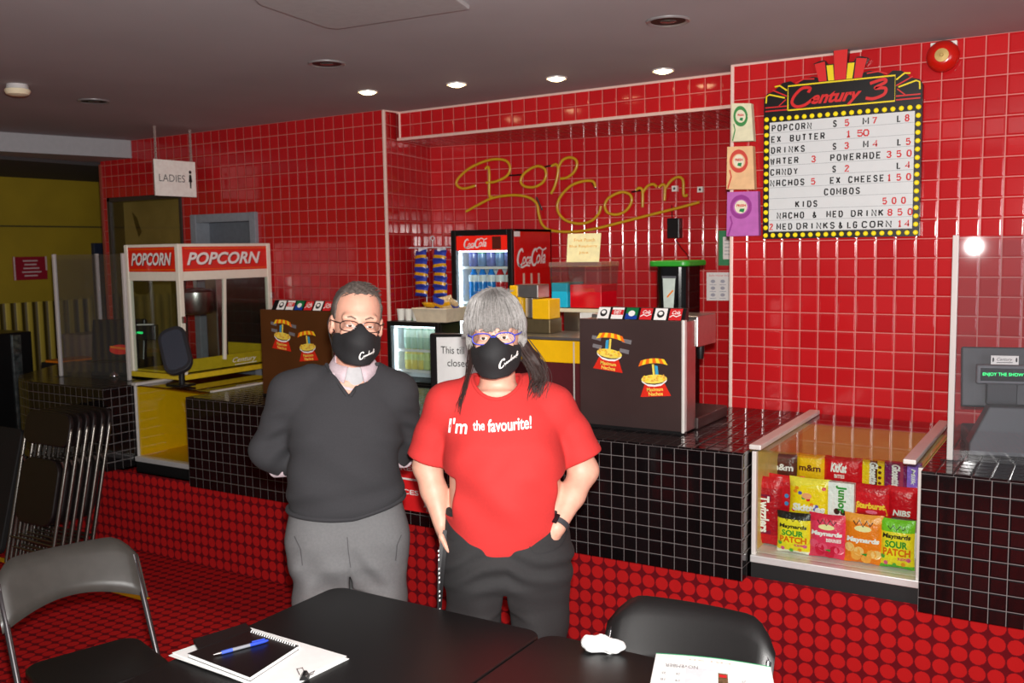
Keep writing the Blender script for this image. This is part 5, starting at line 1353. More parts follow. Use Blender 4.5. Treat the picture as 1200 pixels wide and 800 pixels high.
candy('candy_bag', 'yellow sour candy bag in the front row, beside the tall dark red bag', cpx(185, 330, 470, 660), yF, [(246, 224, 40), (36, 34, 30), (244, 240, 220)], [(.62, 1, 1), (-1, -.8, 2)], stk, deco=sour, zfloor=CF)
candy('candy_bag', 'pink berry candy bag in the front row', cpx(322, 478, 478, 680), yF, [(236, 60, 96), (226, 40, 70)], [(.6, 1, 1)], [('Maynards', (.08, .92, .50, .63), Wt, .05, .1, 0), ('BERRIES', (.5, .9, .40, .48), Wt, .03, 0, 0)], deco=fruit((214, 20, 60), (240, 90, 120)), zfloor=CF)
candy('candy_bag', 'orange peach candy bag in the front row', cpx(472, 637, 478, 705), yF, [(246, 130, 24), (250, 160, 60)], [(.6, 1, 1)], [('Maynards', (.08, .92, .42, .55), Wt, .05, .1, 0)], deco=fruit((250, 170, 70), (252, 200, 120)), zfloor=CF)
candy('candy_bag', 'yellow sour candy bag with green top at the right end of the front row', cpx(622, 772, 500, 720), yF, [(246, 224, 40), (120, 200, 40), (90, 180, 50)], [(.45, 1, 1), (-1, -.85, 2)], stk, deco=sour, zfloor=CF)
candy('candy_bag', 'tall dark red licorice bag at the left end of the candy case', cpx(84, 205, 315, 650), yF+.055, [(176, 14, 30), (206, 24, 36), (120, 8, 20)], [(.75, 1, 1), (-1, -.75, 1)], [('Twizzlers', (.26, .62, .20, .72), Wt, .04, 0, 1), ('NIBS', (.16, .26, .45, .7), (250, 220, 60), .02, 0, 1)], d=.05, zfloor=CF,
      deco=lambda mb, Q: (mb.flat([(.2, .18), (.66, .18), (.66, .74), (.2, .74)], Q, .0004, 0), [mb.tube([Q(.75, .12+.09*k, .002), Q(.95, .12+.09*k, .002)], .002, 5, 1) for k in range(8)], [(130, 20, 60), (200, 30, 40)])[-1])
candy('candy_bag', 'red candy bag with blue dots standing behind the yellow rainbow bag', cpx(150, 300, 312, 470), yM+.05, [(206, 20, 34), (226, 40, 46)], [(.6, 1, 1)], None, deco=lambda mb, Q: ([mb.disc(.15+.2*(k % 4), .35+.18*(k//4), .06, Q, .0006, k % 2, r2=.05) for k in range(10)], [(60, 150, 210), (120, 190, 80)])[-1], zfloor=FB+.2)
candy('candy_bag', 'bright yellow rainbow candy bag in the middle row', cpx(238, 415, 325, 490), yM-.02, [(248, 216, 20), (246, 226, 70)], [(.55, 1, 1)], [('Skittles', (.10, .88, .14, .34), Wt, .05, .1, 0)], zfloor=None,
      deco=lambda mb, Q: ([mb.disc(.12+.76*((k*37) % 100)/100, .15+.7*((k*61) % 100)/100, .05, Q, .0006, k % 4, r2=.045) for k in range(12)], mb.flat([(.3, .42), (.85, .5), (.85, .88), (.3, .80)], Q, .001, 4), mb.disc(.45, .55, .12, Q, .0014, 5, r2=.08), [(220, 40, 50), (60, 160, 70), (70, 90, 180), (240, 140, 30), (250, 222, 30), (246, 170, 120)])[-1])
candy('candy_box', 'white mint candy box with green lettering in the middle row', cpx(405, 515, 345, 490), yM-.045, [(240, 240, 236)], None, [('Junior', (.30, .72, .12, .92), Gn, .04, 0, 1)], kind='box', d=.03, deco=lambda mb, Q: (mb.disc(.35, .16, .12, Q, .0006, 0, r2=.09), mb.disc(.6, .14, .12, Q, .0007, 0, r2=.08), [(60, 34, 26)])[-1])
candy('candy_bag', 'red chew candy bag with yellow label in the middle row right of the white box', cpx(512, 672, 352, 490), yM-.02, [(214, 24, 36), (196, 16, 30)], [(.5, 1, 1)], [('Starburst', (.08, .86, .26, .46), (250, 210, 60), .05, .1, 0)], deco=lambda mb, Q: (mb.flat([(.06, .08), (.92, .08), (.88, .32), (.08, .32)], Q, .0005, 0), mb.disc(.5, .16, .16, Q, .0008, 1, r2=.06), [(240, 180, 30), (246, 120, 150)])[-1])
candy('candy_bag', 'glossy red candy bag at the right end of the middle row', cpx(655, 785, 362, 500), yM-.02, [(204, 14, 30), (224, 40, 50)], [(.6, 1, 1)], [('NIBS', (.2, .8, .1, .3), Wt, .04, .2, 0)], d=.05)
candy('candy_bag', 'brown chocolate candy bag at the left end of the back row', cpx(152, 272, 222, 330), yB, [(86, 44, 32), (110, 60, 60)], [(.6, 1, 1)], [('m&m', (.1, .88, .36, .62), Wt, .03, 0, 0)], d=.035)
candy('candy_bag', 'yellow chocolate candy bag second from the left in the back row', cpx(268, 388, 222, 335), yB, [(246, 196, 20), (250, 170, 30)], [(.6, 1, 1)], [('m&m', (.12, .88, .36, .60), (86, 40, 26), .03, 0, 0)], d=.035)
candy('candy_bag', 'wide red wafer bar bag in the middle of the back row', cpx(384, 550, 235, 355), yB, [(214, 20, 32), (190, 14, 26)], [(-1, -.6, 1)], [('KitKat', (.2, .62, .45, .78), Wt, .05, .2, 0), ('BITES', (.3, .56, .25, .38), Wt, .03, 0, 0)], d=.04)
candy('candy_box', 'yellow raisin candy box right of the red bag in the back row', cpx(550, 643, 248, 360), yB, [(246, 206, 20)], None, [('Glosette', (.32, .72, .08, .92), Wt, .05, .2, 1)], kind='box', d=.025, deco=lambda mb, Q: (mb.ribbon([(.52, .02), (.52, .98)], .34, Q, .0004, 0), [mb.disc(.8, .15+.2*k, .08, Q, .0006, 0, r2=.06) for k in range(4)], [(90, 40, 24)])[-1])
candy('candy_box', 'purple candy box in the back row', cpx(645, 738, 258, 370), yB, [(120, 24, 90)], None, [('Glosette', (.32, .72, .08, .92), Wt, .05, .2, 1)], kind='box', d=.025, deco=lambda mb, Q: (mb.ribbon([(.78, .05), (.78, .95)], .16, Q, .0004, 0), [(170, 60, 90)])[-1])
candy('candy_box', 'lilac chocolate box at the right end of the back row', cpx(740, 800, 262, 380), yB, [(150, 110, 220)], None, [('Milk', (.3, .6, .2, .8), Wt, .03, .2, 1)], kind='box', d=.025)

# ------------------------------------------------------------------ far-left hall things
a = AX(15, 301, XH+.012); b = AX(56, 327, XH+.012)
t = thing('wall_sign', 'dark red sign with white lines on the mustard wall at far left', 'sign', (XH, (a[1]+b[1])/2, b[2]))
mb = MB(); mb.box(XH+.002, a[1], b[2], XH+.014, b[1], a[2]); mb.build('board', mat('maroon_sign', (150, 20, 40), .5), t, bevel=.002)
mb = MB(); P = PX(XH+.014); wv = b[1]-a[1]; hv = a[2]-b[2]
for k, (u0, u1) in enumerate(((.28, .72), (.32, .68), (.28, .76), (.24, .82), (.3, .7))): mb.ribbon([(a[1]+u0*wv, a[2]-hv*(.18+.16*k)), (a[1]+u1*wv, a[2]-hv*(.18+.16*k))], hv*.06, P, .001)
mb.flat([(a[1], b[2]), (a[1]+.05*wv, b[2]), (a[1]+.05*wv, a[2]), (a[1], a[2])], P, .001); mb.flat([(b[1]-.05*wv, b[2]+.4*hv), (b[1], b[2]+.4*hv), (b[1], a[2]), (b[1]-.05*wv, a[2])], P, .001)
mb.build('print', mat('pale_pink_print', (210, 180, 180), .5), t)
a = AX(0, 391, -5.9); b = AX(37, 391, -5.9)
t = thing('drinks_cabinet', 'tall black cabinet with a shiny edge strip before the mustard wall at far left', 'cabinet', (-6.0, (a[1]+b[1])/2, 0))
mb = MB(); mb.box(-6.35, a[1]-.3, 0, -5.9, b[1], a[2]); mb.build('body', M_BLACK, t, bevel=.01)
e0 = AX(13, 391, -5.9)[1]; e1 = AX(23, 391, -5.9)[1]
mb = MB(); mb.box(-5.9, e0, .03, -5.885, e1, a[2]-.02); mb.build('edge_strip', mat('iridescent_foil', (180, 190, 190), .15, metal=.9, var=.5, vscale=25), t, bevel=.003)
a = AX(94, 393, -5.7); b = AX(122, 430, -5.7)
t = thing('crate_panel', 'pale beige box standing behind the left counter by the mustard wall', 'box', (-5.7, (a[1]+b[1])/2, 0))
mb = MB(); mb.box(-5.95, a[1], 0, -5.7, b[1]+.25, a[2]); mb.build('carton', mat('pale_beige_card', (150, 128, 108), .7), t, bevel=.004)
mb = MB(); mb.box(-5.96, a[1]-.004, a[2]-.03, -5.69, b[1]+.254, a[2]+.004); mb.build('lid', mat('pale_beige_card', (150, 128, 108), .7), t, bevel=.003)
p = AX(92, 421, -5.2); 
t = thing('tray', 'flat orange tray on a dark shelf behind the rounded left counter', 'tray', (-5.25, p[1], .86))
pz = AX(92, 421, -5.25)
mb = MB(); mb.prism(rrect(-5.45, -5.22, pz[1]-.18, pz[1]+.17, .04), lambda u, v, d: (u, v, d), pz[2]-.012, pz[2]+.004); mb.build('plate', M_ORANGE, t, bevel=.003)
mb = MB(); mb.box(-5.46, pz[1]-.19, 0, -5.21, pz[1]+.18, pz[2]-.012); mb.build('stand', M_BLACKM, t, bevel=.004)
# ------------------------------------------------------------------ yellow floor tape
mb = MB(); mb.box(-4.3, -1.555, .0005, -2.61, -1.51, .002)
solo('floor_tape', mb, mat('yellow_tape', (232, 176, 10), .5, var=.05), 'strip of yellow tape on the red carpet beside the left chair', 'tape')

# ------------------------------------------------------------------ folding tables
M_TAB = mat('black_table_plastic', (15, 13, 13), .40, var=.12, vscale=60, bump=.0004, bscale=500)
M_TUBE = mat('black_chrome_tube', (120, 118, 120), .22, metal=.9, var=.03)
TH = .735
def fold_table(label, x0, x1, y0, y1):
    t = thing('folding_table', label, 'table', ((x0+x1)/2, (y0+y1)/2, 0))
    mb = MB(); mb.prism(rrect(x0, x1, y0, y1, .055, 8), lambda u, v, d: (u, v, d), TH-.038, TH); mb.build('tabletop', M_TAB, t, bevel=.006, seg=3)
    mb = MB(); mb.box(x0+.05, y0+.05, TH-.06, x0+.075, y1-.05, TH-.038); mb.box(x1-.075, y0+.05, TH-.06, x1-.05, y1-.05, TH-.038); mb.build('side_rail', M_BLACK, t)
    for yy in (y0+.25, y1-.25):
        for xx in (x0+.09, x1-.09):
            mb = MB(); mb.tube([(xx, yy, 0), (xx, yy, TH-.04)], .014, 10); mb.build('leg', M_TUBE, t, smooth=40)
        mb = MB(); mb.tube([(x0+.09, yy, .16), (x1-.09, yy, .16)], .010, 8); mb.build('brace', M_TUBE, t, smooth=40)
        mb = MB(); mb.tube([((x0+x1)/2, yy, .16), ((x0+x1)/2, yy+(.3 if yy < (y0+y1)/2 else -.3), TH-.05)], .008, 8); mb.build('brace', M_TUBE, t, smooth=40)
    return t
YT = -2.392
fold_table('black folding table on the left, carrying the notebook and papers', -.425, .400, YT-1.80, YT)
fold_table('black folding table on the right, carrying the calendar and tissue', .405, 1.225, YT-1.80, YT)

# ------------------------------------------------------------------ folding chairs
M_VINYL = mat('black_vinyl', (20, 19, 19), .36, var=.1, vscale=90, bump=.0002, bscale=700)
M_VINYLG = mat('sheen_grey_black_vinyl', (66, 63, 59), .34, var=.08, vscale=20, bump=.0002, bscale=700)  # black vinyl greyed to carry the backrest's silver sheen in its colour
def chair_parts(t, M, vinyl, H=.82, W=.235, tube=M_TUBE):
    def X(mb, name, m, **k): mb.xf(M); return mb.build(name, m, t, **k)
    top = (.235, H); ft = (-.20, 0.0)
    def side(z): f_ = z/H; return ft[0]+(top[0]-ft[0])*f_
    fr = []
    for sx in (-1, 1):
        fr.append([(sx*W, side(0), .01), (sx*W, side(.3), .3), (sx*W, side(.62), .62), (sx*W, side(.72), .72)])
    crn = [(W*math.cos(a), side(H-.10+.085*math.sin(a)), H-.10+.085*math.sin(a)) for a in np.linspace(math.pi, 0, 13)]
    pts = fr[0]+[(-W+.0, side(.74), .74)]+[(max(-W, min(W, c[0]*1.0)), c[1], c[2]) for c in spline([(-W, side(H-.09), H-.09), (-W+.02, side(H-.055)+.006, H-.055), (-W+.07, side(H-.03)+.020, H-.032), (0, side(H-.03)+.034, H-.026), (W-.07, side(H-.03)+.020, H-.032), (W-.02, side(H-.055)+.006, H-.055), (W, side(H-.09), H-.09)], 4)]+[(W, side(.74), .74)]+fr[1][::-1]
    mb = MB(); mb.tube(pts, .0115, 8); X(mb, 'front_frame', tube, smooth=50)
    # padded backrest wrapping the top of the frame
    nu, nv = 20, 8; F = []; V = []
    for sgn in (1, -1):
        for j in range(nv+1):
            for i in range(nu+1):
                u = -1+2*i/nu; v = j/nv
                au = abs(u)
                ztop = H+.012-.075*max(0, (au-.62)/.38)**2.2
                zlow = H-.165-.032*(au**3)+.012*math.cos(u*math.pi)
                z = zlow+(ztop-zlow)*v
                yb = side(z)+.035*(1-u*u)
                th_ = .024*(max(0, 1-(2*v-1)**6)**.5)*(max(0, 1-u**10)**.5)+.001
                V.append(((W+.017)*u, yb-sgn*th_, z))
    m_ = (nu+1)*(nv+1)
    for s_ in range(2):
        for j in range(nv):
            for i in range(nu):
                f = (s_*m_+j*(nu+1)+i, s_*m_+j*(nu+1)+i+1, s_*m_+(j+1)*(nu+1)+i+1, s_*m_+(j+1)*(nu+1)+i)
                F.append(f if s_ == 0 else f[::-1])
    edge = [j*(nu+1) for j in range(nv+1)]; 
    loop = [i for i in range(nu+1)]+[j*(nu+1)+nu for j in range(1, nv+1)]+[nv*(nu+1)+i for i in range(nu-1, -1, -1)]+[j*(nu+1) for j in range(nv-1, 0, -1)]
    for k in range(len(loop)): a, b = loop[k], loop[(k+1) % len(loop)]; F.append((a, m_+a, m_+b, b))
    mb = MB(); mb.add(V, F); X(mb, 'backrest', vinyl, smooth=60)
    # seat
    mb = MB(); mb.prism(rrect(-.20, .20, -.235, .14, .07, 6), lambda u, v, d: (u, v, d), .425, .455); X(mb, 'seat', M_VINYL, bevel=.01, seg=3)
    # rear leg frame
    pts = []
    for sx in (-1, 1): pts.append([(sx*(W-.022), .27, .01), (sx*(W-.022), .08, .28), (sx*(W-.022), -.10, .42)])
    rl = []
    for q_ in pts:
        mb = MB(); mb.tube(q_, .0105, 8); rl.append(X(mb, 'rear_leg', tube, smooth=50))
    mb = MB(); mb.tube([(-W+.022, .22, .085), (W-.022, .22, .085)], .008, 8); X(mb, 'crossbar', tube, smooth=50)
    mb = MB(); mb.tube([(-W, side(.14), .14), (W, side(.14), .14)], .008, 8); X(mb, 'crossbar', tube, smooth=50)
    for k_, sx in enumerate((-1, 1)):
        mb = MB(); mb.tube([(sx*W, side(0), 0), (sx*W, side(.03), .03)], .0145, 8); X(mb, 'foot_cap', M_BLACK)
        mb = MB(); mb.tube([(sx*(W-.022), .277, 0), (sx*(W-.022), .256, .03)], .0135, 8); mb.xf(M); mb.build('foot_cap', M_BLACK, rl[k_])
# left chair faces the tables
bl = np.array([-1.330, -2.775]); ang = math.atan2(.126, .431)
fwd = np.array([.96, -.28]); rz = math.atan2(fwd[0], -fwd[1])
org = bl - fwd*(-.14)
org = bl + fwd*.135
t = thing('folding_chair', 'black folding chair with a shiny grey-looking back at the lower left beside the table', 'folding chair', (org[0], org[1], 0), rz)
chair_parts(t, Matrix.Translation((org[0], org[1], 0)) @ Matrix.Rotation(rz, 4, 'Z'), M_VINYLG, .80)
org = (.815, -2.475); rz = math.radians(2)
t = thing('folding_chair', 'black padded folding chair tucked behind the right table near the candy case', 'folding chair', (org[0], org[1], 0), rz)
chair_parts(t, Matrix.Translation((org[0], org[1], 0)) @ Matrix.Rotation(rz, 4, 'Z'), M_VINYL, .825)
# folded chairs leaning on the left counter
def folded(t):
    W, H = .225, .93
    mb = MB(); mb.tube([(-W, 0, .0), (-W, 0, H-.10)]+[tuple(k) for k in spline([(-W, 0, H-.09), (-W+.03, 0, H-.03), (-W+.09, 0, H), (W-.09, 0, H), (W-.03, 0, H-.03), (W, 0, H-.09)], 4)]+[(W, 0, H-.10), (W, 0, 0)], .0115, 8); mb.build('front_frame', M_TUBEB, t, world=False, smooth=50)
    mb = MB(); mb.prism(rrect(-W-.004, W+.004, H-.19, H+.012, .07, 6), lambda u, v, d: (u, d, v), -.014, .014); mb.build('backrest', M_VINYLB, t, world=False, bevel=.008, seg=3)
    mb = MB(); mb.prism(rrect(-.19, .19, .26, .66, .09, 6), lambda u, v, d: (u, d, v), -.018, .008); mb.build('seat', M_VINYLB, t, world=False, bevel=.008, seg=3)
    for sx in (-1, 1):
        mb = MB(); mb.tube([(sx*(W-.025), .012, .03), (sx*(W-.025), .012, .62), (sx*(W-.03), -.01, .66)], .0105, 8); mb.build('rear_leg', M_TUBEB, t, world=False, smooth=50)
    for a_, b_, z_ in ((-W+.025, .012, .10), (-W, 0, .16)):
        mb = MB(); mb.tube([(a_, b_, z_), (-a_, b_, z_)], .008, 8); mb.build('crossbar', M_TUBEB, t, world=False, smooth=50)
    for k in range(4):
        mb = MB(); mb.tube([(-.10+.05*k, .0, .66), (-.10+.05*k, .0, .74)], .005, 6); mb.build('spindle', M_TUBEB, t, world=False)
M_TUBEB = mat('dark_chrome_tube', (120, 114, 108), .25, metal=.9, var=.03)
M_VINYLB = mat('dark_brown_black_vinyl', (28, 22, 22), .35, var=.1)
ordn = ['front folded chair of the stack leaning on the left counter, seat facing out', 'second folded chair from the front of the stack leaning on the left counter', 'third folded chair from the front of the stack leaning on the left counter', 'fourth folded chair from the front of the stack leaning on the left counter', 'fifth folded chair from the front of the stack leaning on the left counter', 'rearmost folded chair of the stack, touching the left counter']
ch0 = None
for k in range(6):
    loc = (-3.665+.004*((k*5) % 3), -1.565+.052*k, 0.012)
    if k == 0:
        ch0 = thing('folded_chair', ordn[0], 'folding chair', loc, 0, 'folded chairs leaning on the left counter'); folded(ch0); ch0.rotation_euler = (-math.radians(13), 0, 0)
    else: dup(ch0, loc, ordn[k], 0.0)
# folded table leaning further left
t = thing('folded_table', 'black folded table leaning on the left counter beside the stacked chairs at the frame edge', 'table', (-4.35, -1.50, 0))
Mf = Matrix.Translation((-4.35, -1.50, 0.003)) @ Matrix.Rotation(-math.radians(15), 4, 'X')
mb = MB(); mb.prism(rrect(-.42, .30, .01, .80, .05), lambda u, v, d: (u, d, v), -.02, .02); mb.xf(Mf); mb.build('tabletop', M_BLACKM, t, bevel=.006)
mb = MB(); mb.tube([(-.35, .035, .1), (-.35, .035, .7), (.2, .035, .7), (.2, .035, .1)], .012, 8); mb.xf(Mf); mb.build('leg', M_TUBEB, t)

# ------------------------------------------------------------------ things on the tables
def P4z(pts, z): return [AZ(x, y, z) for x, y in pts]
rng = random.Random(11)
c = P4z([(202, 769), (290, 738), (407, 773), (322, 815)], TH)
t = thing('paper_stack', 'stack of loose white papers under the black notebook on the left table', 'papers', sum(c)/4)
ctr = sum(c)/4
for k in range(5):
    a = rng.uniform(-.05, .05) if k < 4 else 0; ox, oy = rng.uniform(-.008, .008), rng.uniform(-.008, .008)
    ca, sa = math.cos(a), math.sin(a)
    pts = [(ctr[0]+(p[0]-ctr[0])*ca-(p[1]-ctr[1])*sa+ox, ctr[1]+(p[0]-ctr[0])*sa+(p[1]-ctr[1])*ca+oy) for p in c]
    mb = MB(); mb.prism(pts[::-1], lambda u, v, d: (u, v, d), TH+.0005+.0016*k, TH+.0019+.0016*k); mb.build('sheet', M_PAPER, t)
ZP = TH+.0085
# binder clip
p = AZ(357, 794, ZP)
t = thing('binder_clip', 'small black binder clip on the loose papers', 'clip', p)
mb = MB(); mb.prism([(-.013, 0), (.013, 0), (.004, .014), (-.004, .014)], lambda u, v, d: (p[0]+u*.8+d*.6, p[1]+u*.6-d*.8, p[2]+v), -.016, .016); mb.build('spring_body', M_BLACK, t)
for q in (-1, 1):
    mb = MB(); mb.tube([(p[0]+q*.008, p[1]+.008, p[2]+.010), (p[0]+q*.022, p[1]+.016, p[2]+.018), (p[0]+q*.030, p[1]+.002, p[2]+.018), (p[0]+q*.010, p[1]-.008, p[2]+.010)], .0012, 5); mb.build('wire_handle', M_STEEL, t)
# spiral notebook
c = P4z([(220, 767), (294, 740), (350, 758), (293, 795)], ZP+.008)
ctr = sum(c)/4
t = thing('spiral_notebook', 'black spiral-bound notebook lying on the loose papers', 'notebook', (ctr[0], ctr[1], ZP))
mb = MB(); mb.prism([(p[0], p[1]) for p in c][::-1], lambda u, v, d: (ctr[0]+(u-ctr[0])*.985, ctr[1]+(v-ctr[1])*.985, d), ZP+.001, ZP+.011); mb.build('pages', M_PAPER, t)
for z0 in (ZP+.0112, ZP):
    mb = MB(); mb.prism([(p[0], p[1]) for p in c][::-1], lambda u, v, d: (u, v, d), z0, z0+.0012); mb.build('cover', mat('black_notebook_cover', (14, 13, 14), .3, var=.05), t)
mb = MB(); a, b = c[1], c[2]; n = 20
ax_ = (b-a)/np.linalg.norm(b-a); pr_ = np.array([-ax_[1], ax_[0], 0])
for k in range(n):
    q = a+(b-a)*(.05+.9*k/(n-1)); ctrq = np.array([q[0], q[1], ZP+.006])
    mb.tube([ctrq+pr_*.011*math.cos(w_)+np.array([0, 0, .012*math.sin(w_)])+ax_*.0006*w_ for w_ in np.linspace(0, 6.0, 12)], .0016, 5)
mb.build('spiral_binding', mat('white_wire', (226, 226, 224), .35, metal=.2, var=0), t)
# black folder / phone wallet
c = P4z([(226, 748), (288, 729), (296, 737), (232, 760)], ZP+.012)
ctr = sum(c)/4
t = thing('phone_wallet', 'flat black phone wallet on the papers behind the notebook', 'phone case', (ctr[0], ctr[1], ZP))
mb = MB(); mb.prism([(p[0], p[1]) for p in c][::-1], lambda u, v, d: (u, v, d), ZP, ZP+.011); mb.build('cover', M_BLACK, t, bevel=.002)
mb = MB(); mb.tube([(c[3][0], c[3][1], ZP+.006), (c[2][0], c[2][1], ZP+.006)], .003, 6); mb.build('steel_edge', M_STEEL, t)
# pen
a = AZ(250, 767, ZP+.018); b = AZ(314, 750, ZP+.018); d_ = b-a
t = thing('pen', 'blue and grey ballpoint pen lying across the black notebook', 'pen', (a[0], a[1], ZP+.012))
mb = MB(); mb.tube([a, a+d_*.10, a+d_*.14], [.0008, .004, .0045], 10); mb.build('tip', M_STEEL, t, smooth=50)
mb = MB(); mb.tube([a+d_*.14, a+d_*.34], [.0052, .0055], 10); mb.build('grip', mat('blue_pen_grip', (70, 96, 200), .45), t, smooth=50)
mb = MB(); mb.tube([a+d_*.34, a+d_*.66], .005, 10); mb.build('barrel', mat('grey_pen_barrel', (140, 142, 150), .35), t, smooth=50)
mb = MB(); mb.tube([a+d_*.66, a+d_*.93, a+d_], [.0052, .005, .003], 10); mb.tube([a+d_*.70+np.array([0, 0, .008]), a+d_*.94+np.array([0, 0, .007])], .002, 6); mb.build('clip_cap', mat('blue_pen_cap', (52, 80, 200), .35), t, smooth=50)
# crumpled tissue
a = AZ(682, 752, TH+.02); b = AZ(732, 758, TH+.02)
V0 = MB(); ctr = (a+b)/2; ln_ = np.linalg.norm(b-a)/2*1.0; V0.ball((0, 0, 0), (1, 1, 1), 40)
Vn = []
dx = (b-a)/np.linalg.norm(b-a); dy = np.array([-dx[1], dx[0], 0])
for p in V0.v:
    x, y, z = p
    k = 1+.14*math.sin(7*x+3*z)+.10*math.sin(11*y-5*x+2)+.08*math.sin(17*z+9*x)
    lump = 1.0+.35*math.exp(-((x+.75)/.3)**2)
    q = ctr+dx*x*ln_*(1+.06*k)+dy*y*.028*k*lump+np.array([0, 0, z*.021*k*lump])
    Vn.append((q[0], q[1], max(q[2], TH+.0006)))
V0.v = Vn
solo('tissue', V0, M_PAPER, 'crumpled white tissue lying on the right table by the chair', 'tissue', smooth=70)
# printed calendar sheet
c = [AZ(x, y, z) for (x, y), z in zip([(769, 765), (903, 781), (921, 870), (752, 850)], (TH+.004, TH+.02, TH+.004, TH+.002))]
t = thing('calendar_sheet', 'white printed calendar page with a green edge and small photo on the right table', 'calendar', (sum(c)/4)*np.array([1, 1, 0])+np.array([0, 0, TH]))
def PCAL(u, v, d): 
    p = c[3]*(1-u)*(1-v)+c[2]*u*(1-v)+c[0]*(1-u)*v+c[1]*u*v
    return (p[0], p[1], p[2]+.006*math.sin(u*3.1)*v+d)
mb = MB(); n = 10
for d in (0, -.0012):
    for j in range(6):
        for i in range(n):
            f = [PCAL(i/n, j/6, d), PCAL((i+1)/n, j/6, d), PCAL((i+1)/n, (j+1)/6, d), PCAL(i/n, (j+1)/6, d)]
            mb.quad(f if d == 0 else f[::-1])
mb.build('sheet', M_PAPER, t)
mb = MB(); mb.ribbon([(k/12, .995) for k in range(13)], .012, PCAL, .0006, 0)
def RT(P): return lambda u, v, d: P(1-u, 1-v, d)       # the page is read from the far side
PR = PCAL
def utext(s_, u0, u1, v0, v1, mi): mb.text(s_, (1-u1, 1-u0, 1-v1, 1-v0), lambda u, v, d: PCAL(1-u, 1-v, d), .0008, mi, bold=.0)
utext('NOVEMBER', .10, .38, .80, .845, 1)
utext('FRI 20', .30, .66, .925, .945, 2)
for (s_, u) in (('25', .08), ('26', .2), ('27', .74), ('28', .88)): utext(s_, u, u+.035, .69, .72, 1)
for (s_, u) in (('18', .08), ('19', .2), ('20', .74), ('21', .88)): utext(s_, u, u+.035, .60, .63, 1)
mb.flat([(.28, .55), (.54, .55), (.54, .82), (.28, .82)], PCAL, .0009, 3); mb.flat([(.55, .50), (.63, .50), (.63, .78), (.55, .78)], PCAL, .0009, 4); mb.flat([(.56, .72), (.62, .72), (.62, .76), (.56, .76)], PCAL, .0011, 5)
mb.build('print', [mat('green_page_edge', (30, 170, 110), .6), mat('grey_print_ink', (90, 90, 96), .7), mat('pale_orange_print', (226, 190, 170), .7), mat('pale_grey_panel', (224, 222, 226), .8), mat('brown_photo_print', (110, 84, 56), .5, var=.4, vscale=90), M_RINK], t)
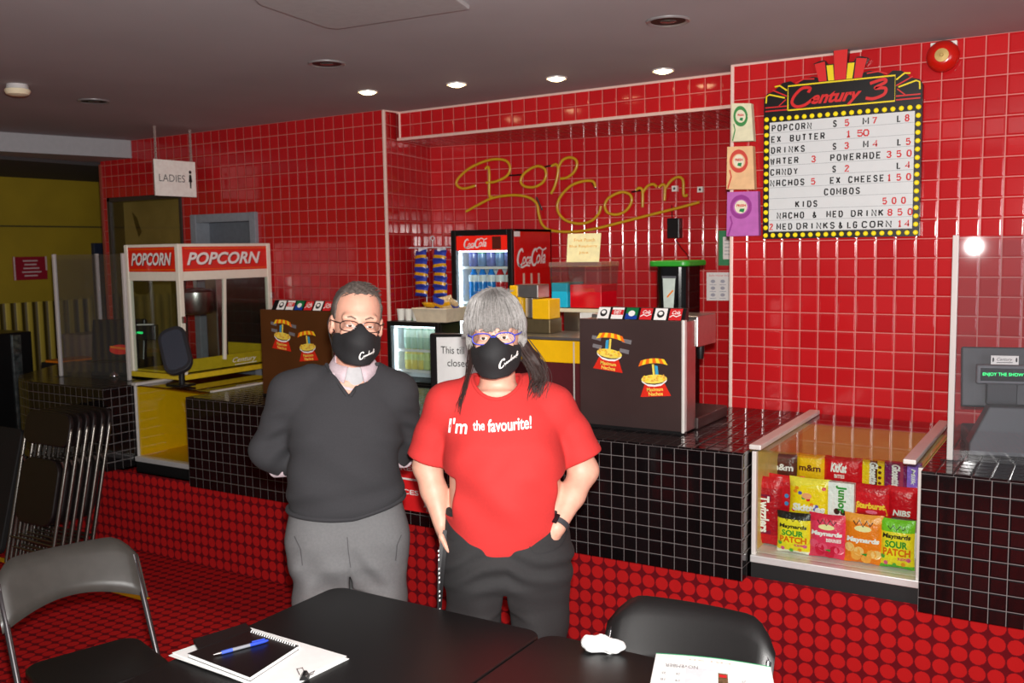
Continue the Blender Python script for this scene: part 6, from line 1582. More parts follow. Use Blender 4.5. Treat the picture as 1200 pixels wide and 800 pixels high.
# ------------------------------------------------------------------ people: smooth bodies and clothes from blended volumes
class Field:
    """signed distance grid; parts are blended in and the surface is read off as one mesh"""
    def __init__(s, b0, b1, h, zfine=None):
        s.xs = np.arange(b0[0], b1[0]+h, h, dtype=np.float32); s.ys = np.arange(b0[1], b1[1]+h, h, dtype=np.float32)
        if zfine is None: s.zs = np.arange(b0[2], b1[2]+h, h, dtype=np.float32)
        else:
            zc, hc = zfine
            s.zs = np.concatenate([np.arange(b0[2], zc, hc), np.arange(zc, b1[2]+h, h)]).astype(np.float32)
        s.D = np.full((len(s.xs), len(s.ys), len(s.zs)), 0.3, np.float32)
    def sl(s, lo, hi):
        r = []
        for a, l, h in ((s.xs, lo[0], hi[0]), (s.ys, lo[1], hi[1]), (s.zs, lo[2], hi[2])):
            i = max(0, np.searchsorted(a, l)-1); j = min(len(a), np.searchsorted(a, h)+1); r.append(slice(i, max(j, i+1)))
        return tuple(r)
    def put(s, fn, lo, hi, k=0.02, mode='add'):
        pad = 0.05+k
        q = s.sl([l-pad for l in lo], [h+pad for h in hi])
        X = s.xs[q[0]][:, None, None]; Y = s.ys[q[1]][None, :, None]; Z = s.zs[q[2]][None, None, :]
        d = fn(X, Y, Z).astype(np.float32); D = s.D[q]
        if mode == 'cut': d = -d; D2 = -D; sign = -1
        else: D2 = D; sign = 1
        if mode == 'cut':
            a, b = -s.D[q], fn(X, Y, Z).astype(np.float32)
            h = np.maximum(k-np.abs(a-b), 0)/max(k, 1e-6)
            s.D[q] = np.maximum(s.D[q], -b) + h*h*k*0.25
        else:
            h = np.maximum(k-np.abs(D-d), 0)/max(k, 1e-6)
            s.D[q] = np.minimum(D, d) - h*h*k*0.25
        return s
    def cone(s, a, b, ra, rb, k=0.02, sq=(1, 1, 1), mode='add'):
        a = np.array(a, float); b = np.array(b, float); ba = b-a; L2 = ba@ba
        r = max(ra, rb)
        def fn(X, Y, Z):
            px, py, pz = X-a[0], Y-a[1], Z-a[2]
            t = np.clip((px*ba[0]+py*ba[1]+pz*ba[2])/L2, 0, 1)
            return np.sqrt(((px-t*ba[0])/sq[0])**2+((py-t*ba[1])/sq[1])**2+((pz-t*ba[2])/sq[2])**2)-(ra+(rb-ra)*t)
        return s.put(fn, np.minimum(a, b)-r*1.3, np.maximum(a, b)+r*1.3, k, mode)
    def chain(s, pts, k=0.02, mode='add', kk=None):
        for (a, ra), (b, rb) in zip(pts, pts[1:]): s.cone(a, b, ra, rb, k, mode=mode)
        return s
    def ell(s, c, r, k=0.02, R=None, mode='add'):
        c = np.array(c, float)
        def fn(X, Y, Z):
            px, py, pz = X-c[0], Y-c[1], Z-c[2]
            if R is not None:
                px, py, pz = (R[0][0]*px+R[1][0]*py+R[2][0]*pz, R[0][1]*px+R[1][1]*py+R[2][1]*pz, R[0][2]*px+R[1][2]*py+R[2][2]*pz)
            k0 = np.sqrt((px/r[0])**2+(py/r[1])**2+(pz/r[2])**2); k1 = np.sqrt((px/r[0]**2)**2+(py/r[1]**2)**2+(pz/r[2]**2)**2)
            return k0*(k0-1)/(k1+1e-6)
        m = max(r); return s.put(fn, c-m, c+m, k, mode)
    def loft(s, rows, k=0.03, p=2.3, mode='add', caps=True):
        """rows of (z, centre x, centre y, half width, half depth)"""
        A = np.array(sorted(rows), float)
        zz = np.linspace(A[0, 0], A[-1, 0], 240)
        cols = []
        for c in range(1, 5):
            v = np.interp(zz, A[:, 0], A[:, c]); ker = np.hanning(17); ker /= ker.sum()
            cols.append(np.convolve(np.pad(v, 8, mode='edge'), ker, 'valid'))
        def fn(X, Y, Z):
            cx, cy, w_, d_ = [np.interp(Z, zz, c) for c in cols]
            q = (np.abs((X-cx)/w_)**p+np.abs((Y-cy)/d_)**p)**(1/p)
            rr = np.sqrt((X-cx)**2+(Y-cy)**2)
            d = (q-1)*np.where(q > 1e-3, rr/np.maximum(q, 1e-3), np.minimum(w_, d_))
            if caps: d = np.maximum(d, np.maximum(A[0, 0]-Z, Z-A[-1, 0]))
            return d
        w = A[:, 3].max(); dd = A[:, 4].max()
        lo = (A[:, 1].min()-w, A[:, 2].min()-dd, A[0, 0]); hi = (A[:, 1].max()+w, A[:, 2].max()+dd, A[-1, 0])
        return s.put(fn, lo, hi, k, mode)
    def ripple(s, fn, lo, hi):
        q = s.sl(lo, hi)
        X = s.xs[q[0]][:, None, None]; Y = s.ys[q[1]][None, :, None]; Z = s.zs[q[2]][None, None, :]
        s.D[q] += fn(X, Y, Z).astype(np.float32)
        return s
    def front(s, x, z):
        """y of the surface met from the front at (x, z)"""
        i = np.clip((x-s.xs[0])/(s.xs[1]-s.xs[0]), 0, len(s.xs)-1.001); k = np.clip(np.interp(z, s.zs, np.arange(len(s.zs))), 0, len(s.zs)-1.001)
        i0, k0 = int(i), int(k); fi, fk = i-i0, k-k0
        c = (s.D[i0, :, k0]*(1-fi)*(1-fk)+s.D[i0+1, :, k0]*fi*(1-fk)+s.D[i0, :, k0+1]*(1-fi)*fk+s.D[i0+1, :, k0+1]*fi*fk)
        n = np.nonzero(c < 0)[0]
        if len(n) == 0: return None
        j = n[0]
        if j == 0: return float(s.ys[0])
        return float(s.ys[j-1]+(s.ys[j]-s.ys[j-1])*c[j-1]/(c[j-1]-c[j]))
    def top(s, x, y):
        i = int(np.argmin(abs(s.xs-x))); j = int(np.argmin(abs(s.ys-y))); c = s.D[i, j]; n = np.nonzero(c < 0)[0]
        return float(s.zs[n[-1]]) if len(n) else None
    def ring(s, z, cx, cy, n=48):
        """outline of the surface at height z"""
        k = int(np.argmin(abs(s.zs-z))); out = []
        for q in range(n):
            a = 2*math.pi*q/n; last = None
            for r in np.arange(.03, .35, .0025):
                i = int(round((cx+r*math.cos(a)-s.xs[0])/(s.xs[1]-s.xs[0]))); j = int(round((cy+r*math.sin(a)-s.ys[0])/(s.ys[1]-s.ys[0])))
                if not (0 <= i < len(s.xs) and 0 <= j < len(s.ys)): break
                if s.D[i, j, k] < 0: last = r
            out.append(last if last else .1)
        o = np.array(out); o = (np.roll(o, 1)+o+np.roll(o, -1)+np.roll(o, 2)+np.roll(o, -2))/5
        return [(cx+o[q]*math.cos(2*math.pi*q/n), cy+o[q]*math.sin(2*math.pi*q/n)) for q in range(n)]
    def mesh(s):
        D = s.D; ins = D < 0
        nx, ny, nz = D.shape
        cnt = np.zeros((nx-1, ny-1, nz-1), np.int8)
        for a in (0, 1):
            for b in (0, 1):
                for c in (0, 1): cnt += ins[a:nx-1+a, b:ny-1+b, c:nz-1+c]
        cells = np.argwhere((cnt > 0) & (cnt < 8)); n = len(cells)
        idx = np.full((nx-1, ny-1, nz-1), -1, np.int64); idx[cells[:, 0], cells[:, 1], cells[:, 2]] = np.arange(n)
        acc = np.zeros((n, 3)); num = np.zeros(n)
        for ax in range(3):
            o = [k for k in range(3) if k != ax]
            for u in (0, 1):
                for v in (0, 1):
                    p = cells.copy(); p[:, o[0]] += u; p[:, o[1]] += v
                    q = p.copy(); q[:, ax] += 1
                    a = D[p[:, 0], p[:, 1], p[:, 2]]; b = D[q[:, 0], q[:, 1], q[:, 2]]
                    m = (a < 0) != (b < 0)
                    t = np.where(m, a/(a-b+1e-12), 0)
                    pos = p.astype(float); pos[:, ax] += t
                    acc[m] += pos[m]; num[m] += 1
        acc /= num[:, None]
        V = np.stack([np.interp(acc[:, 0], np.arange(nx), s.xs), np.interp(acc[:, 1], np.arange(ny), s.ys), np.interp(acc[:, 2], np.arange(nz), s.zs)], 1)
        Q = []
        for ax in range(3):
            o = [k for k in range(3) if k != ax]
            if ax == 1: o = o[::-1]
            A = [slice(None)]*3; B = [slice(None)]*3; A[ax] = slice(0, -1); B[ax] = slice(1, None)
            ch = ins[tuple(A)] != ins[tuple(B)]
            for k in o: 
                z = [slice(None)]*3; z[k] = 0; ch[tuple(z)] = False; z[k] = -1; ch[tuple(z)] = False
            e = np.argwhere(ch)
            if len(e) == 0: continue
            st = ins[e[:, 0], e[:, 1], e[:, 2]]
            def cell(du, dv):
                c = e.copy(); c[:, o[0]] += du; c[:, o[1]] += dv; return idx[c[:, 0], c[:, 1], c[:, 2]]
            q = np.stack([cell(-1, -1), cell(0, -1), cell(0, 0), cell(-1, 0)], 1)
            q = np.where(st[:, None], q, q[:, ::-1]); q = q[(q >= 0).all(1)]
            Q.append(q)
        return V, np.concatenate(Q)
def field_obj(name, F, mats, parent, relax=2, mi_fn=None):
    V, Q = F.mesh()
    if relax:     # light smoothing of the grid
        E = np.concatenate([Q[:, [0, 1]], Q[:, [1, 2]], Q[:, [2, 3]], Q[:, [3, 0]]])
        for _ in range(relax):
            S_ = np.zeros_like(V); N_ = np.zeros(len(V))
            for k in range(3):
                S_[:, k] = np.bincount(E[:, 0], V[E[:, 1], k], len(V))+np.bincount(E[:, 1], V[E[:, 0], k], len(V))
            N_ = np.bincount(E[:, 0], minlength=len(V))+np.bincount(E[:, 1], minlength=len(V))
            V = V*0.5+0.5*S_/np.maximum(N_, 1)[:, None]
    me = bpy.data.meshes.new(name)
    me.vertices.add(len(V)); me.vertices.foreach_set('co', V.astype(np.float32).ravel())
    me.loops.add(len(Q)*4); me.loops.foreach_set('vertex_index', Q.astype(np.int32).ravel())
    me.polygons.add(len(Q)); me.polygons.foreach_set('loop_start', np.arange(0, len(Q)*4, 4, dtype=np.int32))
    me.polygons.foreach_set('use_smooth', np.ones(len(Q), bool))
    for m in (mats if isinstance(mats, list) else [mats]): me.materials.append(m)
    if mi_fn is not None:
        c = V[Q].mean(1); me.polygons.foreach_set('material_index', mi_fn(c).astype(np.int32))
    me.update(); me.validate()
    o = bpy.data.objects.new(name, me); COL.objects.link(o); o.parent = parent; ROOT[o.name] = ROOT[parent.name]
    return o
def proj(F, off):
    def P(u, v, d):
        y = F.front(u, v)
        if y is None:
            for e in (.004, .008, .014, .02, .03):
                for sx in (-1, 1):
                    y = F.front(u+sx*e, v)
                    if y is not None: break
                if y is not None: break
        return (u, (y if y is not None else 0)-off-d, v)
    return P
def part(mb, name, m, t, **k): return mb.build(name, m, t, world=False, **k)
def rotY(a): return Matrix.Rotation(a, 3, 'Y')
M_SKIN = mat('skin_light', (212, 158, 136), .5, var=.05, vscale=40, bump=.0003, bscale=600)
M_SKIN.node_tree.nodes['Principled BSDF'].inputs['Subsurface Weight'].default_value = .08
M_SKIN.node_tree.nodes['Principled BSDF'].inputs['Subsurface Radius'].default_value = (.02, .008, .004)
M_MASK = mat('black_mask_cloth', (26, 25, 27), .8, var=.08, vscale=200, bump=.0003, bscale=1500)
M_LENS = glass('spectacle_lens', (250, 250, 250), .05)
M_EYEW = mat('eye_white', (232, 226, 220), .3, var=0); M_IRIS = mat('dark_iris', (60, 44, 34), .2, var=0)

def head(F, c, s=1.0, jaw=1.0, yaw=0.0, tilt=0.0):
    """skull, jaw, nose, brow, ears blended into F; returns the map from head space"""
    R = Matrix.Rotation(yaw, 3, 'Z') @ Matrix.Rotation(tilt, 3, 'Y')
    Rn = np.array(R)
    def H(x, y, z): return np.array(c)+Rn@(np.array([x, y, z])*s)
    Rl = [list(r) for r in Rn]
    F.ell(H(0, .012, .045), (.074*s, .094*s, .088*s), .02, Rl)          # cranium
    F.ell(H(0, -.010, -.02), (.066*s, .080*s, .095*s), .03, Rl)         # face
    F.ell(H(0, -.035, -.075), (.048*s*jaw, .048*s, .045*s), .03, Rl)    # jaw
    F.ell(H(0, -.070, -.098), (.022*s, .018*s, .016*s), .02, Rl)        # chin
    F.cone(H(0, -.088, .012), H(0, -.108, -.030), .008*s, .013*s, .012) # nose
    F.ell(H(-.013, -.094, -.036), (.009*s, .010*s, .007*s), .006, Rl); F.ell(H(.013, -.094, -.036), (.009*s, .010*s, .007*s), .006, Rl)
    F.cone(H(-.045, -.078, .026), H(.045, -.078, .026), .011*s, .011*s, .02)  # brow
    for sx in (-1, 1):
        F.ell(H(sx*.031, -.088, .006), (.017*s, .012*s, .011*s), .008, Rl, mode='cut')
        F.ell(H(sx*.031, -.074, .005), (.014*s, .014*s, .013*s), .004, Rl)
        F.ell(H(sx*.034, -.076, -.022), (.024*s, .014*s, .016*s), .02, Rl)      # cheek
        F.ell(H(sx*.078, .008, -.004), (.010*s, .020*s, .032*s), .006, Rl)      # ear
        F.ell(H(sx*.086, .002, -.002), (.006*s, .010*s, .018*s), .004, Rl, mode='cut')
    F.cone(H(-.022, -.088, -.066), H(.022, -.088, -.066), .006*s, .006*s, .01)  # lips
    F.ell(H(0, -.098, -.066), (.020*s, .006*s, .0015*s), .003, Rl, mode='cut')
    return H, Rn
def hand(F, wrist, dirv, palm_n, s=1.0, curl=.5, side=1):
    """palm with five separate bent fingers; dirv points to the fingers, palm_n out of the palm"""
    d = np.array(dirv, float); d /= np.linalg.norm(d); n = np.array(palm_n, float); n -= d*(n@d); n /= np.linalg.norm(n); b = np.cross(d, n)*side
    w = np.array(wrist, float)
    F.cone(w, w+d*.035*s, .024*s, .027*s, .015)
    for k, (o, L, r) in enumerate(((-.030, .066, .0082), (-.010, .076, .0086), (.011, .072, .0084), (.031, .056, .0074))):
        k0 = w+d*.085*s+b*o*s-d*abs(o)*.2
        F.cone(w+d*.03*s+b*o*.6*s, k0, .016*s, .0115*s, .012)
        p = k0; a = curl*.5
        for f_, rr in ((.45, 1.0), (.32, .93), (.26, .82)):
            q = p+(d*math.cos(a)+n*math.sin(a))*L*f_*s
            F.cone(p, q, r*rr*s, r*rr*.92*s, .003); p = q; a += curl*.9
    t0 = w+d*.025*s-b*.022*s; t1 = t0+(d*.6-b*.75+n*.25)*.040*s; t2 = t1+(d*.9-b*.25+n*.35)*.032*s; t3 = t2+(d*.95+n*.3)*.022*s
    F.cone(t0, t1, .014*s, .0115*s, .012); F.cone(t1, t2, .011*s, .0095*s, .003); F.cone(t2, t3, .0095*s, .008*s, .003)
def eyes(t, H, s, Rn, up=.15, lo=-.45):
    """eyeballs with iris, upper and lower lids that leave a narrow opening"""
    for sx in (-1, 1):
        c = H(sx*.031, -.0800, .004); r = .0122*s
        mb = MB(); mb.ball(c, r, 14); e = part(mb, 'eye', M_EYEW, t, smooth=80)
        f = Rn@np.array([0, -1, -.08]); f /= np.linalg.norm(f); q = c+f*(r-.0006)
        mb = MB(); mb.lathe((0, 0, 0), [(.0056*s, 0), (.005*s, .0010*s), (.001, .0014*s)], 14)
        rot = Vector((0, 0, 1)).rotation_difference(Vector(f)).to_matrix()
        mb.v = [tuple(Vector(q)+rot @ Vector(p)) for p in mb.v]; part(mb, 'iris', M_IRIS, e)
        for lim, up_ in ((up, True), (lo, False)):
            mb = MB(); n, m = 14, 6; V = []; R = r*1.12
            for j in range(m+1):
                el = (lim+(1-lim)*j/m) if up_ else (lim+(-1-lim)*j/m)
                el = max(-1, min(1, el)); rr = math.sqrt(max(0, 1-el*el))
                for i in range(n+1):
                    a = math.pi*i/n; V.append(c+Rn@np.array([R*1.12*rr*math.cos(a), -R*rr*math.sin(a), R*el]))
            mb.add(V, [(j*(n+1)+i, j*(n+1)+i+1, (j+1)*(n+1)+i+1, (j+1)*(n+1)+i) for j in range(m) for i in range(n)])
            part(mb, 'eyelid', M_SKIN, t, smooth=80)
def spectacles(t, H, s, m, w=.027, h=.018, y=-.110, thick=.0016, sag=0.0):
    g = thing_part = None
    mb = MB(); mb.tube([H(-.006, y-.001, .006), H(0, y-.004, .009), H(.006, y-.001, .006)], thick*s, 6)
    fr = part(mb, 'glasses', m, t, smooth=50)
    for sx in (-1, 1):
        pts = []
        for k in range(28):
            a = 2*math.pi*k/28; ca, sa = math.cos(a), math.sin(a)
            u = math.copysign(abs(ca)**.75, ca)*w; v = math.copysign(abs(sa)**.75, sa)*h
            pts.append(H(sx*.034+u, y+.010*((sx*.034+u)/.06)**2, .002+v))
        mb = MB(); mb.tube(pts, thick*s, 6, closed=True); part(mb, 'rim', m, fr, smooth=60)
        mb = MB(); mb.add([tuple(p) for p in pts], [tuple(range(28))]); part(mb, 'lens', M_LENS, fr)
        mb = MB(); mb.tube([H(sx*(.034+w), y+.012, .010), H(sx*.076, y+.030, .012), H(sx*.084, -.01, .012), H(sx*.083, .018, .002)], thick*1.1*s, 6); part(mb, 'temple', m, fr, smooth=60)
    return fr
def face_mask(t, F, H, s, Rn, c, logo_box, low=-.118, wide=.079):
    """cloth mask stretched over nose and chin with ear loops"""
    G = Field(np.array(c)-.17, np.array(c)+np.array([.17, .13, .10]), .0035)
    Rl = [list(r) for r in Rn]
    G.ell(H(0, -.028, -.055), (.0765*s, .083*s, .078*s), .02, Rl)
    G.cone(H(0, -.088, -.006), H(0, -.108, -.038), .016*s, .022*s, .05)
    G.cone(H(0, -.106, -.044), H(0, -.084, -.102), .024*s, .030*s, .06)
    inv = Rn.T
    def cutter(X, Y, Z):
        px, py, pz = (X-c[0])/s, (Y-c[1])/s, (Z-c[2])/s
        y = inv[1][0]*px+inv[1][1]*py+inv[1][2]*pz; z = inv[2][0]*px+inv[2][1]*py+inv[2][2]*pz; x = inv[0][0]*px+inv[0][1]*py+inv[0][2]*pz
        top = z-(-.006-.9*np.maximum(np.abs(x)-.008, 0)*.42+.018*np.exp(-(x/.016)**2))
        bot = (low+.45*np.maximum(y+.09, 0)+.1*np.abs(x))-z
        back = y-(-.004-.02*(z+.05)/.05)
        return np.maximum(np.maximum(top, bot), back)*s
    lo = np.array(c)-.17; hi = np.array(c)+.17
    q = G.sl(lo, hi)
    X = G.xs[q[0]][:, None, None]; Y = G.ys[q[1]][None, :, None]; Z = G.zs[q[2]][None, None, :]
    G.D[q] = np.maximum(G.D[q], cutter(X, Y, Z))
    G.ripple(lambda X, Y, Z: .0012*np.sin(90*Z+40*X)*np.exp(-((X-c[0])/.05)**2*0), lo, hi)
    mk = field_obj('face_mask', G, M_MASK, t, 2)
    mb = MB()
    for sx in (-1, 1):
        mb = MB(); mb.tube([H(sx*.070, -.012, -.022), H(sx*.080, .004, -.006), H(sx*.082, .020, .024), H(sx*.088, .026, .0), H(sx*.082, .016, -.034), H(sx*.068, -.008, -.085)], .0022, 6); part(mb, 'ear_loop', M_MASK, mk)
    P = proj(G, .0012)
    u0, u1, v0, v1, sl_ = logo_box
    def PL(u, v, d): return P(c[0]+(u0+(u1-u0)*u)*s, c[2]+(v0+(v1-v0)*v+sl_*u)*s, d)
    mb = MB()
    mb.ribbon([(x*.30, y) for x, y in spline([(.9, .75), (.75, .98), (.4, .95), (.05, .55), (.1, .12), (.45, .0), (.8, .2)], 6)], .10, PL)
    mb.ribbon([(.26+.74*k/30, .25+.16*math.sin(k*1.5)+.02*k/30) for k in range(31)], .06, PL); mb.ribbon([(.60, .20), (.66, .8)], .05, PL); mb.ribbon([(.92, .35), (.97, .75), (1.0, .6), (.94, .45)], .05, PL)
    mb.ribbon([(.3, -.08), (.95, .02)], .045, PL)
    part(mb, 'logo', M_WINK, mk)
    return G
def shoe(t, x, y, m, s=1.0, ang=0.0):
    G = Field((x-.09, y-.28, 0), (x+.09, y+.14, .14), .006)
    G.cone((x, y+.05, .045), (x, y-.10, .040), .042, .040, .02); G.cone((x, y-.08, .036), (x, y-.19, .030), .040, .028, .02); G.cone((x, y+.03, .06), (x, y+.03, .11), .04, .042, .02)
    G.ripple(lambda X, Y, Z: np.maximum(0, .004-Z)*3, (x-.09, y-.3, 0), (x+.09, y+.2, .02))
    return field_obj('shoe', G, m, t, 1)
# ------------------------------------------------------------------ the man
th = math.radians(41.8)
MP = (-.501, -2.240)
t = thing('person', 'man in a charcoal V-neck sweater and grey trousers with black mask and dark-framed glasses', 'person', (MP[0], MP[1], 0), th)
hs = 1.10
HC = (.052, -.055, 1.625)
B = Field((-.40, -.30, 0), (.40, .34, 1.82), .005, (1.36, .007))
Hm, Rm_ = head(B, HC, hs, 1.05, yaw=.10, tilt=.10)
B.cone((.030, .015, 1.42), (.045, -.01, 1.56), .066, .060, .03)
B.loft([(.80, -.005, .0, .175, .12), (.95, -.005, .0, .172, .125), (1.10, -.003, -.01, .172, .13), (1.25, 0, .0, .178, .12), (1.36, 0, .005, .17, .10), (1.43, 0, .01, .12, .075)], .03)
for sx, sh, el, wr in ((-1, (-.185, .015, 1.395), (-.262, .075, 1.165), (-.10, .175, 1.12)), (1, (.190, .015, 1.380), (.238, .10, 1.165), (.09, .185, 1.10))):
    B.cone(sh, el, .055, .044, .03); B.cone(el, wr, .042, .030, .02)
    hand(B, wr, np.array([-sx*.9, .1, -.25]), (0, 1, .2), 1.0, .45, sx)
    B.cone((sx*.095, 0, .85), (sx*.105, -.01, .47), .088, .058, .03); B.cone((sx*.105, -.01, .47), (sx*.11, .02, .10), .056, .040, .02); B.cone((sx*.11, .03, .05), (sx*.12, -.12, .035), .036, .028, .02)
field_obj('body', B, M_SKIN, t, 2)
# trousers
M_TRO = mat('grey_trouser_wool', (104, 103, 104), .85, var=.05, vscale=120, bump=.0003, bscale=900)
G = Field((-.30, -.22, .04), (.30, .24, 1.03), .006)
G.loft([(.70, .0, -.01, .150, .10), (.78, -.002, -.01, .200, .138), (.86, -.003, -.008, .210, .146), (.94, -.003, -.003, .203, .145), (1.02, -.003, .0, .194, .14)], .02, 2.5, caps=True)
for sx in (-1, 1):
    G.cone((sx*.100, -.010, .86), (sx*.106, -.016, .64), .108, .102, .05); G.cone((sx*.106, -.016, .64), (sx*.110, -.018, .46), .102, .088, .03); G.cone((sx*.110, -.018, .46), (sx*.112, .012, .09), .087, .076, .02)
G.put(lambda X, Y, Z: np.maximum(np.abs(X-.002)-(.003+.085*np.maximum(.775-Z, 0))+0*Y, Z-.785), (-.05, -.25, .2), (.05, .25, .79), .012, 'cut')
G.ripple(lambda X, Y, Z: .005*np.sin(46*Z+40*np.abs(X)+3*np.sin(14*X))*np.exp(-((Z-.74)/.10)**2)+.008*np.sin(44*X+9*Z+1.5*np.sin(16*Z))*np.exp(-((Z-.66)/.16)**2)+.002*np.sin(150*X*1.0+4)*np.exp(-((X)/.01)**2), (-.3, -.22, .3), (.3, .24, 1.0))
tr = field_obj('trousers', G, M_TRO, t, 2)
P = proj(G, .0030)
mb = MB(); mb.ribbon([(-.004, .90), (-.002, .85), (.004, .79)], .003, P); part(mb, 'fly_seam', mat('dark_grey_seam', (74, 72, 74), .8), tr)
for pts in ([(-.185, .90), (-.165, .86), (-.16, .80)], [(.185, .88), (.168, .85), (.162, .79)]):
    mb = MB(); mb.ribbon(pts, .004, P); part(mb, 'pocket_edge', mat('dark_grey_seam', (74, 72, 74), .8), tr)
for sx in (-1, 1): shoe(t, sx*.115, .02, mat('black_leather_shoe', (24, 22, 22), .35))
# shirt under the sweater: torso top, cuffs and collar
M_SHIRT = mat('pale_pink_check_shirt', (196, 176, 182), .8, var=.05, vscale=180)
G = Field((-.24, -.20, 1.14), (.26, .24, 1.55), .005)
G.loft([(1.20, 0, .0, .178, .125), (1.30, 0, .003, .180, .118), (1.40, .005, .012, .14, .088), (1.46, .02, .012, .085, .075)], .02)
G.cone((.032, .012, 1.40), (.040, .0, 1.497), .080, .070, .02)
G.cone((.044, -.03, 1.53), (.036, -.045, 1.46), .068, .060, .0, mode='cut'); G.cone((.038, -.10, 1.47), (.028, -.16, 1.405), .040, .012, .005, mode='cut')
sh_ = field_obj('shirt', G, M_SHIRT, t, 2)
GS = G
G = Field((-.10, -.16, 1.36), (.16, .12, 1.48), .005); G.cone((.028, .008, 1.37), (.036, .0, 1.452), .086, .067, .02)
field_obj('undershirt', G, mat('white_undershirt', (176, 174, 176), .8), t, 1)
for sx in (-1, 1):     # collar points
    mb = MB(); 
    top = [(.040+sx*.070*math.cos(a), .0-.070*math.sin(a), 1.500-.020*math.sin(a)) for a in np.linspace(-.5, 1.25, 9)]
    bot = [(.038+sx*.092*math.cos(a), .004-.088*math.sin(a), 1.468-.052*max(0, math.sin(a))**2) for a in np.linspace(-.5, 1.18, 9)]
    n = 9; mb.add(top+bot, [(i, i+1, n+i+1, n+i) for i in range(n-1)])
    o = part(mb, 'collar', M_SHIRT, sh_, smooth=60); sm = o.modifiers.new('thick', 'SOLIDIFY'); sm.thickness = .004
mb = MB(); mb.ball((.022, GS.front(.022, 1.385)-.002 if GS.front(.022, 1.385) else -.1, 1.385), (.005, .002, .005), 10); part(mb, 'button', M_GREY, sh_)
for sx, a, b in ((-1, (-.250, .070, 1.130), (-.165, .135, 1.110)), (1, (.215, .090, 1.135), (.150, .15, 1.118))):
    mb = MB(); a = np.array(a); b = np.array(b); mb.tube([a, a*.5+b*.5, b], [.058, .056, .048], 20, caps=False); o = part(mb, 'cuff', M_SHIRT, sh_, smooth=60); sm = o.modifiers.new('thick', 'SOLIDIFY'); sm.thickness = .004
# sweater
M_SWE = mat('charcoal_knit', (47, 46, 49), .95, var=.05, vscale=160, bump=.0006, bscale=1100)
G = Field((-.42, -.25, .88), (.40, .30, 1.53), .0045)
G.loft([(.93, -.006, -.006, .190, .152), (.965, -.006, -.010, .203, .160), (1.02, -.006, -.016, .202, .166), (1.12, -.004, -.016, .196, .162), (1.22, 0, -.008, .198, .148), (1.32, 0, .0, .204, .132), (1.39, .002, .008, .175, .108), (1.435, .01, .012, .115, .090), (1.47, .025, .015, .075, .075)], .02, 2.2)
for sx, sh, el, wr in ((-1, (-.185, .012, 1.385), (-.272, .055, 1.170), (-.236, .085, 1.128)), (1, (.188, .012, 1.368), (.228, .075, 1.175), (.205, .105, 1.135))):
    G.cone((sx*.11, .012, 1.425), sh, .062, .070, .04); G.cone(sh, el, .073, .062, .035); G.cone(el, wr, .063, .060, .03)
G.cone((.034, .01, 1.44), (.046, -.01, 1.56), .088, .082, .012, mode='cut')
G.put(lambda X, Y, Z: Z-(.962+.22*np.maximum(X-.02, 0)+.06*np.maximum(-X-.05, 0)+0*Y), (-.3, -.25, .88), (.3, .3, 1.02), .004, 'cut')
# V opening
def vcut(X, Y, Z):
    w_ = np.clip((Z-1.385)*.86, -.2, .084); return np.maximum(np.maximum((np.abs(X-(.018+.15*(Z-1.39)))-w_)*.75, Y-.0), 1.36-Z)
G.put(vcut, (-.1, -.25, 1.38), (.14, .0, 1.53), .006, 'cut')
G.ripple(lambda X, Y, Z: .009*np.sin(75*Z+40*np.abs(X)+6*np.sin(9*Z))*np.exp(-((np.abs(X)-.24)/.05)**2)*np.exp(-((Z-1.2)/.10)**2)
         +.009*np.sin(48*Z-30*X+2+3*np.sin(8*X))*np.exp(-((Z-1.02)/.05)**2)+.007*np.sin(22*X+30*Z+1)*np.exp(-((Z-1.12)/.10)**2)+.007*np.sin(40*(Z-1.2)+22*np.abs(X))*np.exp(-((np.abs(X)-.13)/.06)**2)*np.exp(-((Z-1.24)/.08)**2), (-.42, -.25, .86), (.4, .3, 1.5))
sw = field_obj('sweater', G, M_SWE, t, 2)
P = proj(G, .0006)
# ribbed V neckband and hem
for sx in (-1, 1):
    mb = MB(); pts = []
    for k in range(16):
        z = 1.383+.100*k/15; x = .018+.15*(z-1.39)+sx*(min(max((z-1.385)*.86, 0), .084)+.005); y = P(.018+.15*(z-1.39)+sx*(min(max((z-1.385)*.86, 0), .084)+.020), z, 0)[1]; pts.append((x, y, z))
    ys = np.array([p[1] for p in pts]); zs = np.array([p[2] for p in pts]); cf = np.polyfit(zs-1.43, ys, 3)
    mb.tube([(p[0], float(np.polyval(cf, p[2]-1.43))+.002, p[2]) for p in pts], .0070, 8); part(mb, 'neckband', M_SWE, sw, smooth=60)
mb = MB(); pts = []
for (x, y) in G.ring(1.03, -.004, -.01, 56):
    z = .966+.22*max(x-.02, 0)+.06*max(-x-.05, 0); pts.append((x*.985, (y+.01)*.975-.01, z))
mb.tube(pts, .009, 8, closed=True); part(mb, 'hem', M_SWE, sw, smooth=60)
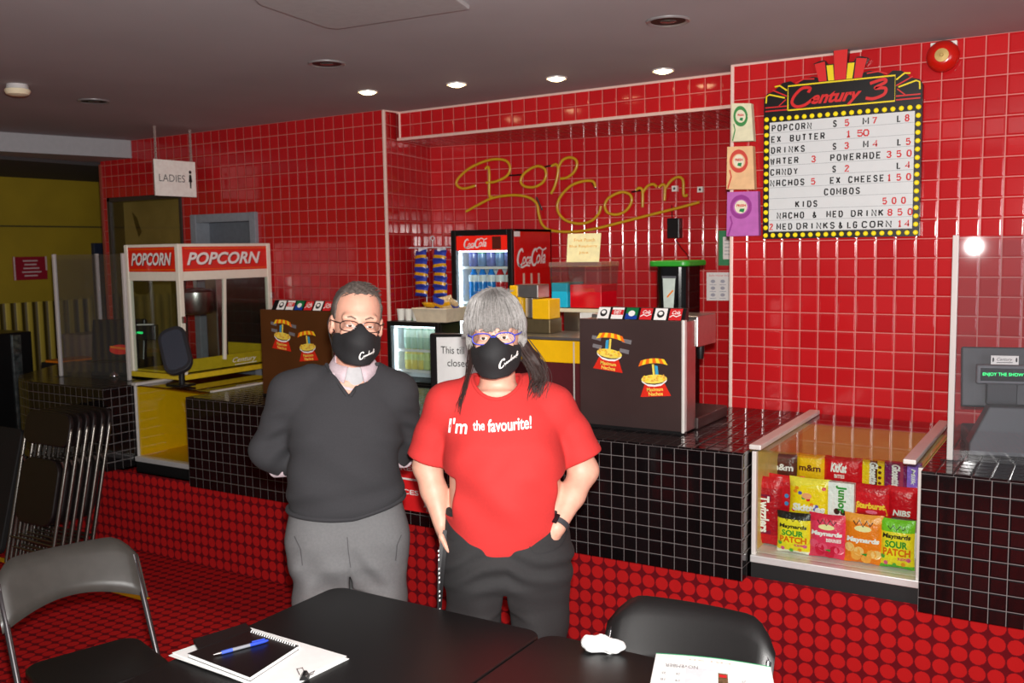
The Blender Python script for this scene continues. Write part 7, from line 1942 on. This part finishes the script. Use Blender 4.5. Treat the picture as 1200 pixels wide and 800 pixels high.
# hair: short, greying, receding
M_HAIRM = mat('grey_brown_short_hair', (92, 82, 76), .7, var=.35, vscale=260, bump=.002, bscale=700)
G = Field(np.array(HC)-.14, np.array(HC)+np.array([.14, .16, .17]), .004)
Rl = [list(r) for r in Rm_]
G.ell(Hm(0, .016, .046), (.0805*hs, .0995*hs, .0925*hs), .01, Rl)
inv = Rm_.T
def hcut(X, Y, Z):
    px, py, pz = (X-HC[0])/hs, (Y-HC[1])/hs, (Z-HC[2])/hs
    x = inv[0][0]*px+inv[0][1]*py+inv[0][2]*pz; y = inv[1][0]*px+inv[1][1]*py+inv[1][2]*pz; z = inv[2][0]*px+inv[2][1]*py+inv[2][2]*pz
    line = np.where(np.abs(x) < .050, .098+.010*np.cos(x*60), .098-(np.abs(x)-.050)*1.2)
    front = np.maximum(-(y+.018+.0*x)-.30*np.maximum(z-.08, 0), z-line-.20*np.maximum(y+.08, 0))
    low = np.maximum(-(z-(.012-.05*np.clip((y-.03)/.06, 0, 1))), -1+0*x)
    side = np.maximum(-(y+.040), -(.0-(z-line)))
    face = np.maximum(-(y+.012)-.55*(np.maximum(z-.02, 0)), z-line)   # in front of the hairline
    return np.minimum(face*-1, 0)*0+np.minimum(-face, 99)*1.0
def keep(X, Y, Z):
    px, py, pz = (X-HC[0])/hs, (Y-HC[1])/hs, (Z-HC[2])/hs
    x = inv[0][0]*px+inv[0][1]*py+inv[0][2]*pz; y = inv[1][0]*px+inv[1][1]*py+inv[1][2]*pz; z = inv[2][0]*px+inv[2][1]*py+inv[2][2]*pz
    hl = .100-.9*np.maximum(np.abs(x)-.045, 0)          # hairline height on the forehead
    top = np.maximum(hl-z, -.2)                          # above the hairline
    sideb = np.maximum(-(y+.022+.012*np.sin(z*60)), .030-0*z-z*0-.030) # behind the temples
    region = np.minimum(top, np.maximum(-(y+.025), -.0*x-(np.abs(x)-.03)))
    lowlim = (-.005-.055*np.clip((y-.02)/.05, 0, 1))-z   # lower edge: above ears, down at nape
    return np.maximum(region, lowlim)*hs
q = G.sl(np.array(HC)-.2, np.array(HC)+.2)
X = G.xs[q[0]][:, None, None]; Y = G.ys[q[1]][None, :, None]; Z = G.zs[q[2]][None, None, :]
G.D[q] = np.maximum(G.D[q], keep(X, Y, Z))
G.ripple(lambda X, Y, Z: .0022*np.sin(210*X+60*Y)*np.sin(170*Z+90*Y), np.array(HC)-.2, np.array(HC)+.2)
hr = field_obj('hair', G, M_HAIRM, t, 1)
mb = MB(); rg = random.Random(4)
for k in range(150):      # short combed strands along the top
    u = rg.uniform(-.06, .06); y0 = rg.uniform(-.062, .04)
    zt_ = .046+.0925*math.sqrt(max(.02, 1-(u/.0805)**2-((y0-.016)/.0995)**2))
    if zt_ < .098-.9*max(abs(u)-.045, 0): continue
    p0 = Hm(u, y0, zt_-.004); p1 = Hm(u+rg.uniform(.004, .014), y0-.012, zt_+.001); p2 = Hm(u+rg.uniform(.010, .018), y0-.016, zt_-.001)
    mb.tube([p0, p1, p2], [.0011, .0009, .0003], 4, caps=False)
part(mb, 'strands', M_HAIRM, hr)
for sx in (-1, 1):
    mb = MB(); mb.tube([Hm(sx*.014, -.095, .024), Hm(sx*.030, -.094, .031), Hm(sx*.050, -.080, .026)], [.0025, .0035, .0015], 6); part(mb, 'eyebrow', mat('grey_eyebrow', (110, 92, 80), .8), t, smooth=60)
eyes(t, Hm, hs, Rm_, .05, -.38)
face_mask(t, B, Hm, hs, Rm_, HC, (.004, .050, -.098, -.076, .016))
spectacles(t, Hm, hs, mat('black_spectacle_frame', (20, 20, 24), .3), w=.028, h=.016, y=-.108, thick=.0013)
# ------------------------------------------------------------------ the woman
th = math.radians(32.3)
WP = (.104, -2.131)
t = thing('person', 'woman in a red T-shirt and black jeans with grey fringe, black mask and blue glasses', 'person', (WP[0], WP[1], 0), th)
hs = 1.06
HC = (-.022, -.055, 1.600)
B = Field((-.42, -.32, 0), (.42, .34, 1.76), .005, (1.34, .007))
Hw, Rw = head(B, HC, hs, .98, yaw=-.06, tilt=-.03)
B.cone((-.018, .015, 1.40), (-.02, -.012, 1.54), .062, .056, .03)
B.loft([(.80, -.003, .0, .185, .13), (.95, 0, .0, .185, .14), (1.10, 0, -.015, .185, .15), (1.25, -.005, -.01, .18, .14), (1.36, -.015, .003, .165, .10), (1.42, -.018, .01, .12, .078)], .03)
arms = ((-1, (-.190, .015, 1.375), (-.262, .03, 1.155), (-.215, -.03, .985)), (1, (.165, .015, 1.355), (.268, .03, 1.130), (.165, -.105, .975)))
for sx, sh, el, wr in arms:
    B.cone(sh, el, .062, .048, .03); B.cone(el, tuple(np.array(el)*.55+np.array(wr)*.45), .047, .042, .02); B.cone(tuple(np.array(el)*.55+np.array(wr)*.45), wr, .042, .030, .02)
hand(B, arms[0][3], (.18, -.10, -1), (.7, -.2, 0), .95, .35, -1)
hand(B, arms[1][3], (-.62, -.12, -.78), (-.3, .9, 0), .98, .30, 1)
for sx in (-1, 1):
    B.cone((sx*.10, 0, .85), (sx*.10, -.01, .46), .095, .062, .03); B.cone((sx*.10, -.01, .46), (sx*.105, .02, .10), .058, .040, .02); B.cone((sx*.105, .03, .05), (sx*.115, -.11, .033), .034, .026, .02)
field_obj('body', B, M_SKIN, t, 2)
# trousers
M_JEAN = mat('black_jeans', (36, 34, 35), .85, var=.08, vscale=140, bump=.0004, bscale=900)
G = Field((-.32, -.25, .06), (.32, .26, 1.06), .006)
G.loft([(.69, .0, -.01, .150, .10), (.78, .0, -.012, .204, .150), (.86, .0, -.012, .214, .160), (.94, .0, -.01, .210, .156), (1.03, 0, -.005, .200, .15)], .02, 2.5)
for sx in (-1, 1):
    G.cone((sx*.102, -.010, .86), (sx*.100, -.016, .62), .110, .102, .05); G.cone((sx*.100, -.016, .62), (sx*.102, -.018, .46), .102, .086, .03); G.cone((sx*.102, -.018, .46), (sx*.106, .012, .11), .085, .074, .02)
G.put(lambda X, Y, Z: np.maximum(np.abs(X+.006)-(.003+.085*np.maximum(.745-Z, 0))+0*Y, Z-.755), (-.06, -.25, .2), (.05, .25, .76), .012, 'cut')
G.ripple(lambda X, Y, Z: .007*np.sin(85*Z+34*np.abs(X)+1.5*np.sin(20*X))*np.exp(-((Z-.84)/.07)**2)+.006*np.sin(40*X+12*Z)*np.exp(-((Z-.68)/.12)**2), (-.3, -.25, .4), (.3, .26, 1.0))
tr = field_obj('trousers', G, M_JEAN, t, 2); GT = G
P = proj(G, .0015)
for pts in ([(.205, .955), (.175, .915), (.10, .905), (.075, .93)], [(-.205, .99), (-.195, .95), (-.17, .94)]):
    mb = MB(); mb.ribbon([k for k in spline(pts, 6)], .004, P); part(mb, 'pocket_edge', mat('black_seam', (26, 24, 26), .8), tr)
for sx in (-1, 1): shoe(t, sx*.11, .02, mat('black_trainer', (22, 22, 24), .5))
# T-shirt
M_TEE = mat('red_cotton', (190, 42, 40), .85, var=.03, vscale=120, bump=.0003, bscale=1200)
G = Field((-.44, -.27, .80), (.44, .26, 1.50), .0048)
G.loft([(.80, -.03, -.03, .06, .06), (.86, -.03, -.02, .135, .13), (.90, -.012, -.01, .178, .158), (.96, .0, -.008, .199, .172), (1.06, .0, -.018, .200, .178), (1.16, -.002, -.022, .200, .176), (1.26, -.006, -.015, .200, .162), (1.34, -.012, .0, .192, .13), (1.39, -.016, .008, .165, .105), (1.43, -.018, .012, .118, .085), (1.455, -.018, .014, .085, .07)], .02, 2.2)
for sx, sh, mid, end in ((-1, (-.185, .012, 1.365), (-.232, .018, 1.26), (-.256, .020, 1.190)), (1, (.160, .012, 1.350), (.222, .018, 1.26), (.258, .014, 1.185))):
    G.cone((sx*.10-.012, .012, 1.405), sh, .058, .072, .04); G.cone(sh, mid, .074, .068, .03); G.cone(mid, end, .068, .072, .02)
    n_ = np.array(end)-np.array(mid); n_ /= np.linalg.norm(n_)
    e = np.array(end)
    G.put(lambda X, Y, Z, n_=n_, e=e, sx=sx: np.maximum(-(((X-e[0])*n_[0]+(Y-e[1])*n_[1]+(Z-e[2])*n_[2])-.012), .165-sx*X+0*Z), e-.12, e+.12, .004, 'cut')
    G.cone(e+n_*-.03, e+n_*.09, .050, .060, .0, mode='cut')
# round neck opening
G.put(lambda X, Y, Z: np.maximum((np.sqrt(((X+.021)/.080)**2+((Y+.018)/.070)**2)-1)*.072+0*Z, 1.36-Z), (-.11, -.1, 1.36), (.07, .06, 1.5), .004, 'cut')
G.ripple(lambda X, Y, Z: .010*np.sin(30*X+9*Z+2+1.2*np.sin(11*Z))*np.exp(-((Z-1.07)/.075)**2)+.006*np.sin(34*X-26*Z)*np.exp(-((X+.02)/.1)**2)*np.exp(-((Z-1.18)/.06)**2)+.008*np.sin(40*(Z-1.2)+30*np.abs(X))*np.exp(-((np.abs(X)-.17)/.05)**2)*np.exp(-((Z-1.25)/.08)**2), (-.44, -.27, .8), (.44, .26, 1.4))
tee = field_obj('t_shirt', G, M_TEE, t, 2); GTee = G
P = proj(G, .0022)
mb = MB()
def PT_(u, v, d): return P(u, v+(.05*(u+.05)), d)
mb.text("I'm", (-.182, -.118, 1.298, 1.345), PT_, .0005, bold=.018, shear=.15)
mb.text('the', (-.100, -.062, 1.308, 1.338), PT_, .0005, bold=.02); mb.text('favourite!', (-.052, .088, 1.302, 1.340), PT_, .0005, bold=.02)
part(mb, 'slogan', M_WINK, tee)
mb = MB(); pts = []
for k in range(32):
    a = math.pi*2*k/32; x, y = -.021+.085*math.cos(a), -.018+.075*math.sin(a)
    z = G.top(x, y); pts.append((x-.003*math.cos(a), y-.003*math.sin(a), z if z else 1.44))
zz = np.array([p[2] for p in pts])
for _ in range(3): zz = (np.roll(zz, 1)+zz*2+np.roll(zz, -1))/4
mb.tube([(p[0], p[1], z+.001) for p, z in zip(pts, zz)], .0065, 8, closed=True); part(mb, 'neckband', M_TEE, tee, smooth=60)
# hair: grey fringe, brown lengths tied low
M_HG = mat('silver_grey_hair', (128, 124, 121), .55, var=.25, vscale=200, bump=.001, bscale=900); M_HB = mat('dark_brown_hair', (44, 27, 23), .55, var=.3, vscale=150, bump=.001, bscale=900)
inv = Rw.T; Rl = [list(r) for r in Rw]
G = Field(np.array(HC)-.16, np.array(HC)+np.array([.16, .18, .18]), .004)
G.ell(Hw(0, .014, .050), (.0905*hs, .108*hs, .096*hs), .01, Rl); G.ell(Hw(0, -.055, .055), (.070*hs, .052*hs, .050*hs), .03, Rl)
for sx in (-1, 1): G.cone(Hw(sx*.080, -.005, .03), Hw(sx*.082, .0, -.03), .020*hs, .012*hs, .02)
def keepw(X, Y, Z):
    px, py, pz = (X-HC[0])/hs, (Y-HC[1])/hs, (Z-HC[2])/hs
    x = inv[0][0]*px+inv[0][1]*py+inv[0][2]*pz; y = inv[1][0]*px+inv[1][1]*py+inv[1][2]*pz; z = inv[2][0]*px+inv[2][1]*py+inv[2][2]*pz
    fr = np.where(y < -.015, .024+.006*np.sin(x*120)-.018*np.clip((np.abs(x)-.055)/.03, 0, 1), -.045-.03*np.clip((y-.02)/.05, 0, 1))
    return (fr-z)*hs*.8
q = G.sl(np.array(HC)-.2, np.array(HC)+.2)
X = G.xs[q[0]][:, None, None]; Y = G.ys[q[1]][None, :, None]; Z = G.zs[q[2]][None, None, :]
G.D[q] = np.maximum(G.D[q], keepw(X, Y, Z))
G.ripple(lambda X, Y, Z: .0022*np.sin(260*(X-HC[0])+30*np.sin(30*Z)*.2)+.0012*np.sin(520*(X-HC[0])+4), np.array(HC)-.2, np.array(HC)+.2)
hr = field_obj('hair', G, M_HG, t, 1)
def strands(mb, n, seed, zlo, rad=.0012):
    rg = random.Random(seed)
    for k in range(n):
        u = rg.uniform(-1, 1)
        a = u*1.45
        top = Hw(.012*u+rg.uniform(-.012, .012), -.01+rg.uniform(-.02, .02), .148)
        m1 = Hw(.062*math.sin(a)+rg.uniform(-.004, .004), -.050-.048*math.cos(a), .122+rg.uniform(-.006, .004))
        m2 = Hw(.091*math.sin(a), -.024-.088*math.cos(a), .070)
        e = Hw(.094*math.sin(a)+rg.uniform(-.006, .006), -.016-.096*math.cos(a), zlo+rg.uniform(-.008, .014)-.02*abs(u)**3)
        mb.tube(spline([top, m1, m2, e], 5), [rad*(1-.6*i/15) for i in range(16)], 4, caps=False)
mb = MB(); strands(mb, 170, 3, .024); part(mb, 'fringe', M_HG, hr)
mb = MB(); strands(mb, 50, 9, .026, .0011); part(mb, 'fringe', mat('white_grey_hair', (150, 146, 144), .5, var=.1), hr)
mb = MB(); rg = random.Random(8)
for k in range(60):   # short spiky ends at the crown
    a = rg.uniform(0, 6.28); r_ = rg.uniform(0, .05); b = Hw(r_*math.cos(a), .0+r_*math.sin(a), .143-.35*r_); e = b+np.array([.02*math.cos(a)+rg.uniform(-.006, .01), .016*math.sin(a), rg.uniform(.004, .014)])
    mb.tube([b, (b+e)/2+np.array([0, 0, .004]), e], [.0014, .0011, .0003], 4, caps=False)
part(mb, 'crown_tufts', M_HG, hr)
# brown lengths: thick bunch on her left shoulder, thin wisp on the right
def bunch(name, path, n, spread, seed, r=.0016):
    rg = random.Random(seed); mb = MB(); pth = [np.array(p) for p in path]
    for k in range(n):
        o = [np.array([rg.gauss(0, 1), rg.gauss(0, 1), rg.gauss(0, .4)]) for _ in range(2)]
        pts = []
        for i, p in enumerate(pth):
            f_ = i/(len(pth)-1); pts.append(p+(o[0]*(1-f_)+o[1]*f_)*spread[i])
        pts[-1] = pts[-1]+np.array([0, 0, rg.uniform(-.02, .03)])
        sp = spline(pts, 5); mb.tube(sp, [r*(1-.7*i/(len(sp)-1)) for i in range(len(sp))], 4, caps=False)
    return part(mb, name, M_HB, hr)
bunch('brown_bunch', [Hw(.072, .02, -.02), Hw(.098, -.005, -.060), Hw(.122, -.03, -.095), Hw(.130, -.055, -.130), Hw(.118, -.075, -.165)], 150, [.012, .016, .018, .016, .012], 5)
bunch('brown_wisp', [Hw(-.072, .0, -.02), Hw(-.080, -.025, -.075), Hw(-.088, -.06, -.120), Hw(-.098, -.085, -.160), Hw(-.112, -.098, -.205)], 34, [.006, .006, .005, .005, .006], 6)
Gb = Field(np.array(HC)+np.array([.03, -.12, -.20]), np.array(HC)+np.array([.18, .09, .03]), .004)
Gb.cone(Hw(.074, .02, -.01), Hw(.108, -.01, -.075), .018, .026, .02); Gb.cone(Hw(.108, -.01, -.075), Hw(.126, -.045, -.125), .026, .015, .02); Gb.cone(Hw(-.0, .05, -.04), Hw(.08, .02, -.04), .03, .02, .02)
Gb.ripple(lambda X, Y, Z: .003*np.sin(220*X+160*Z), np.array(HC)-.3, np.array(HC)+.3)
field_obj('brown_length', Gb, M_HB, hr, 1)
eyes(t, Hw, hs, Rw, .18, -.5)
for sx in (-1, 1):
    mb = MB(); mb.tube([Hw(sx*.014, -.094, .020), Hw(sx*.030, -.094, .026), Hw(sx*.048, -.082, .021)], [.0022, .003, .0012], 6); part(mb, 'eyebrow', mat('brown_eyebrow', (110, 84, 66), .8), t, smooth=60)
face_mask(t, B, Hw, hs, Rw, HC, (.010, .066, -.086, -.062, .030))
spectacles(t, Hw, hs, mat('blue_violet_spectacle_frame', (72, 80, 190), .3, var=.05), w=.029, h=.0165, y=-.112, thick=.0019)
# wristband
w_ = np.array(arms[1][3]); e_ = np.array(arms[1][2]); d_ = (w_-e_)/np.linalg.norm(w_-e_); c = w_-d_*.012
mb = MB(); ref = np.cross(d_, [0, 0, 1.0]); ref /= np.linalg.norm(ref); b2 = np.cross(d_, ref)
for o in (0,):
    ring = [c+(ref*math.cos(a)*.0345+b2*math.sin(a)*.0345) for a in np.linspace(0, 2*math.pi, 25)[:-1]]
    V = []; 
    for p in ring:
        for q in (-.009, .009): V.append(p+d_*q)
        for q in (.009, -.009): V.append(p+(p-c)/np.linalg.norm(p-c)*.004+d_*q)
    n = 24; F = []
    for i in range(n):
        j = (i+1) % n
        for k in range(4): F.append((4*i+k, 4*i+(k+1) % 4, 4*j+(k+1) % 4, 4*j+k))
    mb.add(V, F)
wb = part(mb, 'wristband', mat('dark_grey_watch_strap', (52, 52, 56), .5), t, smooth=40)
mb = MB(); fdir = np.array([-.45, -.85, .1]); fdir -= d_*(fdir@d_); fdir /= np.linalg.norm(fdir); sd = np.cross(d_, fdir)
R3 = Matrix((tuple(sd), tuple(d_), tuple(fdir))).transposed(); mb.obox(tuple(c+fdir*.037), (.020, .034, .006), R3); part(mb, 'watch_face', mat('black_watch_glass', (16, 16, 20), .15), wb, bevel=.002)
# lanyard hanging from her pocket
mb = MB()
def strap(pts, w, tw):
    pts = spline(pts, 8); V = []
    for i, p in enumerate(pts):
        a = tw*i/len(pts); q = np.array([math.cos(a), math.sin(a), 0])*w/2; V += [p-q, p+q]
    mb.add(V, [(2*i, 2*i+2, 2*i+3, 2*i+1) for i in range(len(pts)-1)])
strap([(-.200, -.08, .965), (-.214, -.105, .90), (-.219, -.118, .80), (-.222, -.118, .70), (-.224, -.116, .63)], .013, .5)
strap([(-.192, -.08, .965), (-.204, -.110, .88), (-.214, -.123, .78), (-.220, -.122, .70), (-.224, -.116, .63)], .013, -1.2)
ly_ = part(mb, 'lanyard', mat('black_lanyard_ribbon', (24, 22, 24), .6), t); so = ly_.modifiers.new('thick', 'SOLIDIFY'); so.thickness = .0015
mb = MB()
for k, z in enumerate((.905, .89, .875, .845, .83, .815, .80, .77, .755, .74, .71, .695)): mb.flat([(-.2205, z), (-.2165, z+.002), (-.2165, z+.008), (-.2205, z+.006)], lambda u, v, d: (u-.001, -.1215-.002*(v < .8), v))
part(mb, 'lanyard_print', M_WINK, ly_)
mb = MB(); mb.tube([(-.224, -.117, .63), (-.224, -.118, .61), (-.226, -.118, .60)], .004, 6); part(mb, 'lanyard_clip', M_CHROME, ly_)
